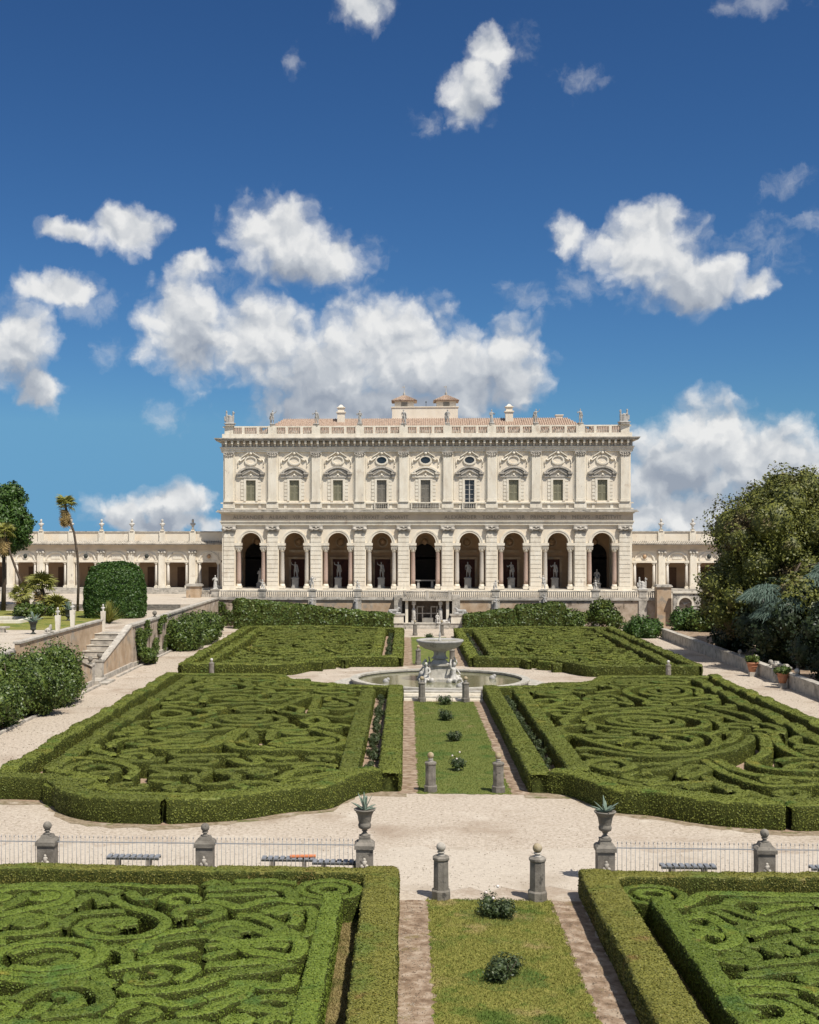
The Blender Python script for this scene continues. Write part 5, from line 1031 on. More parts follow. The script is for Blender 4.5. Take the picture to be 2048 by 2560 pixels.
# tiled hipped roof
roof = pb('roof', 'roof_tile', lambda b: b.add([(-21.9,1.0,24.5),(21.9,1.0,24.5),(21.9,19,24.5),(-21.9,19,24.5),(-19.0,7.0,27.0),(19.0,7.0,27.0),(19.0,13,27.0),(-19.0,13,27.0)], [(0,1,5,4),(1,2,6,5),(2,3,7,6),(3,0,4,7),(4,5,6,7)]))
tb = MB()
for k in range(150):
    x = -21.6 + 43.2*k/149; t = min(1.0, (21.9 - abs(x))/2.9); tb.tube([(x, 1.0, 24.53), (x, 1.0 + 6.0*t, 24.53 + 2.5*t)], .085, 5, False)
kind(tb.build('tile_ridges', 'roof_tile', roof), 'stuff')
pb('side_roof', 'roof_tile', lambda b: [b.prism([(1.0, 24.42), (7.5, 26.0), (7.5, 24.42)], *sorted((s*22.0, s*26.0)), axis='x') for s in (-1, 1)])
for s in (-1, 1):
    ch = MB().cbox(s*11.2, 6, 26.2, 1.0, 1.0, 1.5).cbox(s*11.2, 6, 27.7, 1.25, 1.25, .14); ch.cbox(s*11.2, 6, 27.841, .85, .85, .5); ch.cbox(s*11.2, 6, 28.342, 1.1, 1.1, .12); ch.frustum(s*11.2, 6, 28.463, 28.8, .8, .8, .2, .2); ch.build('chimney', 'stucco', roof)
MB().cbox(18.2, 9, 26.6, .9, .9, .9).cbox(18.2, 9, 27.5, 1.1, 1.1, .12).build('chimney', 'stucco', roof)
# belvedere
bel = pb('belvedere', 'stucco', lambda b: (b.box(-4.4, 4.5, 8.0, 12.5, 26.0, 28.6), b.box(-4.5, 4.6, 7.9, 12.6, 28.6, 28.74)))
for x in (-2.75, 2.95):
    tw = MB().box(x-1.3, x+1.3, 8.3, 10.9, 28.741, 29.5).build('turret', 'stucco', bel)
    MB().box(x-.42, x+.42, 8.26, 8.299, 28.76, 29.35).build('turret_window', 'shutter_grey', tw)
    rf = MB(); rf.frustum(x, 9.6, 29.501, 29.62, 3.4, 3.4, 3.5, 3.5); rf.frustum(x, 9.6, 29.621, 30.35, 3.4, 3.4, .5, .5)
    for k in range(13):
        q = -1.5 + 3.0*k/12; rf.tube([(x+q, 7.95, 29.66), (x+q*.16, 9.38, 30.36)], .07, 5, False)
    rf.build('turret_roof', 'roof_tile', tw)
    fi = MB().lathe([(.28,0),(.12,.18),(.2,.3),(.05,.5),(.03,1.0),(.015,1.5)], x, 9.6, 30.35, n=8); fi.box(x-.3, x+.1, 9.59, 9.61, 31.5, 31.62); fi.build('weather_vane', 'weathered_stone', tw)
lamp = MB().tube([(.2, 8.2, 28.74), (.2, 8.2, 29.3)], .03, 5); lamp.ball((.2, 8.2, 29.36), .1, 8); lamp.build('roof_lamp', 'bronze', bel)
# middle entablature with the inscription
pb('middle_cornice', 'weathered_stone', lambda b: (band(b, 14.28, 14.4, .85), band(b, 14.4, 14.56, .72)))
pb('middle_bed_moulding', 'travertine', lambda b: (band(b, 14.1, 14.28, .42),))
fr = pb('frieze', 'frieze', lambda b: band(b, 13.18, 14.1, .26))
pb('lower_architrave', 'travertine', lambda b: (band(b, 12.62, 12.86, .26), band(b, 12.86, 13.06, .33), band(b, 13.06, 13.18, .42)))
def lettering(txt, x0, x1, z, h):
    cu = bpy.data.curves.new('txt', 'FONT'); cu.body = txt; cu.size = h; cu.extrude = .015; cu.align_x = 'LEFT'; cu.space_character = 1.08
    o = bpy.data.objects.new('tmp', cu); COL.objects.link(o); dg = bpy.context.evaluated_depsgraph_get(); dg.update()
    me = bpy.data.meshes.new_from_object(o.evaluated_get(dg)); bpy.data.objects.remove(o)
    xs = [v.co.x for v in me.vertices]; k = (x1 - x0)/(max(xs) - min(xs)); mn = min(xs)
    for v in me.vertices: v.co = Vector((x0 + (v.co.x - mn)*k, -.277 - v.co.z, z + v.co.y))
    me.update(); me.materials.clear(); return link('inscription', me, 'inscription', fr)
lettering('ALEXANDER · ALBANI · VIR · EMINENTISSIMVS · INSTRVXIT · ORNAVIT', -24.9, -2.2, 13.4, .66)
lettering('ALEXANDER · TORLONIA · VIR · PRINCEPS · IN · MELIVS · RESTITVIT', 2.4, 25.0, 13.4, .66)
# arcade
def arcade(b):
    for i in range(9):
        x = PX(i); l, r = x - BAY/2, x + BAY/2
        if i == 0: l = -26.2
        if i == 8: r = 26.2
        b.arch_wall(l, r, 10.31, 12.615, x, 10.31, 1.31, 0, .9)
        b.box(l, x-2.02, 0, .9, 3.4, 10.3095); b.box(x+2.02, r, 0, .9, 3.4, 10.3095)
pb('arcade_wall', 'stucco', arcade)
pb('plinth', 'travertine', lambda b: (b.box(-26.6, 26.6, -.5, -.01, 3.0, 4.3), b.box(-26.7, 26.7, -.9, -.501, 3.0, 4.0)))
for i in range(9):
    x = PX(i)
    ar = pb('archivolt', 'travertine', lambda b: (b.arch_band(x, 10.31, 1.32, 1.55, -.10, -.003, 0, 180, 22), b.arch_band(x, 10.31, 1.551, 1.74, -.16, -.003, 0, 180, 22)))
    for s in (-1, 1):
        im = pb('impost', 'travertine', lambda b: (b.box(*sorted((x+s*1.24, x+s*2.12)), -.12, .78, 9.78, 9.98), b.box(*sorted((x+s*1.16, x+s*2.16)), -.22, .86, 9.981, 10.3), ))
        pm = 'pink_granite' if i % 2 == 0 else 'pale_granite'
        cx = x + s*1.6
        c = MB().lathe([(.27,5.0),(.285,5.6),(.285,6.6),(.245,9.1),(.26,9.14)], cx, .33, 0, n=14).build('column', pm, pal)
        MB().cbox(cx, .33, 4.4, .8, .8, .3).lathe([(.38,4.701),(.39,4.78),(.33,4.84),(.35,4.92),(.29,4.999)], cx, .33, 0, n=14).build('base', 'travertine', c)
        cb_ = MB().lathe([(.27,9.141),(.3,9.25),(.36,9.45),(.4,9.6)], cx, .33, 0, n=12); cb_.cbox(cx, .33, 9.62, .84, .84, .13)
        for q in (-1, 1):
            for e in (-1, 1): cb_.ball((cx+q*.3, .33+e*.3, 9.5), .1, 6)
        cb_.build('capital', 'travertine', c)
# rusticated pilasters of the arcade, block by block
blk = MB(); blk.add([(-.70,-.20,0),(.70,-.20,0),(.70,0,0),(-.70,0,0),(-.70,-.20,.5),(.70,-.20,.5),(.70,0,.5),(-.70,0,.5)], [(0,1,5,4),(4,5,6,7),(0,3,2,1),(1,2,6,5),(3,0,4,7)])
blk0 = None; rr = random.Random(2)
for i in range(10):
    x = (i-4.5)*BAY; wide = 1.0
    p = pb('rusticated_pilaster', 'travertine', lambda b: b.box(x-.66, x+.66, -.13, -.002, 4.3, 11.6))
    MB().box(x-.86, x+.86, -.3, -.0035, 4.301, 4.75).build('base', 'travertine', p)
    for k in range(12):
        if blk0 is None: o = blk0 = blk.build('stone_block', 'travertine', p)
        else: o = blk0.copy(); COL.objects.link(o); o.parent = p
        o.location = (x, -.004 - rr.uniform(0, .02), 4.79 + k*.565); o.scale = (1, 1, 1)
    def ion(b):
        b.box(x-.74, x+.74, -.26, -.003, 11.62, 11.74); b.box(x-.9, x+.9, -.42, -.003, 12.38, 12.6); b.box(x-.7, x+.7, -.3, -.003, 11.95, 12.375)
        for s in (-1, 1):
            b.tube([(x+s*.66, -.52, 12.1), (x+s*.66, -.1, 12.1)], .30, 12); b.tube([(x+s*.66, -.58, 12.1), (x+s*.66, -.52, 12.1)], .12, 8)
        b.tube([(x-.6, -.36, 12.2), (x, -.4, 12.02), (x+.6, -.36, 12.2)], .1, 6); b.ball((x, -.38, 12.3), .14, 7)
    pb('ionic_capital', 'weathered_stone', ion, p)
pb('wall_corner', 'travertine', lambda b: [b.box(*sorted((s*25.98, s*26.34)), -.1, 1.2, 4.3, 12.6) for s in (-1, 1)])
# inside the loggia
pb('loggia_floor', 'weathered_stone', lambda b: b.box(-26.2, 26.2, -.005, 7.0, 3.2, 4.38))
pb('loggia_ceiling', 'stucco', lambda b: b.box(-24.6, 24.6, .9, 6.99, 12.5, 12.9))
for i in range(9):
    x = PX(i); fr_ = pb('door_surround', 'ochre_stucco', lambda b: (b.box(x-1.35, x-1.05, 6.7, 6.98, 4.39, 8.1), b.box(x+1.05, x+1.35, 6.7, 6.98, 4.39, 8.1), b.box(x-1.5, x+1.5, 6.6, 6.98, 8.1, 8.4)))
    pb('roundel', 'ochre_stucco', lambda b: (b.arch_band(x, 10.4, .55, .72, 6.8, 6.98, 0, 360, 20), b.box(x-1.3, x+1.3, 6.65, 6.98, 9.0, 9.35)))
pb('loggia_back_wall', 'portico_wall', lambda b: b.box(-24.59, 24.59, 6.985, 6.997, 4.385, 12.49))
for i in range(9):
    x = PX(i); d = MB().box(x-1.05, x+1.05, 6.86, 6.98, 4.39, 8.1).build('door', 'door_red' if i not in (0, 4, 8) else 'unlit_room_black', pal)
    if i in (0, 4, 8): MB().box(x-1.6, x+1.6, 6.6, 6.85, 4.39, 8.6).arch_band(x, 8.6, .001, 1.6, 6.6, 6.85, 0, 180, 20).build('doorway', 'unlit_room_black', pal)  # solid black block, the room's darkness put into its colour
    MB().ball((x, 6.84, 10.4), .42, 10, 1.15).build('medallion', 'portico_wall', pal)
def stat_wall():
    pb('loggia_pier', 'portico_wall', lambda b: [b.box(((i-4.5)*BAY)-.5, ((i-4.5)*BAY)+.5, 6.3, 6.98, 4.39, 12.45) for i in range(1, 9)])
stat_wall()
# statues standing in the loggia
LST = ['draped', 'raised', 'raised', 'raised', None, 'lean', 'spear', 'spear', 'seated']
for i, k in enumerate(LST):
    if k is None: continue
    statue(k, f'pale statue on a pedestal inside the {ORD[i]} arch from the left of the palace', (PX(i) + (0.9 if i == 0 else (-.1 if i != 8 else -.3)), PY + 2.6, 4.39), 1.12 if k != 'seated' else 1.25, 0, 'grey_marble', 'statues in the loggia arches', plinth=(.85, 1.35 if i not in (0, 8) else .6, 'grey_marble'))
tb_ = thing('stone_table', 'grey stone table standing in the dark central arch of the palace', 'table', (0, PY + 2.5, 4.39))
MB().cbox(0,0,.95,2.6,1.0,.12).build('table_top', 'grey_marble', tb_)
for s in (-1, 1): MB().frustum(s*.9, 0, 0, .95, .35, .8, .25, .7).build('leg', 'grey_marble', tb_)
# statues on the roof
RST = ['trophy', 'raised', 'spear', 'draped', 'lean', 'lean', 'draped', 'raised', 'spear', 'trophy']
for i, k in enumerate(RST):
    x = (i-4.5)*BAY + (.1 if i == 0 else -.1 if i == 9 else 0)
    lab = {0: 'sculpted trophy group on the left corner of the palace roof', 9: 'sculpted trophy group on the right corner of the palace roof'}.get(i, f'white statue on the palace roof balustrade, {ORD[i-1]} of eight between the corner groups')
    statue(k, lab, (x, PY - .1, 25.445), 1.0 if k != 'trophy' else 1.25, rr.uniform(-.4, .4), 'grey_marble', 'statues along the palace roof', plinth=(.6, .2, 'weathered_stone') if k != 'trophy' else (1.1, .25, 'weathered_stone'), flip=i % 2 == 1)

# ---------------------------------------------------------------- low wings
WB = 4.1
def wing(s, nb, label):
    w = thing('wing_arcade', label, 'building', (0, 164.2, 0))
    def B(name, m, f, parent=w):
        mb = MB(); f(mb); return mb.build(name, m, parent)
    X = lambda k: s*(30.95 + WB*k)                  # pilaster axes; bay k lies between k-1 and k
    a, b_ = sorted((s*26.3, X(nb) + s*.6))
    B('parapet', 'stucco', lambda b: (b.box(a, b_, .3, .8, 10.4, 11.7), ))
    B('parapet_coping', 'weathered_stone', lambda b: b.box(a, b_, .2, .9, 11.7, 11.86))
    ev = B('eave', 'weathered_stone', lambda b: (b.box(a, b_, -.75, .29, 10.02, 10.14), b.add([(a,-.8,10.16),(b_,-.8,10.16),(b_,.3,10.52),(a,.3,10.52)], [(0,1,2,3)])))
    t = MB(); x = a + .1
    while x < b_: t.tube([(x, -.86, 10.17), (x, .3, 10.55)], .075, 5, False); x += .24
    kind(t.build('tile_ridges', 'weathered_stone', ev), 'stuff')
    B('entablature', 'frieze', lambda b: (b.box(a, b_, -.3, .6, 9.66, 10.019), b.box(a, b_, -.2, .59, 9.3, 9.659)))
    B('floor', 'weathered_stone', lambda b: (b.box(a, b_, -.5, 5.0, 3.4, 4.3), b.box(a, b_, -1.0, -.501, 3.4, 4.05), b.box(a, b_, -1.5, -1.001, 3.4, 3.8)))
    B('back_wall', 'portico_wall', lambda b: (b.box(a, b_, 3.2, 5.0, 4.3, 10.4), b.box(a, b_, .8, 3.19, 9.6, 9.9)))
    for k in range(nb + 1):
        x = X(k)
        p = B('pilaster', 'travertine', lambda b: (b.box(x-.42, x+.42, -.25, .1, 4.7, 8.86), b.box(x-.5, x+.5, -.3, .1, 4.3, 4.699)))
        def cap(b):
            b.box(x-.5, x+.5, -.34, .1, 9.16, 9.3); b.box(x-.4, x+.4, -.24, .1, 8.861, 9.159)
            for q in (-1, 1): b.tube([(x+q*.4, -.4, 9.0), (x+q*.4, -.05, 9.0)], .19, 9)
            b.ball((x, -.28, 9.0), .16, 7)
        B('capital', 'weathered_stone', cap, p)
        B('parapet_pier', 'travertine', lambda b: b.box(x-.4, x+.4, .1, .295, 10.45, 11.86), w)
    for k in range(nb + 1):
        c = X(k) - s*WB/2 if k else s*28.75
        hw = WB/2 if k else 2.2
        pan = B('bay_wall', 'stucco', lambda b: (b.box(c-hw, c-1.52, 0, .5, 4.3, 7.7), b.box(c+1.52, c+hw, 0, .5, 4.3, 7.7), b.box(c-hw, c+hw, 0, .5, 7.98, 9.3)))
        B('lintel', 'travertine', lambda b: b.box(c-1.62, c+1.62, -.1, .55, 7.7, 7.979), pan)
        B('lunette', 'travertine', lambda b: (b.arch_band(c, 7.98, 1.16, 1.36, -.13, -.003, 0, 180, 16, .86), b.box(c-1.5, c+1.5, -.09, -.003, 9.22, 9.29)), pan)
        if k % 2 == 0:
            MB().arch_band(c, 8.52, .30, .44, -.08, -.003, 0, 360, 18).build('medallion_ring', 'travertine', pan); m = MB().ball((c, -.08, 8.52), .25, 8, 1.25); m.build('medallion', 'bronze' if k else 'portico_wall', pan)
        else: MB().box(c-.62, c+.62, -.05, -.003, 8.15, 8.7).build('tablet', 'travertine', pan)
        for q in (-1, 1):
            cx = c + q*1.25
            cl = MB().lathe([(.2,4.65),(.21,5.4),(.175,7.4)], cx, .22, 0, n=10).build('column', 'pale_granite', w)
            MB().cbox(cx, .22, 4.3, .52, .5, .22).lathe([(.26,4.52),(.21,4.649)], cx, .22, 0, n=10).build('base', 'travertine', cl)
            MB().lathe([(.18,7.401),(.26,7.58)], cx, .22, 0, n=10).cbox(cx, .22, 7.58, .54, .5, .118).build('capital', 'travertine', cl)
        MB().box(c-.55, c+.55, 3.1, 3.19, 4.31, 7.0).build('doorway', 'wood_brown', w)
    MB().box(a, b_, 5.0, 12, 3.4, 10.3).build('rear_block', 'stucco', w)
    return X
XL = wing(-1, 7, 'long low arcaded wing with parapet, left of the palace')
XR = wing(1, 4, 'low arcaded wing with parapet, right of the palace, half hidden by trees')
for k in range(6): statue('bust', f'pale bust on the parapet of the left wing, {ORD[k]} from the palace', (XL(k), 164.45, 11.87), 1.75, 0, 'white_marble', 'busts on the left wing parapet', plinth=(.45, .25, 'travertine'), cat='bust')
for k in range(2): statue('bust', f'pale bust on the parapet of the right wing, {ORD[k]} from the palace', (XR(k), 164.45, 11.87), 1.75, 0, 'white_marble', 'busts on the right wing parapet', plinth=(.45, .25, 'travertine'), cat='bust')
# ---------------------------------------------------------------- palace terrace
TZ = 3.55; TY = 153.0
kind(MB().box(-62, 62, TY + .45, 200, -.2, TZ).build('terrace_ground', 'pale_gravel'), 'structure')
tw = thing('terrace_wall', 'ochre terrace wall with stone balustrade below the palace arcade', 'wall', (0, TY, 0))
def T(name, m, f, parent=tw):
    mb = MB(); f(mb); return mb.build(name, m, parent)
PIERS = [-26.2, -20.3, -14.1, -8.5, 8.5, 14.3, 20.7, 26.4]
T('wall_face', 'ochre_stucco', lambda b: (b.box(-22.0, -3.9, 0, .45, -.1, 3.3), b.box(4.0, 14.0, 0, .45, -.1, 3.3)))
T('rough_wall_face', 'old_wall', lambda b: (b.box(-29.0, -22.001, 0, .45, -.1, 3.3), b.box(14.001, 29.0, 0, .45, -.1, 3.3)))
T('cornice', 'weathered_stone', lambda b: (b.box(-29.2, 29.2, -.18, .5, 3.3, 3.5), b.box(-29.1, 29.1, -.08, .42, 3.5, 3.66), b.box(-29.2, 29.2, -.1, .4, 4.3, 4.45)))
for x in PIERS:
    T('pier', 'weathered_stone', lambda b: (b.box(x-.5, x+.5, -.16, .41, -.1, 3.299), b.box(x-.45, x+.45, -.13, .44, 3.661, 4.299), b.box(x-.55, x+.55, -.2, .48, 4.451, 4.6)))
bb = MB(); x = -28.8
while x < 28.8:
    if min(abs(x - p) for p in PIERS) > .55: bb.lathe([(.05,0),(.085,.12),(.05,.4),(.045,.5),(.07,.63)], x, .15, 3.665, n=6)
    x += .24
kind(bb.build('balusters', 'weathered_stone', tw), 'stuff')
PK = ['trophy', 'putto', 'draped', 'spear', 'putto', 'draped', 'raised', 'putto', 'trophy']
for k, (x, kd) in enumerate(zip(PIERS, ['draped', 'putto', 'spear', 'putto', 'putto', 'raised', 'putto', 'trophy'])):
    statue(kd, f'small stone figure on the terrace balustrade, {ORD[k]} pier from the left', (x, TY + .15, 4.605), .95 if kd != 'trophy' else 1.1, rr.uniform(-.5, .5), 'white_marble', 'figures on the terrace balustrade', flip=k % 2 == 0)
for k, (x, kd, h_) in enumerate([(-14.1, 'draped', .9), (-8.6, 'draped', .9), (8.5, 'draped', .9), (14.4, 'putto', 1.2)]):
    statue(kd, f'grey herm against the terrace wall, {ORD[k]} from the left above the hedge', (x, TY - .5, 1.2 if k < 3 else 2.0), 1.0, 0, 'grey_marble', 'herms along the terrace wall', plinth=(.5, .8, 'weathered_stone'))
# brick gate piers where terrace and side gardens meet
for s in (-1, 1):
    g = thing('gate_pier', f'tall ochre square pier with stone cap at the {side[s]} end of the terrace', 'pier', (s*28.7, TY - .6, 0))
    MB().cbox(0, 0, -.1, 1.7, 1.7, 5.1).build('shaft', 'ochre_stucco', g); MB().cbox(0, 0, 5.0, 2.0, 2.0, .16).cbox(0, 0, 5.16, 1.8, 1.8, .12).build('cap', 'weathered_stone', g)
# ---------------------------------------------------------------- garden pavilion under the balcony
ny = thing('grotto_porch', 'dark columned grotto porch with balcony below the central palace arch', 'porch', (0.05, TY - 2.3, 0))
def N_(name, m, f, parent=ny):
    mb = MB(); f(mb); return mb.build(name, m, parent)
N_('base', 'weathered_stone', lambda b: (b.box(-4.9, 4.9, -1.0, 2.29, -.05, .55), b.box(-2.6, 2.6, -1.5, -1.001, -.05, .3), b.box(-5.0, 5.0, -1.05, 2.285, .55, .66)))
N_('back_wall', 'dark_umber', lambda b: b.box(-2.3, 2.3, 2.0, 2.28, .661, 3.4))
N_('side_pier', 'weathered_stone', lambda b: [b.box(*sorted((s*3.05, s*4.0)), .3, 2.28, .661, 4.0) for s in (-1, 1)])
N_('jamb', 'travertine', lambda b: [b.box(*sorted((s*2.31, s*2.65)), .0, 2.28, .661, 3.35) for s in (-1, 1)])
N_('balcony', 'weathered_stone', lambda b: (b.box(-3.0, 3.0, -.5, 2.6, 3.35, 3.62), b.box(-2.9, 2.9, -.4, -.2, 4.4, 4.52), [b.box(x-.2, x+.2, -.45, -.15, 3.621, 4.6) for x in (-2.75, 0, 2.75)]))
bb = MB()
for k in range(24):
    x = -2.6 + 5.2*k/23
    if abs(x) > .25: bb.lathe([(.05,0),(.085,.15),(.05,.45),(.07,.78)], x, -.3, 3.621, n=6)
kind(bb.build('balusters', 'weathered_stone', ny), 'stuff')
gate = N_('grille', 'weathered_stone', lambda b: (b.box(-1.25, -.35, .9, 1.0, 2.5, 2.62), b.box(.45, 1.35, .9, 1.0, 2.5, 2.62), b.box(-1.4, 1.5, .9, 1.0, 1.7, 1.8), [b.box(x-.07, x+.07, .92, .98, .67, 2.5) for x in (-1.2, -.55, .5, 1.2)]))
N_('basin_block', 'travertine', lambda b: b.box(-.6, .75, .8, 1.6, .661, 1.2))
for s in (-1, 1):
    c = N_('caryatid', 'white_marble', lambda b: (b.cbox(s*1.62, .3, .661, .6, .6, .25), b.lathe([(.2,.911),(.26,1.1),(.22,1.7),(.27,2.1),(.2,2.35),(.1,2.45),(.15,2.6),(.12,2.75),(.26,2.85),(.28,3.35)], s*1.62, .3, 0, n=12)))
    t = thing('stone_bench_block', f'low white stone block carrying a lion, {side[s]} of the grotto porch', 'stone block', (.05 + s*4.0, TY - 2.95, 0.56+.1))
    MB().cbox(0, 0, 0, 2.3, .9, .95).build('block', 'travertine', t); MB().cbox(0, 0, .951, 2.6, 1.1, .16).build('slab', 'weathered_stone', t)
    statue('lion', f'grey stone lion lying {side[s]} of the grotto porch', (.05 + s*4.0, TY - 2.95, 1.775), 1.05, math.pi if s > 0 else 0, 'grey_marble', cat='lion statue')
statue('seated', 'small white seated figure in front of the grotto porch', (1.3, TY - 3.0, .665), .8, .4, 'white_marble')
statue('lion', 'white reclining figure on the grotto porch step', (2.4, TY - 3.05, .665), .8, 0, 'white_marble')

# ---------------------------------------------------------------- posts with balls
def stone_post(label, loc, h=1.72, ball='ochre_ball', group=None):
    k = h/1.72; t = thing('stone_post', label, 'stone post', loc, 0, group)
    MB().lathe([(.30,0),(.30,.26),(.27,.30)], n=8, smooth=False, a0=R(22.5)).build('base', 'grey_stone', t)
    MB().lathe([(.245,.301),(.235,1.18),(.27,1.21),(.27,1.27),(.2,1.32)], n=8, smooth=False, a0=R(22.5)).build('shaft', 'grey_stone', t)
    MB().lathe([(.15,1.321),(.09,1.36),(.08,1.39),(.13,1.42),(.09,1.45)], n=12).build('neck', 'weathered_stone', t)
    MB().ball((0, 0, 1.575), .145, 16).build('ball', ball, t); t.scale = (k,)*3
    return t
for s in (-1, 1):
    stone_post(f'octagonal stone post with ball at the near end of the foreground lawn, {side[s]} one', (s*1.46, 37.85, 0), ball='weathered_stone' if s < 0 else 'ochre_ball')
    stone_post(f'octagonal stone post with ball at the near end of the middle lawn, {side[s]} one', (s*1.46, 53.75, 0))
    stone_post(f'octagonal stone post with ball at the {side[s]} of the fountain steps', (s*1.46, 83.2, 0))
    stone_post(f'octagonal stone post with ball just behind the fountain, {side[s]} one', (s*1.46, 107.4, 0))
    stone_post(f'octagonal stone post with ball near the grotto porch, {side[s]} one', (s*1.5, 139.4, 0))
    stone_post(f'short pale stone post with ball among the hedges near the {side[s]} gravel walk', (s*17.9, 97.6, 0), 1.45, 'white_marble')
# ---------------------------------------------------------------- fountain
ft = thing('fountain', 'round stone fountain with large raised bowl and wide pool', 'fountain', (0, 92.7, 0))
def F_(name, m, f, parent=ft):
    mb = MB(); f(mb); return mb.build(name, m, parent)
def ring(b, r0, r1, z0, z1, n=56): b.lathe([(r1, z0), (r1, z1), (r0, z1), (r0, z0)], n=n, smooth=False); b.f.pop(); b.f.pop(); b.sm.pop(); b.sm.pop()
F_('pool_wall', 'aged_basin', lambda b: (ring(b, 6.2, 6.5, .0, .42), ring(b, 6.1, 6.66, .42, .54)))
F_('pool_step', 'aged_basin', lambda b: (ring(b, 6.5, 7.25, 0, .16), ring(b, 7.25, 8.0, 0, .07)))
F_('water', 'pool_water', lambda b: b.lathe([(6.2, .28), (6.2, .34)], n=48, smooth=False))
st = thing('fountain_steps', 'wide white stone steps leading up to the fountain pool', 'steps', (0, 83.6, 0))
for k in range(4): MB().box(-2.66, 2.66, k*.42, (k+1)*.42 if k < 3 else 2.1, 0, .12*(k+1)).build('step', 'aged_basin' if k % 2 else 'travertine', st)
F_('pedestal', 'aged_basin', lambda b: (b.cbox(0, 0, .2, 2.3, 2.3, .35), b.frustum(0, 0, .55, 1.5, 1.75, 1.75, 1.45, 1.45), b.cbox(0, 0, 1.501, 1.75, 1.75, .14), b.frustum(0, 0, 1.642, 2.0, 1.3, 1.3, .75, .75)))
bowl = F_('bowl', 'grey_marble', lambda b: b.lathe([(.66,2.0),(.5,2.12),(.44,2.3),(.48,2.52),(.72,2.62),(1.15,2.74),(1.52,2.96),(1.68,3.2),(1.76,3.26),(1.76,3.38),(1.66,3.40),(1.55,3.3),(1.2,3.22),(.3,3.16)], n=36))
MB().lathe([(1.52,3.29),(1.52,3.295)], n=32, smooth=False).build('bowl_water', 'pool_water', bowl)
MB().lathe([(.2,3.16),(.1,3.4),(.06,3.6),(.1,3.72),(.03,3.95),(.02,4.5)], n=10).build('spout', 'white_marble', bowl)
for k in range(4):
    a = R(45 + 90*k); o = link('triton_figure', (lambda me: (me.materials.clear(), me)[1])(SC['triton'].copy()), 'white_marble', ft, (1.38*math.cos(a), 1.38*math.sin(a), .2)); o.rotation_euler = (0, 0, a + R(90)); o.scale = (1.0,)*3
for k in range(4):
    a = R(18 + 90*k); F_('rock_spout', 'grey_marble', lambda b: (b.ball((4.2*math.cos(a), 4.2*math.sin(a), .38), .25, 8), b.ball((4.2*math.cos(a)+.15, 4.2*math.sin(a), .55), .15, 8)))
# ---------------------------------------------------------------- railing, piers, urns, benches
FY = 39.75
PXS = [-19.3, -14.15, -9.0, -3.85, 3.8, 8.8, 13.9]
def rail_panel(x0, x1, lab):
    t = thing('iron_railing', lab, 'railing', ((x0+x1)/2, FY, 0)); L = x1 - x0
    for z in (.32, 1.12): MB().box(-L/2, L/2, -.012, .012, z, z + .03).build('rail', 'iron', t)
    bar = MB().tube([(0,0,.0),(0,0,1.26)], .0085, 5); bar.lathe([(.007,1.261),(.019,1.29),(.001,1.36)], n=5); n = int(L/.137); b0 = None
    for k in range(n):
        if b0 is None: o = b0 = bar.build('bar', 'iron', t)
        else: o = b0.copy(); COL.objects.link(o); o.parent = t
        o.location = (-L/2 + L*(k+.5)/n, 0, 0)
for (a, b_), lab in zip(zip(PXS, PXS[1:]), ['thin grey iron railing at the far left edge', 'thin grey iron railing between the two ball piers on the left', 'thin grey iron railing between a ball pier and the left urn pier', None, 'thin grey iron railing between the right urn pier and its ball pier', 'thin grey iron railing running out at the right edge']):
    if lab: rail_panel(a + .32, b_ - .32, lab)
def pier(x, lab, urn):
    t = thing('stone_pier', lab, 'pier', (x, FY, 0))
    MB().cbox(0,0,0,.66,.66,.2).cbox(0,0,.2,.54,.54,.86).build('shaft', 'grey_stone', t)
    MB().cbox(0,0,1.06,.64,.64,.12).frustum(0,0,1.18,1.26,.64,.64,.5,.5).frustum(0,0,1.26,1.38,.42,.42,.32,.32).build('cap', 'grey_stone', t)
    rl = MB(); rl.ball((0,-.26,.62),.075,9,1.5); rl.ball((-.07,-.26,.52),.07,8); rl.ball((.07,-.26,.52),.07,8); rl.ball((0,-.26,.74),.05,8); rl.ball((.04,-.26,.66),.05,8); rl.box(-.15,.15,-.29,-.265,.38,.46); rl.build('relief', 'weathered_stone', t)
    if not urn:
        MB().lathe([(.14,1.381),(.07,1.43),(.06,1.46),(.11,1.5),(.08,1.53)], n=12).build('neck', 'grey_stone', t); MB().ball((0,0,1.65),.14,16).build('ball', 'grey_stone', t)
    return t
def agave(label, loc, size, seed, n=15, m='agave_leaf'):
    t = thing('agave', label, 'plant', loc); q = random.Random(seed)
    for k in range(n):
        a = k*2.4 + q.uniform(-.2,.2); el_ = R(q.uniform(28, 80)); L = size*q.uniform(.75, 1.1); mb = MB(); P = []
        for i in range(6):
            f = i/5; r = L*f*math.cos(el_); z = L*f*math.sin(el_) - L*.22*f*f*math.cos(el_); w = .075*size*(math.sin(math.pi*min(.98, .25 + .72*f)))
            d = Vector((math.cos(a), math.sin(a), 0)); s_ = Vector((-math.sin(a), math.cos(a), 0)); c = d*r + Vector((0,0,z)); P += [c - s_*w + Vector((0,0,w*.5)), c - Vector((0,0,w*.15)), c + s_*w + Vector((0,0,w*.5)), c - Vector((0, 0, w*.9 + .004))]
        for i in range(5):
            o = i*4; 
            for j in range(4): mb.f.append((o+j, o+(j+1)%4, o+4+(j+1)%4, o+4+j)); mb.sm.append(True)
        mb.v = [tuple(p) for p in P]; mb.build('leaf', m, t)
    return t
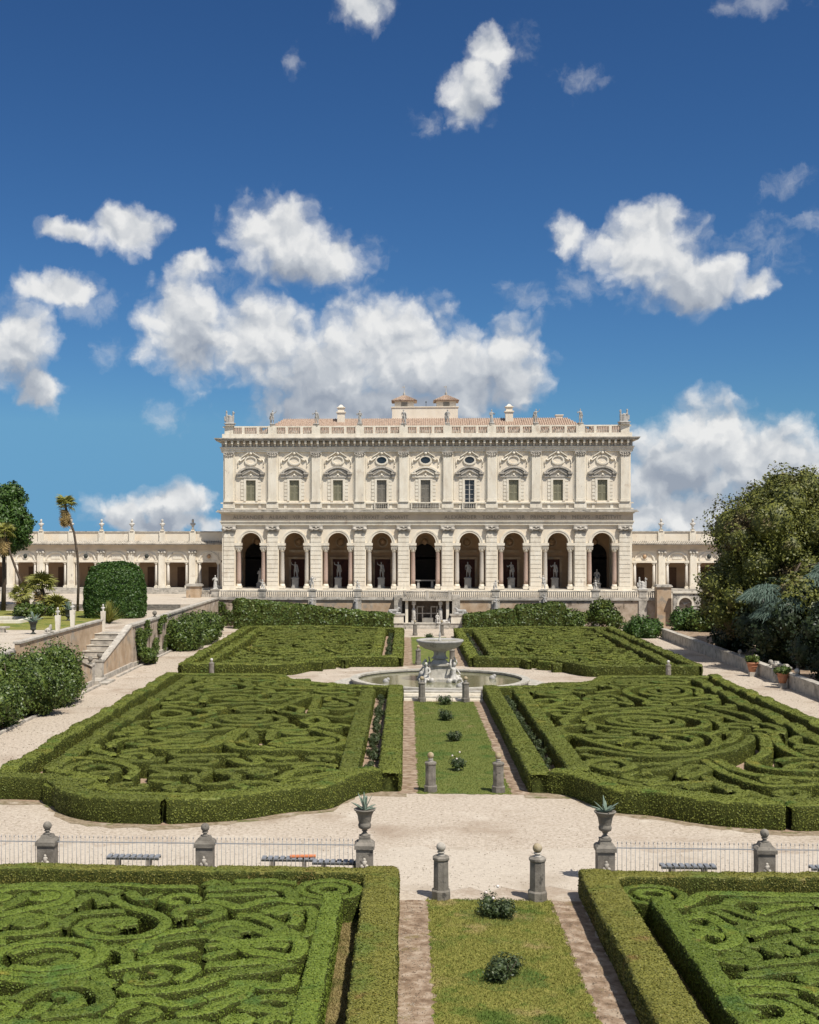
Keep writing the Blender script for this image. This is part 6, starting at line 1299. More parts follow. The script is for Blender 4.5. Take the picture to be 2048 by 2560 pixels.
def urn(label, loc, k=1.0, m='grey_stone'):
    t = thing('urn', label, 'urn', loc)
    MB().cbox(0,0,0,.36,.36,.06).lathe([(.16,.061),(.13,.1),(.07,.16),(.06,.2),(.1,.22),(.07,.25)], n=18).build('foot', m, t)
    MB().lathe([(.08,.251),(.19,.31),(.215,.4),(.19,.46),(.185,.48),(.2,.52),(.235,.72),(.31,.86),(.345,.88),(.345,.92),(.3,.92),(.25,.86)], n=24).build('bowl', m, t)
    t.scale = (k,)*3; return t
for x, lab in ((-19.3, 'grey stone pier with ball, cut by the left edge'), (-14.15, 'leftmost whole grey stone pier with ball in the railing'), (-9.0, 'grey stone pier with ball between the two left benches'), (8.8, 'grey stone pier with ball in the railing on the right'), (13.9, 'grey stone pier with ball beyond the right edge')): pier(x, lab, False)
for x, sd_ in ((-3.85, 'left'), (3.8, 'right')):
    pier(x, f'grey stone pier carrying the {sd_} urn at the garden gateway', True)
    urn(f'grey stone urn on the {sd_} gateway pier', (x, FY, 1.385), 1.0); agave(f'small agave growing in the urn on the {sd_} gateway pier', (x, FY, 2.24), .62, 5 if x < 0 else 9, 13)
bench0 = None
for x, lab in ((-17.2, 'slatted grey bench at the far left edge behind the railing'), (-11.55, 'slatted grey bench behind the railing between the two left ball piers'), (-6.4, 'slatted grey bench behind the railing near the left urn pier'), (-4.7, 'slatted bench end just beside the left urn pier'), (6.55, 'slatted grey bench behind the railing, right of the right urn pier'), (11.3, 'slatted bench at the right edge behind the railing')):
    if bench0 is None:
        t = bench0 = thing('bench', lab, 'bench', (x, 40.75, 0), 0, 'benches behind the railing'); sl = None
        for k in range(9):
            if sl is None: o = sl = MB().box(-.07, .07, -.2, .2, .42, .46).build('slat', 'bench_metal', t)
            else: o = sl.copy(); COL.objects.link(o); o.parent = t
            o.location = (-.8 + k*.2, 0, 0)
        for s in (-1, 1):
            MB().box(-.88, .88, s*.16-.03, s*.16+.03, .36, .419).build('frame_rail', 'bronze', t); MB().box(s*.52-.06, s*.52+.06, -.2, .2, 0, .359).build('leg', 'grey_stone', t)
    else: again(bench0, lab, (x, 40.75 if x < 0 and x != -4.7 else 40.4, 0))
ob = thing('orange_board', 'small orange board lying on the bench near the left urn pier', 'board', (-5.9, 40.8, .475)); MB().box(-.45, .4, -.1, .12, 0, .035).build('board', 'orange_plastic', ob); ob.rotation_euler = (0, 0, .1)
# ---------------------------------------------------------------- left terrace, walls and stairs
LZ = 3.0
kind(MB().box(-140, -28.85, 60, 136.5, -.2, LZ).build('side_garden', 'pale_gravel'), 'structure')
kind(MB().box(-28.849, -26.26, 104.6, 136.5, -.2, LZ).build('side_garden_edge', 'pale_gravel'), 'structure')
kind(MB().box(-140, -26.26, 136.5, TY + .44, -.2, TZ + .05).build('upper_terrace', 'pale_gravel'), 'structure')
rect('side_lawn', -75, -30.6, 106, 134.2, LZ + .006, 'grass')
ragged('garden_path', -30.4, -27.5, 104.8, 134, LZ + .004, 'gravel', 77, .1)
stp = thing('terrace_steps', 'long low stone steps across the side garden below the left wing', 'steps', (-52, 136.4, LZ))
for k in range(3): MB().box(-26, 24.5, -1.05 + k*.35, .09, k*.2, (k+1)*.2 - .01).build('step', 'grey_stone', stp)
rw = thing('retaining_wall', 'high weathered ochre retaining wall beside the left gravel walk', 'wall', (-26.0, 104.5, 0))
MB().box(-.25, .25, .0, 48.4, -.1, 3.4).build('wall_face', 'old_wall', rw)
MB().box(-.34, .34, -.02, 48.4, 3.4, 3.58).build('coping', 'weathered_stone', rw); MB().box(.25, .4, 0, 48, -.1, .35).build('footing', 'weathered_stone', rw)
kb = thing('stone_kerb', 'low stone kerb edging the planting along the left gravel walk', 'kerb', (-25.2, 100, 0))
MB().box(-.1, .1, -32, -9, -.02, .14).box(-.1, .1, -3.5, 44, -.02, .14).build('kerb', 'weathered_stone', kb)
stc = thing('garden_staircase', 'double flight of inlaid stone stairs between ochre parapets, left of the walk', 'staircase', (-27.2, 92.8, 0))
for s, L in ((1, 10.4), (-1, 9.6)):
    n = 7
    for k in range(n):
        y0, y1 = 1.3 + (L-1.3)*k/n, 1.3 + (L-1.3)*(k+1)/n; z = .45 + (LZ - .45)*(k+1)/n
        a, b_ = sorted((s*y0, s*(y1 if k < n-1 else y1 + 1.4)))
        tr = MB().box(-1.15, .95, a, b_, -.1, z).build('tread', 'weathered_stone', stc)
        MB().box(-.75, .55, min(s*(y0+.3), s*(y1-.25)), max(s*(y0+.3), s*(y1-.25)), z, z + .012).build('inlay', 'grey_stone', tr)
        MB().box(-1.15, .95, *sorted((s*y0 - s*.06, s*y0 + s*.14)), z + .002, z + .03).build('nosing', 'travertine', tr)
    lo, hi = (1.35, 3.42)
    pp = [(s*1.6, -.1), (s*1.6, lo), (s*2.2, lo), (s*(L+1.2), hi), (s*(L+1.2), -.1)]
    MB().prism(pp if s > 0 else pp[::-1], .955, 1.35, 'x').build('parapet', 'ochre_stucco', stc)
    cp = [(s*1.5, lo), (s*1.5, lo+.16), (s*2.2, lo+.16), (s*(L+1.2), hi+.16), (s*(L+1.2), hi)]; 
    MB().prism(cp[:3] + cp[3:] if s > 0 else cp[::-1], .88, 1.43, 'x').build('coping', 'weathered_stone', stc)
    MB().box(.9, 1.45, *sorted((s*1.1, s*1.65)), -.1, 1.5).box(.85, 1.5, *sorted((s*1.05, s*1.7)), 1.501, 1.62).build('newel', 'weathered_stone', stc)
    MB().box(1.351, 1.5, *sorted((s*1.7, s*(L+1.2))), -.1, .4).build('footing', 'weathered_stone', stc)
    ip = [(s*0.0, .4), (s*0.0, 3.9), (s*(L+1.3), 3.9), (s*(L+1.3), .4)]
    MB().prism(ip if s > 0 else ip[::-1], -1.5, -1.16, 'x').build('inner_wall', 'ochre_stucco', stc)
    MB().box(-1.6, -1.06, *sorted((s*.02, s*(L+1.35))), 3.901, 4.03).build('inner_coping', 'weathered_stone', stc)
MB().box(-1.15, 1.0, -1.299, 1.299, -.1, .45).box(1.0, 1.8, -1.2, 1.2, -.1, .3).box(1.8, 2.4, -1.4, 1.4, -.1, .15).build('landing', 'weathered_stone', stc)
lw = thing('balustrade_wall', 'ochre garden wall with stone coping above the left shrubs', 'wall', (-28.9, 80, 0))
MB().box(-.2, .2, -18, 3.1, -.1, 3.3).build('wall_face', 'ochre_stucco', lw); MB().box(-.3, .3, -18, 3.1, 3.301, 3.5).build('coping', 'weathered_stone', lw)
def ball_finial(label, loc, r=.25, m='grey_stone'):
    t = thing('ball_finial', label, 'ball finial', loc); MB().lathe([(r*.9,0),(r*.5,r*.4),(r*.4,r*.7),(r*.6,r*.8)], n=12).build('foot', m, t); MB().ball((0,0,r*1.65), r, 14).build('ball', m, t); return t
ball_finial('dark stone ball finial on the garden wall at the left edge', (-28.9, 78.6, 3.505), .3)
ball_finial('stone ball finial on the lower newel of the garden staircase', (-26.02, 94.2, 1.625), .2)
ball_finial('stone ball finial on the near newel of the garden staircase', (-26.02, 91.4, 1.625), .2)
ball_finial('stone ball finial on the retaining wall above the ivy', (-26.0, 115, 3.585), .22)
# herms on the balustrade
for y, zt, lab in ((91.7, 5.2, 'pale herm bust on the staircase wall, nearer one'), (95.8, 5.35, 'pale herm bust on the staircase wall, farther one'), (105.6, 4.7, 'small herm bust at the top of the garden staircase')):
    t = thing('herm', lab, 'herm', (-28.55, y, 4.035 if y < 105 else LZ)); hgt = zt - (4.035 if y < 105 else LZ)
    MB().frustum(0, 0, 0, hgt*.98, .27, .27, .38, .34).build('pillar', 'travertine', t); me = SC['bust'].copy(); me.materials.clear(); o = link('bust', me, 'white_marble', t, (0, 0, hgt*.98)); o.scale = (.85,)*3
for k, (x, y) in enumerate(((-30.6, 88.5), (-33.5, 90.0))):
    pass
statue('lion', 'weathered lion on the staircase wall by the herms', (-28.6, 89.6, 4.035), .75, R(90), 'weathered_stone', cat='lion statue')
for k, (x, y, z, kk) in enumerate([(-33.4, 101.5, LZ, 1.15), (-35.0, 118, LZ, 1.2)]):
    urn(['dark urn with large agave on the left side garden', 'dark urn with agave under the palms'][k], (x, y, z), kk, 'bronze'); agave(['large agave in the dark urn on the left side garden', 'agave in the dark urn under the palms'][k], (x, y, z + .86*kk), 1.0, 21 + k, 18)
for k, (x, y) in enumerate([(-36.6, 139.5), (-44.2, 139.5), (-50.5, 139.5)]):
    t = thing('pedestal', f'stone pedestal with ornament on the upper terrace, {ORD[k]} from the palace', 'pedestal', (x, y, TZ + .05)); MB().cbox(0,0,0,1.2,1.2,.2).cbox(0,0,.2,.95,.95,1.1).cbox(0,0,1.3,1.15,1.15,.14).build('block', 'weathered_stone', t); MB().lathe([(.2,1.44),(.12,1.55),(.35,1.8),(.3,1.9),(.4,2.0)], n=12).build('ornament', 'bronze', t)
bn = thing('garden_basin', 'low white-edged basin on the left side lawn', 'basin', (-44, 117, LZ)); MB().box(-9, 5.6, -3, -2.5, .01, .3).box(-9, 5.6, 2.5, 3, .01, .3).box(5.1, 5.6, -2.5, 2.5, .01, .3).build('rim', 'travertine', bn); MB().box(-9, 5.1, -2.5, 2.5, .01, .12).build('water', 'pool_water', bn)
sb = thing('stone_bench', 'low stone bench on gravel at the left edge of the side garden', 'bench', (-37.6, 103.2, LZ)); MB().cbox(0,0,.36,3.2,.6,.14).build('seat', 'weathered_stone', sb)
for s in (-1, 1): MB().cbox(s*1.1,0,0,.35,.5,.36).build('leg', 'weathered_stone', sb)

# ---------------------------------------------------------------- shrubs and trees
def lobes(c, w, d, h, n, r, seed, flat=.85):
    q = random.Random(seed); out = []
    for _ in range(n):
        a, t, e = q.uniform(0, 6.283), math.sqrt(q.random()), q.random()
        out.append((c[0] + w/2*.8*t*math.cos(a), c[1] + d/2*.8*t*math.sin(a), c[2] + r*.7 + (h - r*1.5)*e*(1 - .35*t), r*q.uniform(.7, 1.2)))
    return out
def shrub(label, loc, w, d, h, n_leaf, leaf, seed, m='laurel_leaf', n=16, r=None, cat='shrub', name='shrub'):
    t = thing(name, label, cat, loc); r = r or min(w, d, h)*.34
    link('foliage', crown_mesh('foliage', lobes((0,0,0), w, d, h, n, r, seed), n_leaf, leaf, seed, core=.74, rough=.34, shell=(.7, 1.16)), m, t)
    mb = MB()
    for k in range(4): a = k*1.7 + seed; mb.tube([(0,0,0),(.2*w*math.cos(a),.2*d*math.sin(a),h*.4),(.3*w*math.cos(a),.3*d*math.sin(a),h*.7)], [.06,.05,.03], 5)
    mb.build('stem', 'bark', t); return t
shrub('big glossy laurel shrub against the left garden wall, beside the staircase', (-25.9, 81.0, 0), 3.2, 4.5, 4.3, 20000, .11, 31, n=20)
shrub('dark laurel shrub bordering the left gravel walk at the kerb', (-25.6, 75.8, 0), 2.8, 4.0, 3.6, 17000, .11, 32, n=18)
shrub('pale green tall shrub behind the laurels at the left edge', (-28.0, 79.0, 0), 4.0, 8.0, 4.4, 18000, .12, 33, n=20)
shrub('dark shrub low at the left picture edge by the walk', (-25.9, 70.5, 0), 2.6, 4.5, 2.9, 12000, .11, 34, n=14)
shrub('laurel bush at the far end of the left retaining wall', (-24.4, 121.5, 0), 3.2, 6.0, 4.0, 14000, .14, 35, n=20)
shrub('laurel bush beyond the first, nearest the terrace on the left', (-23.6, 128.0, 0), 3.0, 5.0, 3.6, 10000, .14, 36, n=16)
shrub('low bush at the foot of the left retaining wall by the stairs', (-25.0, 106.8, 0), 1.4, 3.5, 1.7, 2600, .14, 37, n=10)
def ivy(label, loc, w, h, n, leaf, seed, axis='y'):
    t = thing('climbing_plant', label, 'climber', loc); q = np.random.default_rng(seed)
    u, v = q.random(n), q.random(n)**.8; dens = vnoise(np.c_[u*w*.7, v*h*.9, 0*u], 1.0, seed) + .25 - .5*v*0; k = dens > 0; u, v = u[k], v[k]; nn = len(u)
    off = q.uniform(.0, .28, nn); P = np.c_[off, (u-.5)*w, v*h] if axis == 'y' else np.c_[(u-.5)*w, -off, v*h]
    N = np.tile([1., 0, .3] if axis == 'y' else [0, -1., .3], (nn, 1)); V, Q = leaf_quads(P, N, leaf, q, .7)
    link('foliage', np_mesh('foliage', V, Q), 'laurel_leaf', t)
    mb = MB()
    for j in range(6): y = (j/5-.5)*w*.8; p = [(.05, y, 0), (.08, y+.2, h*.4), (.06, y-.15, h*.85)]; mb.tube(p if axis == 'y' else [(b, -a, c) for a, b, c in p], [.03,.025,.012], 5)
    mb.build('stem', 'bark', t); return t
ivy('ivy hanging over the left retaining wall', (-25.74, 112, 0.2), 13, 3.4, 11000, .12, 41)
# laurel hedges under the terrace wall
def loose_hedge(label, x0, x1, y, h0, h1, d, seed, dens=62, leaf=.2):
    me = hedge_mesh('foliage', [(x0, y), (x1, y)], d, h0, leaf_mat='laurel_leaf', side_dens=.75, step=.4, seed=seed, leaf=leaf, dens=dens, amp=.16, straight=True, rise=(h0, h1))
    t = thing('laurel_hedge', label, 'hedge'); link('foliage', me, None, t); return t
loose_hedge('long dark laurel hedge sloping down along the terrace wall, left of the grotto', -22.8, -4.6, 149.6, 3.55, 1.75, 2.6, 51)
loose_hedge('laurel hedge just right of the grotto porch', 4.8, 10.2, 149.6, 1.75, 2.4, 2.4, 52)
loose_hedge('taller laurel hedge along the terrace wall, right of the grotto', 11.2, 16.0, 149.8, 2.9, 3.2, 2.4, 53)
shrub('loose leafy shrub against the right terrace wall', (17.2, 149.8, 0), 3.4, 2.4, 3.2, 4200, .2, 54, n=14)
shrub('tall loose shrub at the right end of the terrace wall', (21.2, 150.2, 0), 5.0, 2.6, 3.9, 6000, .22, 55, n=18)
shrub('rounded bright bush at the far end of the right gravel walk', (23.6, 138.2, 0), 4.4, 3.6, 2.6, 7000, .15, 56, m='topiary_leaf', n=16)
ivy('sparse creeper on the left end of the terrace wall', (-25.2, TY - .02, .1), 7.0, 3.2, 2600, .18, 57, axis='x')
shrub('small green shrub at the left foot of the terrace wall', (-25.4, 146, 0), 2.6, 2.6, 2.4, 2600, .18, 58, n=10)
# topiary block
tp = thing('topiary', 'large dark clipped block of foliage with rounded top on the side lawn', 'topiary', (-31.6, 123, LZ))
rng = np.random.default_rng(61); n = 34000; d = rng.normal(0, 1, (n, 3)); d[:, 2] = np.abs(d[:, 2])*1.0 - .25; d /= np.linalg.norm(d, axis=1)[:, None]
def rbox(d, a, b, c, p=3.4):
    k = (np.abs(d[:, 0]/a)**p + np.abs(d[:, 1]/b)**p + np.abs(d[:, 2]/c)**p)**(-1/p); return d*k[:, None]
P = rbox(d, 2.95, 2.1, 4.3) + np.array([0, 0, 1.25]); P = P[P[:, 2] > .05]; dd = P - np.array([0, 0, 1.25]); nn = np.sign(dd)*np.abs(dd/np.array([2.95, 2.1, 4.3]))**3.5; nn /= np.linalg.norm(nn, axis=1)[:, None] + 1e-9
P = P + nn*(vnoise(P, .9, 3)*.14 + vnoise(P, 2.6, 4)*.12 + rng.uniform(-.12, .06, len(P)))[:, None]
V, Q = leaf_quads(P, nn, .13, rng, .7); cv, cq = blob_core((0, 0, 0), 1.0, 28); cv = rbox(cv, 2.82, 1.98, 4.16) + np.array([0, 0, 1.25]); cv[:, 2] = np.maximum(cv[:, 2], 0); cv += np.stack([vnoise(cv, 1.5, 9 + a) for a in range(3)], 1)*.08*(cv[:, 2:3] > .1)
link('foliage', np_mesh('foliage', np.vstack([cv, V]), np.vstack([cq, Q + len(cv)]), np.r_[np.ones(len(cq), bool), np.zeros(len(Q), bool)]), 'topiary_leaf', tp)
# phormium clump
ph = thing('flax_clump', 'clump of long yellowish sword leaves beside the clipped block', 'plant', (-30.2, 114.5, LZ)); q = random.Random(4); mb = MB()
for k in range(170):
    a = q.uniform(0, 6.283); e = R(q.uniform(25, 85)); L = q.uniform(1.5, 2.5); P = []
    for i in range(5): f = i/4; P.append(Vector((math.cos(a)*L*f*math.cos(e), math.sin(a)*L*f*math.cos(e), L*f*math.sin(e) - .35*f*f*L*math.cos(e))))
    s_ = Vector((-math.sin(a), math.cos(a), 0))*.055; vs_ = []
    for i, p in enumerate(P): w = 1 - .2*i; vs_ += [p - s_*w, p + s_*w]
    mb.add(vs_, [(2*i, 2*i+1, 2*i+3, 2*i+2) for i in range(4)])
mb.build('leaves', 'palm_leaf', ph)
# palms
def frond(L, w, droop, q, segs=13):
    """fan leaf: stalk along +x, pleated blades spread about its end"""
    mb = MB(); mb.tube([(0,0,0),(L*.25,0,.04*L),(L*.5,0,-.04*L*droop)], [.035,.025,.018], 5); c = Vector((L*.48, 0, -.04*L*droop))
    for k in range(segs):
        a = (k/(segs-1) - .5)*R(230); d = Vector((math.cos(a), math.sin(a), 0)); s_ = Vector((-math.sin(a), math.cos(a), 0)); ll = L*.55*q.uniform(.8, 1.05)
        p1 = c + d*ll*.55 + Vector((0,0,-.06*droop*ll)); p2 = c + d*ll + Vector((0,0,-.45*droop*ll)); ww = ll*.085
        mb.add([c, p1 - s_*ww, p1 + Vector((0,0,ww*.6)), p1 + s_*ww, p2], [(0,1,2),(0,2,3),(1,4,2),(2,4,3)])
    return mb
def palm(label, loc, trunk, r0, r1, nf, L, seed, dead=0, skirt=0.0, m='palm_leaf'):
    t = thing('palm_tree', label, 'palm tree', loc); q = random.Random(seed)
    mb = MB(); n = len(trunk); mb.tube(trunk, [r0 + (r1-r0)*i/(n-1) for i in range(n)], 9)
    for i in range(n-1):
        a, b_ = Vector(trunk[i]), Vector(trunk[i+1])
        for f in (.2, .5, .8): p = a.lerp(b_, f); rr_ = (r0 + (r1-r0)*(i+f)/(n-1))*1.12; mb.tube([p - Vector((0,0,.03)), p + Vector((0,0,.03))], rr_, 9)
    mb.build('trunk', 'bark', t); top = Vector(trunk[-1])
    for k in range(nf + dead):
        isd = k >= nf; mbf = frond(L*q.uniform(.85, 1.1), .3, q.uniform(.6, 1.2) if not isd else 1.6, q); o = mbf.build('frond', 'dead_palm' if isd else m, t)
        o.location = top + (Vector((0,0,-q.uniform(.1, skirt))) if isd and skirt else Vector((0,0,0)))
        o.rotation_euler = (q.uniform(-.3,.3), R(q.uniform(58, 88)) if isd else R(q.uniform(-75, 22)), k*2.399 + q.uniform(-.2,.2))
    return t
palm('tall slender palm with small drooping crown left of the clipped block', (-38.1, 133, LZ), [(0,0,0),(.1,0,3),(0,0,6),(-.4,0,8.6),(-1.1,0,10.4),(-1.35,0,11.6)], .15, .11, 30, 1.35, 71, dead=26, skirt=1.3)
palm('thin leaning palm in front of the dark tree at the left edge', (-42.2, 130, LZ), [(0,0,0),(-.6,0,1.8),(-1.4,0,3.8),(-2.3,0,6.2),(-3.0,0,8.6)], .15, .11, 26, 1.4, 72, dead=16, skirt=1.2)
palm('short fan palm with bright crown on the side lawn', (-40.2, 130, LZ), [(0,0,0),(-.35,0,1.0),(-.8,0,2.0),(-1.0,0,2.9)], .24, .2, 34, 1.9, 73, dead=6, skirt=.4)
palm('short leaning fan palm beside the bright one', (-41.6, 127, LZ), [(0,0,0),(-.3,0,.8),(-.6,0,1.6),(-.8,0,2.1)], .3, .26, 26, 1.5, 74, dead=6, skirt=.4)
palm('low bushy fan palm in front of the slender trunk', (-38.4, 126, LZ), [(0,0,0),(0,0,.35),(.05,0,.7)], .3, .26, 40, 1.9, 75, dead=4)
shrub('dense green undergrowth around the palms', (-38.6, 120, LZ), 4.5, 3, 1.7, 3000, .18, 76, n=12)
def tree(label, loc, trunk_h, trunk_r, blobs, n_leaf, leaf, seed, m, name='tree', core=.7, limbs=7, shell=(.7, 1.1), rough=.2, cat='tree'):
    t = thing(name, label, cat, loc); q = random.Random(seed)
    link('crown', crown_mesh('crown', blobs, n_leaf, leaf, seed, core=core, shell=shell, rough=rough), m, t)
    mb = MB(); mb.tube([(0,0,0),(.1,0,trunk_h*.5),(0,.1,trunk_h)], [trunk_r*1.25, trunk_r, trunk_r*.8], 10)
    for k in range(limbs):
        b = blobs[q.randrange(len(blobs))]; mid = (b[0]*.4, b[1]*.4, trunk_h + (b[2]-trunk_h)*.55); mb.tube([(0,.05,trunk_h*.85), mid, (b[0]*.9, b[1]*.9, b[2])], [trunk_r*.5, trunk_r*.33, trunk_r*.12], 6)
    mb.build('trunk', 'bark', t); return t
def ball_lobes(c, r, k, lr, seed, sq=(1,1,1)):
    q = random.Random(seed); out = [(c[0], c[1], c[2], r*.72)]
    for i in range(k):
        z = 1 - 2*(i+.5)/k; a = i*2.39996; rr_ = math.sqrt(1-z*z); out.append((c[0]+r*.78*rr_*math.cos(a)*sq[0]*q.uniform(.85,1.1), c[1]+r*.78*rr_*math.sin(a)*sq[1], c[2]+r*.78*z*sq[2]*q.uniform(.85,1.1), lr*q.uniform(.75, 1.25)))
    return out
# big magnolia on the right
mg = ball_lobes((1.5, 0, 9.4), 5.9, 34, 2.1, 81, (1.0, .9, 1.05)) + ball_lobes((3.2, .5, 13.6), 3.0, 14, 1.35, 82) + ball_lobes((-1.6, -.5, 5.4), 3.5, 16, 1.5, 83, (1.15, .9, .9)) + ball_lobes((7.6, 0, 9.2), 4.6, 18, 1.9, 84, (1, .9, 1.1)) + ball_lobes((4.5, -3, 5.0), 4.0, 16, 1.7, 87)
tree('huge magnolia with glossy olive foliage standing right of the walk', (29.3, 112, .3), 5, .45, mg, 150000, .165, 85, 'magnolia_leaf', 'magnolia_tree', core=.72, rough=.3, shell=(.66, 1.18))
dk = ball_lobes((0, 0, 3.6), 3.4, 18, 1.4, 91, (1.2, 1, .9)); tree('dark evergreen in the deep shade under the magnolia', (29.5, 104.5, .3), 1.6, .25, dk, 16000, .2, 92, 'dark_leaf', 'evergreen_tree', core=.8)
dk = ball_lobes((0, 0, 4.4), 3.8, 18, 1.6, 93, (1.0, 1, 1.05)); tree('yellow-green tree at the right picture edge', (32.0, 103.5, .3), 1.8, .3, dk, 20000, .22, 94, 'magnolia_leaf', 'evergreen_tree', core=.75, rough=.28)
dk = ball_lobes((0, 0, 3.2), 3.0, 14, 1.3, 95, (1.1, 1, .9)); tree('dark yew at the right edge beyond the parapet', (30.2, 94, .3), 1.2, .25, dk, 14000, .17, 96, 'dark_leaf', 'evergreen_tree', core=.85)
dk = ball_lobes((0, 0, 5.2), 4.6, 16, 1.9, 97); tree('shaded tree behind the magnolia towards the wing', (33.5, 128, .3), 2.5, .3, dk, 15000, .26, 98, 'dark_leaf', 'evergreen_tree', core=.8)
dk = ball_lobes((0, 0, 7.2), 3.7, 20, 1.5, 197, (1, 1, 1.1)); tree('tall tree at the right edge shading the walk', (32.2, 86.5, .3), 3.0, .3, dk, 15000, .24, 198, 'magnolia_leaf', 'evergreen_tree', core=.62, rough=.3)
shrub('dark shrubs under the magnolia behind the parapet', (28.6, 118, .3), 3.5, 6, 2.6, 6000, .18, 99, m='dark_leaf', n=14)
shrub('bright citrus bush in front of the carved niche', (30.0, 145.5, .3), 3.4, 3.0, 2.9, 4500, .2, 100, m='topiary_leaf', n=12)
shrub('leafy bush right of the carved niche', (32.6, 143, .3), 4.6, 4, 3.2, 5500, .22, 101, n=14)
# blue cedar: drooping needle sprays
cd = thing('blue_cedar', 'blue-green cedar with drooping sprays in front of the magnolia', 'cedar', (29.4, 106, .3)); MB().tube([(0,0,0),(.1,0,3),(0,0,6.4),(1.2,-.3,8.6)], [.28,.22,.14,.06], 8).build('trunk', 'bark', cd)
q = np.random.default_rng(7); Vs = []; tips = []
for (dx, dy, z, L, w) in [(-2.2,-2.4,6.3,3.2,2.2), (-.4,-3.2,5.7,3.0,2.4), (-1.4,-3.0,4.9,3.0,2.2), (2.2,-2.6,7.4,2.6,2.2), (3.6,-2.2,8.6,2.4,2.0), (1.4,-3.4,3.2,3.0,2.4), (3.0,-3.2,2.4,3.0,2.4), (3.6,-2.8,5.6,2.6,2.0)]:
    n = 2200; u = q.random(n); a = q.uniform(0, 2*math.pi, n); r = np.sqrt(q.random(n))*w
    P = np.c_[dx + r*np.cos(a), dy + r*np.sin(a)*.8, z + .55 - (r/w)**2*1.15 + q.normal(0, .05, n)]
    d = np.c_[np.cos(a)*.75, np.sin(a)*.6, -.75 + 0*a] + q.normal(0, .22, (n, 3)); d /= np.linalg.norm(d, axis=1)[:, None]; s_ = np.cross(d, q.normal(0, 1, (n, 3))); s_ /= np.linalg.norm(s_, axis=1)[:, None]; ll = q.uniform(.3, .6, n)[:, None]
    Vs.append(np.stack([P - s_*.02, P + s_*.02, P + d*ll + s_*.008, P + d*ll - s_*.008], 1).reshape(-1, 3)); tips.append((dx, dy, z))
V = np.vstack(Vs); link('foliage', np_mesh('foliage', V, np.arange(len(V)).reshape(-1, 4)), 'cedar_leaf', cd)
mb = MB()
for dx, dy, z in tips: mb.tube([(0,0,max(1.5, z-1.2)),(dx*.5,dy*.5,z-.2),(dx,dy,z+.4)], [.09,.06,.03], 5)
mb.build('branch', 'bark', cd)
# left-hand trees
dk = ball_lobes((0, 0, 9.4), 2.9, 20, 1.2, 111, (1, 1, 1.05)) + ball_lobes((.5, 0, 12.0), 1.7, 8, .9, 112); tree('dark evergreen tree at the left picture edge', (-46.6, 134, LZ), 7.0, .22, dk, 26000, .2, 113, 'topiary_leaf', 'evergreen_tree', core=.7, rough=.26)
# ---------------------------------------------------------------- right-hand parapet
rect('shade_garden', 25.95, 140, 60, TY - .01, .3, 'dirt')
kind(MB().box(25.9, 140, 60, TY - .02, -.3, .29).build('garden_bank', 'soil'), 'structure')
pw = thing('parapet_wall', 'long low weathered stone parapet along the right gravel walk', 'wall', (25.65, 80, 0))
MB().box(-.22, .22, 16.2, 57, -.1, .92).build('wall_face', 'weathered_stone', pw); MB().box(-.3, .3, 16.2, 57.05, .92, 1.06).build('coping', 'weathered_stone', pw)
pn = thing('parapet_wall', 'nearer stretch of stone parapet in tree shade at the right edge', 'wall', (25.65, 80, 0))
MB().box(-.22, .22, -14, 13.0, -.1, .92).build('wall_face', 'weathered_stone', pn); MB().box(-.3, .3, -14, 13.0, .92, 1.06).build('coping', 'weathered_stone', pn)
for y, lab in ((95.6, 'carved stone end pier of the right parapet, farther of the two'), (93.4, 'carved stone end pier of the right parapet, nearer of the two')):
    t = thing('stone_pier', lab, 'pier', (25.65, y, 0)); MB().cbox(0,0,0,.62,.8,.2).cbox(0,0,.2,.54,.7,1.1).build('shaft', 'weathered_stone', t); MB().cbox(0,0,1.3,.68,.84,.12).frustum(0,0,1.42,1.6,.5,.66,.3,.4).build('cap', 'weathered_stone', t); MB().box(-.36,-.275,-.22,.22,.45,1.05).build('relief', 'grey_marble', t)
for y, lab in ((106.0, 'stone ball finial on the right parapet, farthest one'), (101.2, 'stone ball finial on the right parapet, middle one'), (97.2, 'stone ball finial on the right parapet beside its end pier'), (90.8, 'stone ball finial on the nearer stretch of right parapet')): ball_finial(lab, (25.65, y, 1.065), .19, 'weathered_stone')
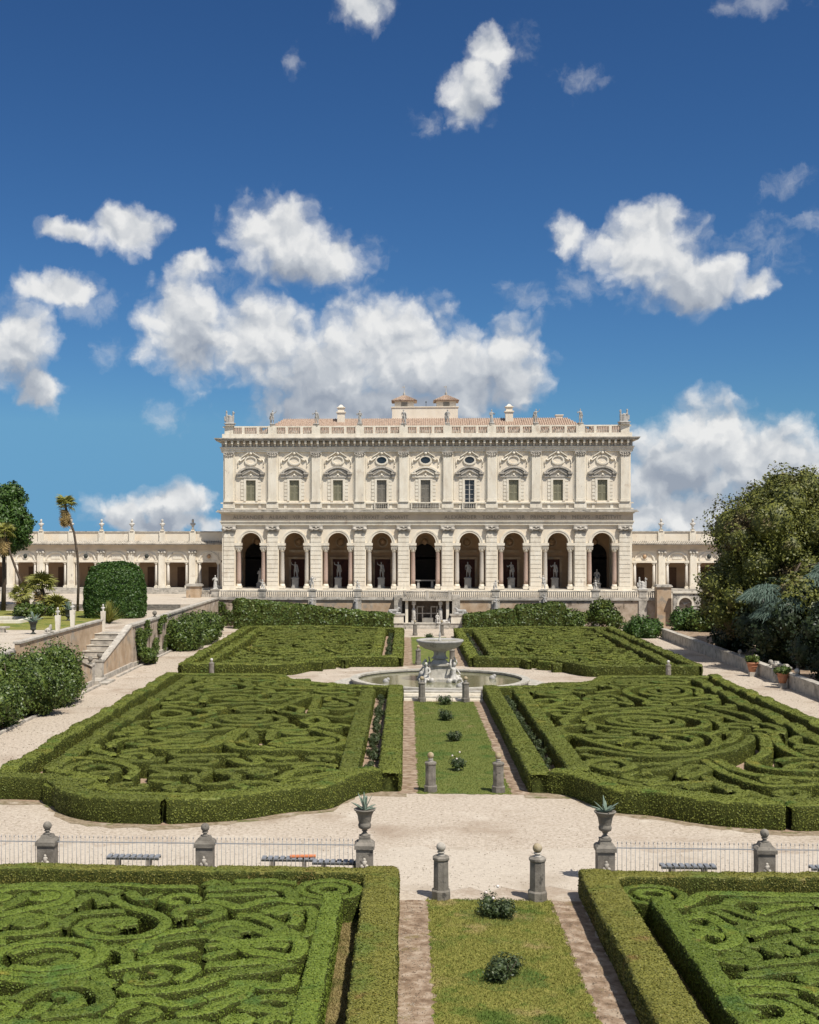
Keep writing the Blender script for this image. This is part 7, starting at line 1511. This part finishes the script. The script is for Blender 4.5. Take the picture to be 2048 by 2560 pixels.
def pot(label, loc, k, plant_label, seed, m='laurel_leaf'):
    t = thing('terracotta_pot', label, 'flower pot', loc)
    MB().cbox(0,0,0,.5,.5,.36).build('stand', 'weathered_stone', t); MB().lathe([(.24,.361),(.34,.7),(.40,1.0),(.46,1.02),(.46,1.12),(.39,1.12),(.36,1.05)], n=20).lathe([(.385,.8),(.41,.82),(.385,.84)], n=20).build('pot', 'terracotta', t); t.scale = (k,)*3
    shrub(plant_label, (loc[0], loc[1], loc[2] + 1.02*k), 1.0*k, 1.0*k, .75*k, 700, .1, seed, m, n=8, cat='plant', name='potted_plant')
pot('terracotta pot on a stone stand against the right parapet', (24.9, 99.6, 0), 1.0, 'leafy plant in the terracotta pot by the right parapet', 121)
pot('terracotta pot in the shade near the parapet end piers', (25.0, 92.0, 0), 1.0, 'leafy plant in the shaded terracotta pot', 122)
tz = thing('bird_bath', 'small stone bowl on a pedestal in the shaded garden behind the parapet', 'stone bowl', (27.2, 95.5, .3)); MB().lathe([(.35,0),(.3,.2),(.15,.3),(.12,1.3),(.2,1.4),(.55,1.6),(.6,1.68),(.5,1.66),(.2,1.55)], n=18).build('bowl', 'grey_stone', tz); MB().lathe([(.06,1.56),(.04,1.9),(.01,2.2)], n=8).build('spout', 'grey_stone', tz)
sb2 = thing('stone_table', 'small stone table in the garden behind the right parapet', 'table', (28.6, 121, .3)); MB().lathe([(.3,0),(.15,.15),(.12,.7),(.4,.82)], n=10).build('foot', 'weathered_stone', sb2); MB().lathe([(.9,.82),(.9,.92)], n=18, smooth=False).build('table_top', 'weathered_stone', sb2)
# carved niche in the wall under the right wing
nw = thing('niche_wall', 'stone garden wall with an arched carved niche, right of the terrace', 'wall', (0, 150.6, 0))
MB().arch_wall(29.6, 46, 3.0, 4.3, 31.0, 3.0, .75, 0, .5).box(29.6, 30.25, 0, .5, -.1, 2.9995).box(31.75, 46, 0, .5, -.1, 2.9995).build('wall_face', 'weathered_stone', nw); MB().box(29.5, 46, -.15, .55, 4.301, 4.5).build('coping', 'travertine', nw)
MB().box(30.1, 31.9, .501, .8, -.1, 4.2).build('niche_back', 'old_wall', nw); MB().arch_band(31.0, 3.0, .78, 1.0, -.12, -.003, 0, 180, 16).box(29.95, 30.25, -.14, -.003, 2.8, 2.99).box(31.75, 32.05, -.14, -.003, 2.8, 2.99).build('archivolt', 'travertine', nw)
rl = MB(); q = random.Random(9)
for k in range(26): rl.ball((31.0 + q.uniform(-.6, .6), .42, .4 + q.uniform(0, 2.8)), q.uniform(.1, .22), 7)
rl.build('rockwork', 'white_marble', nw)
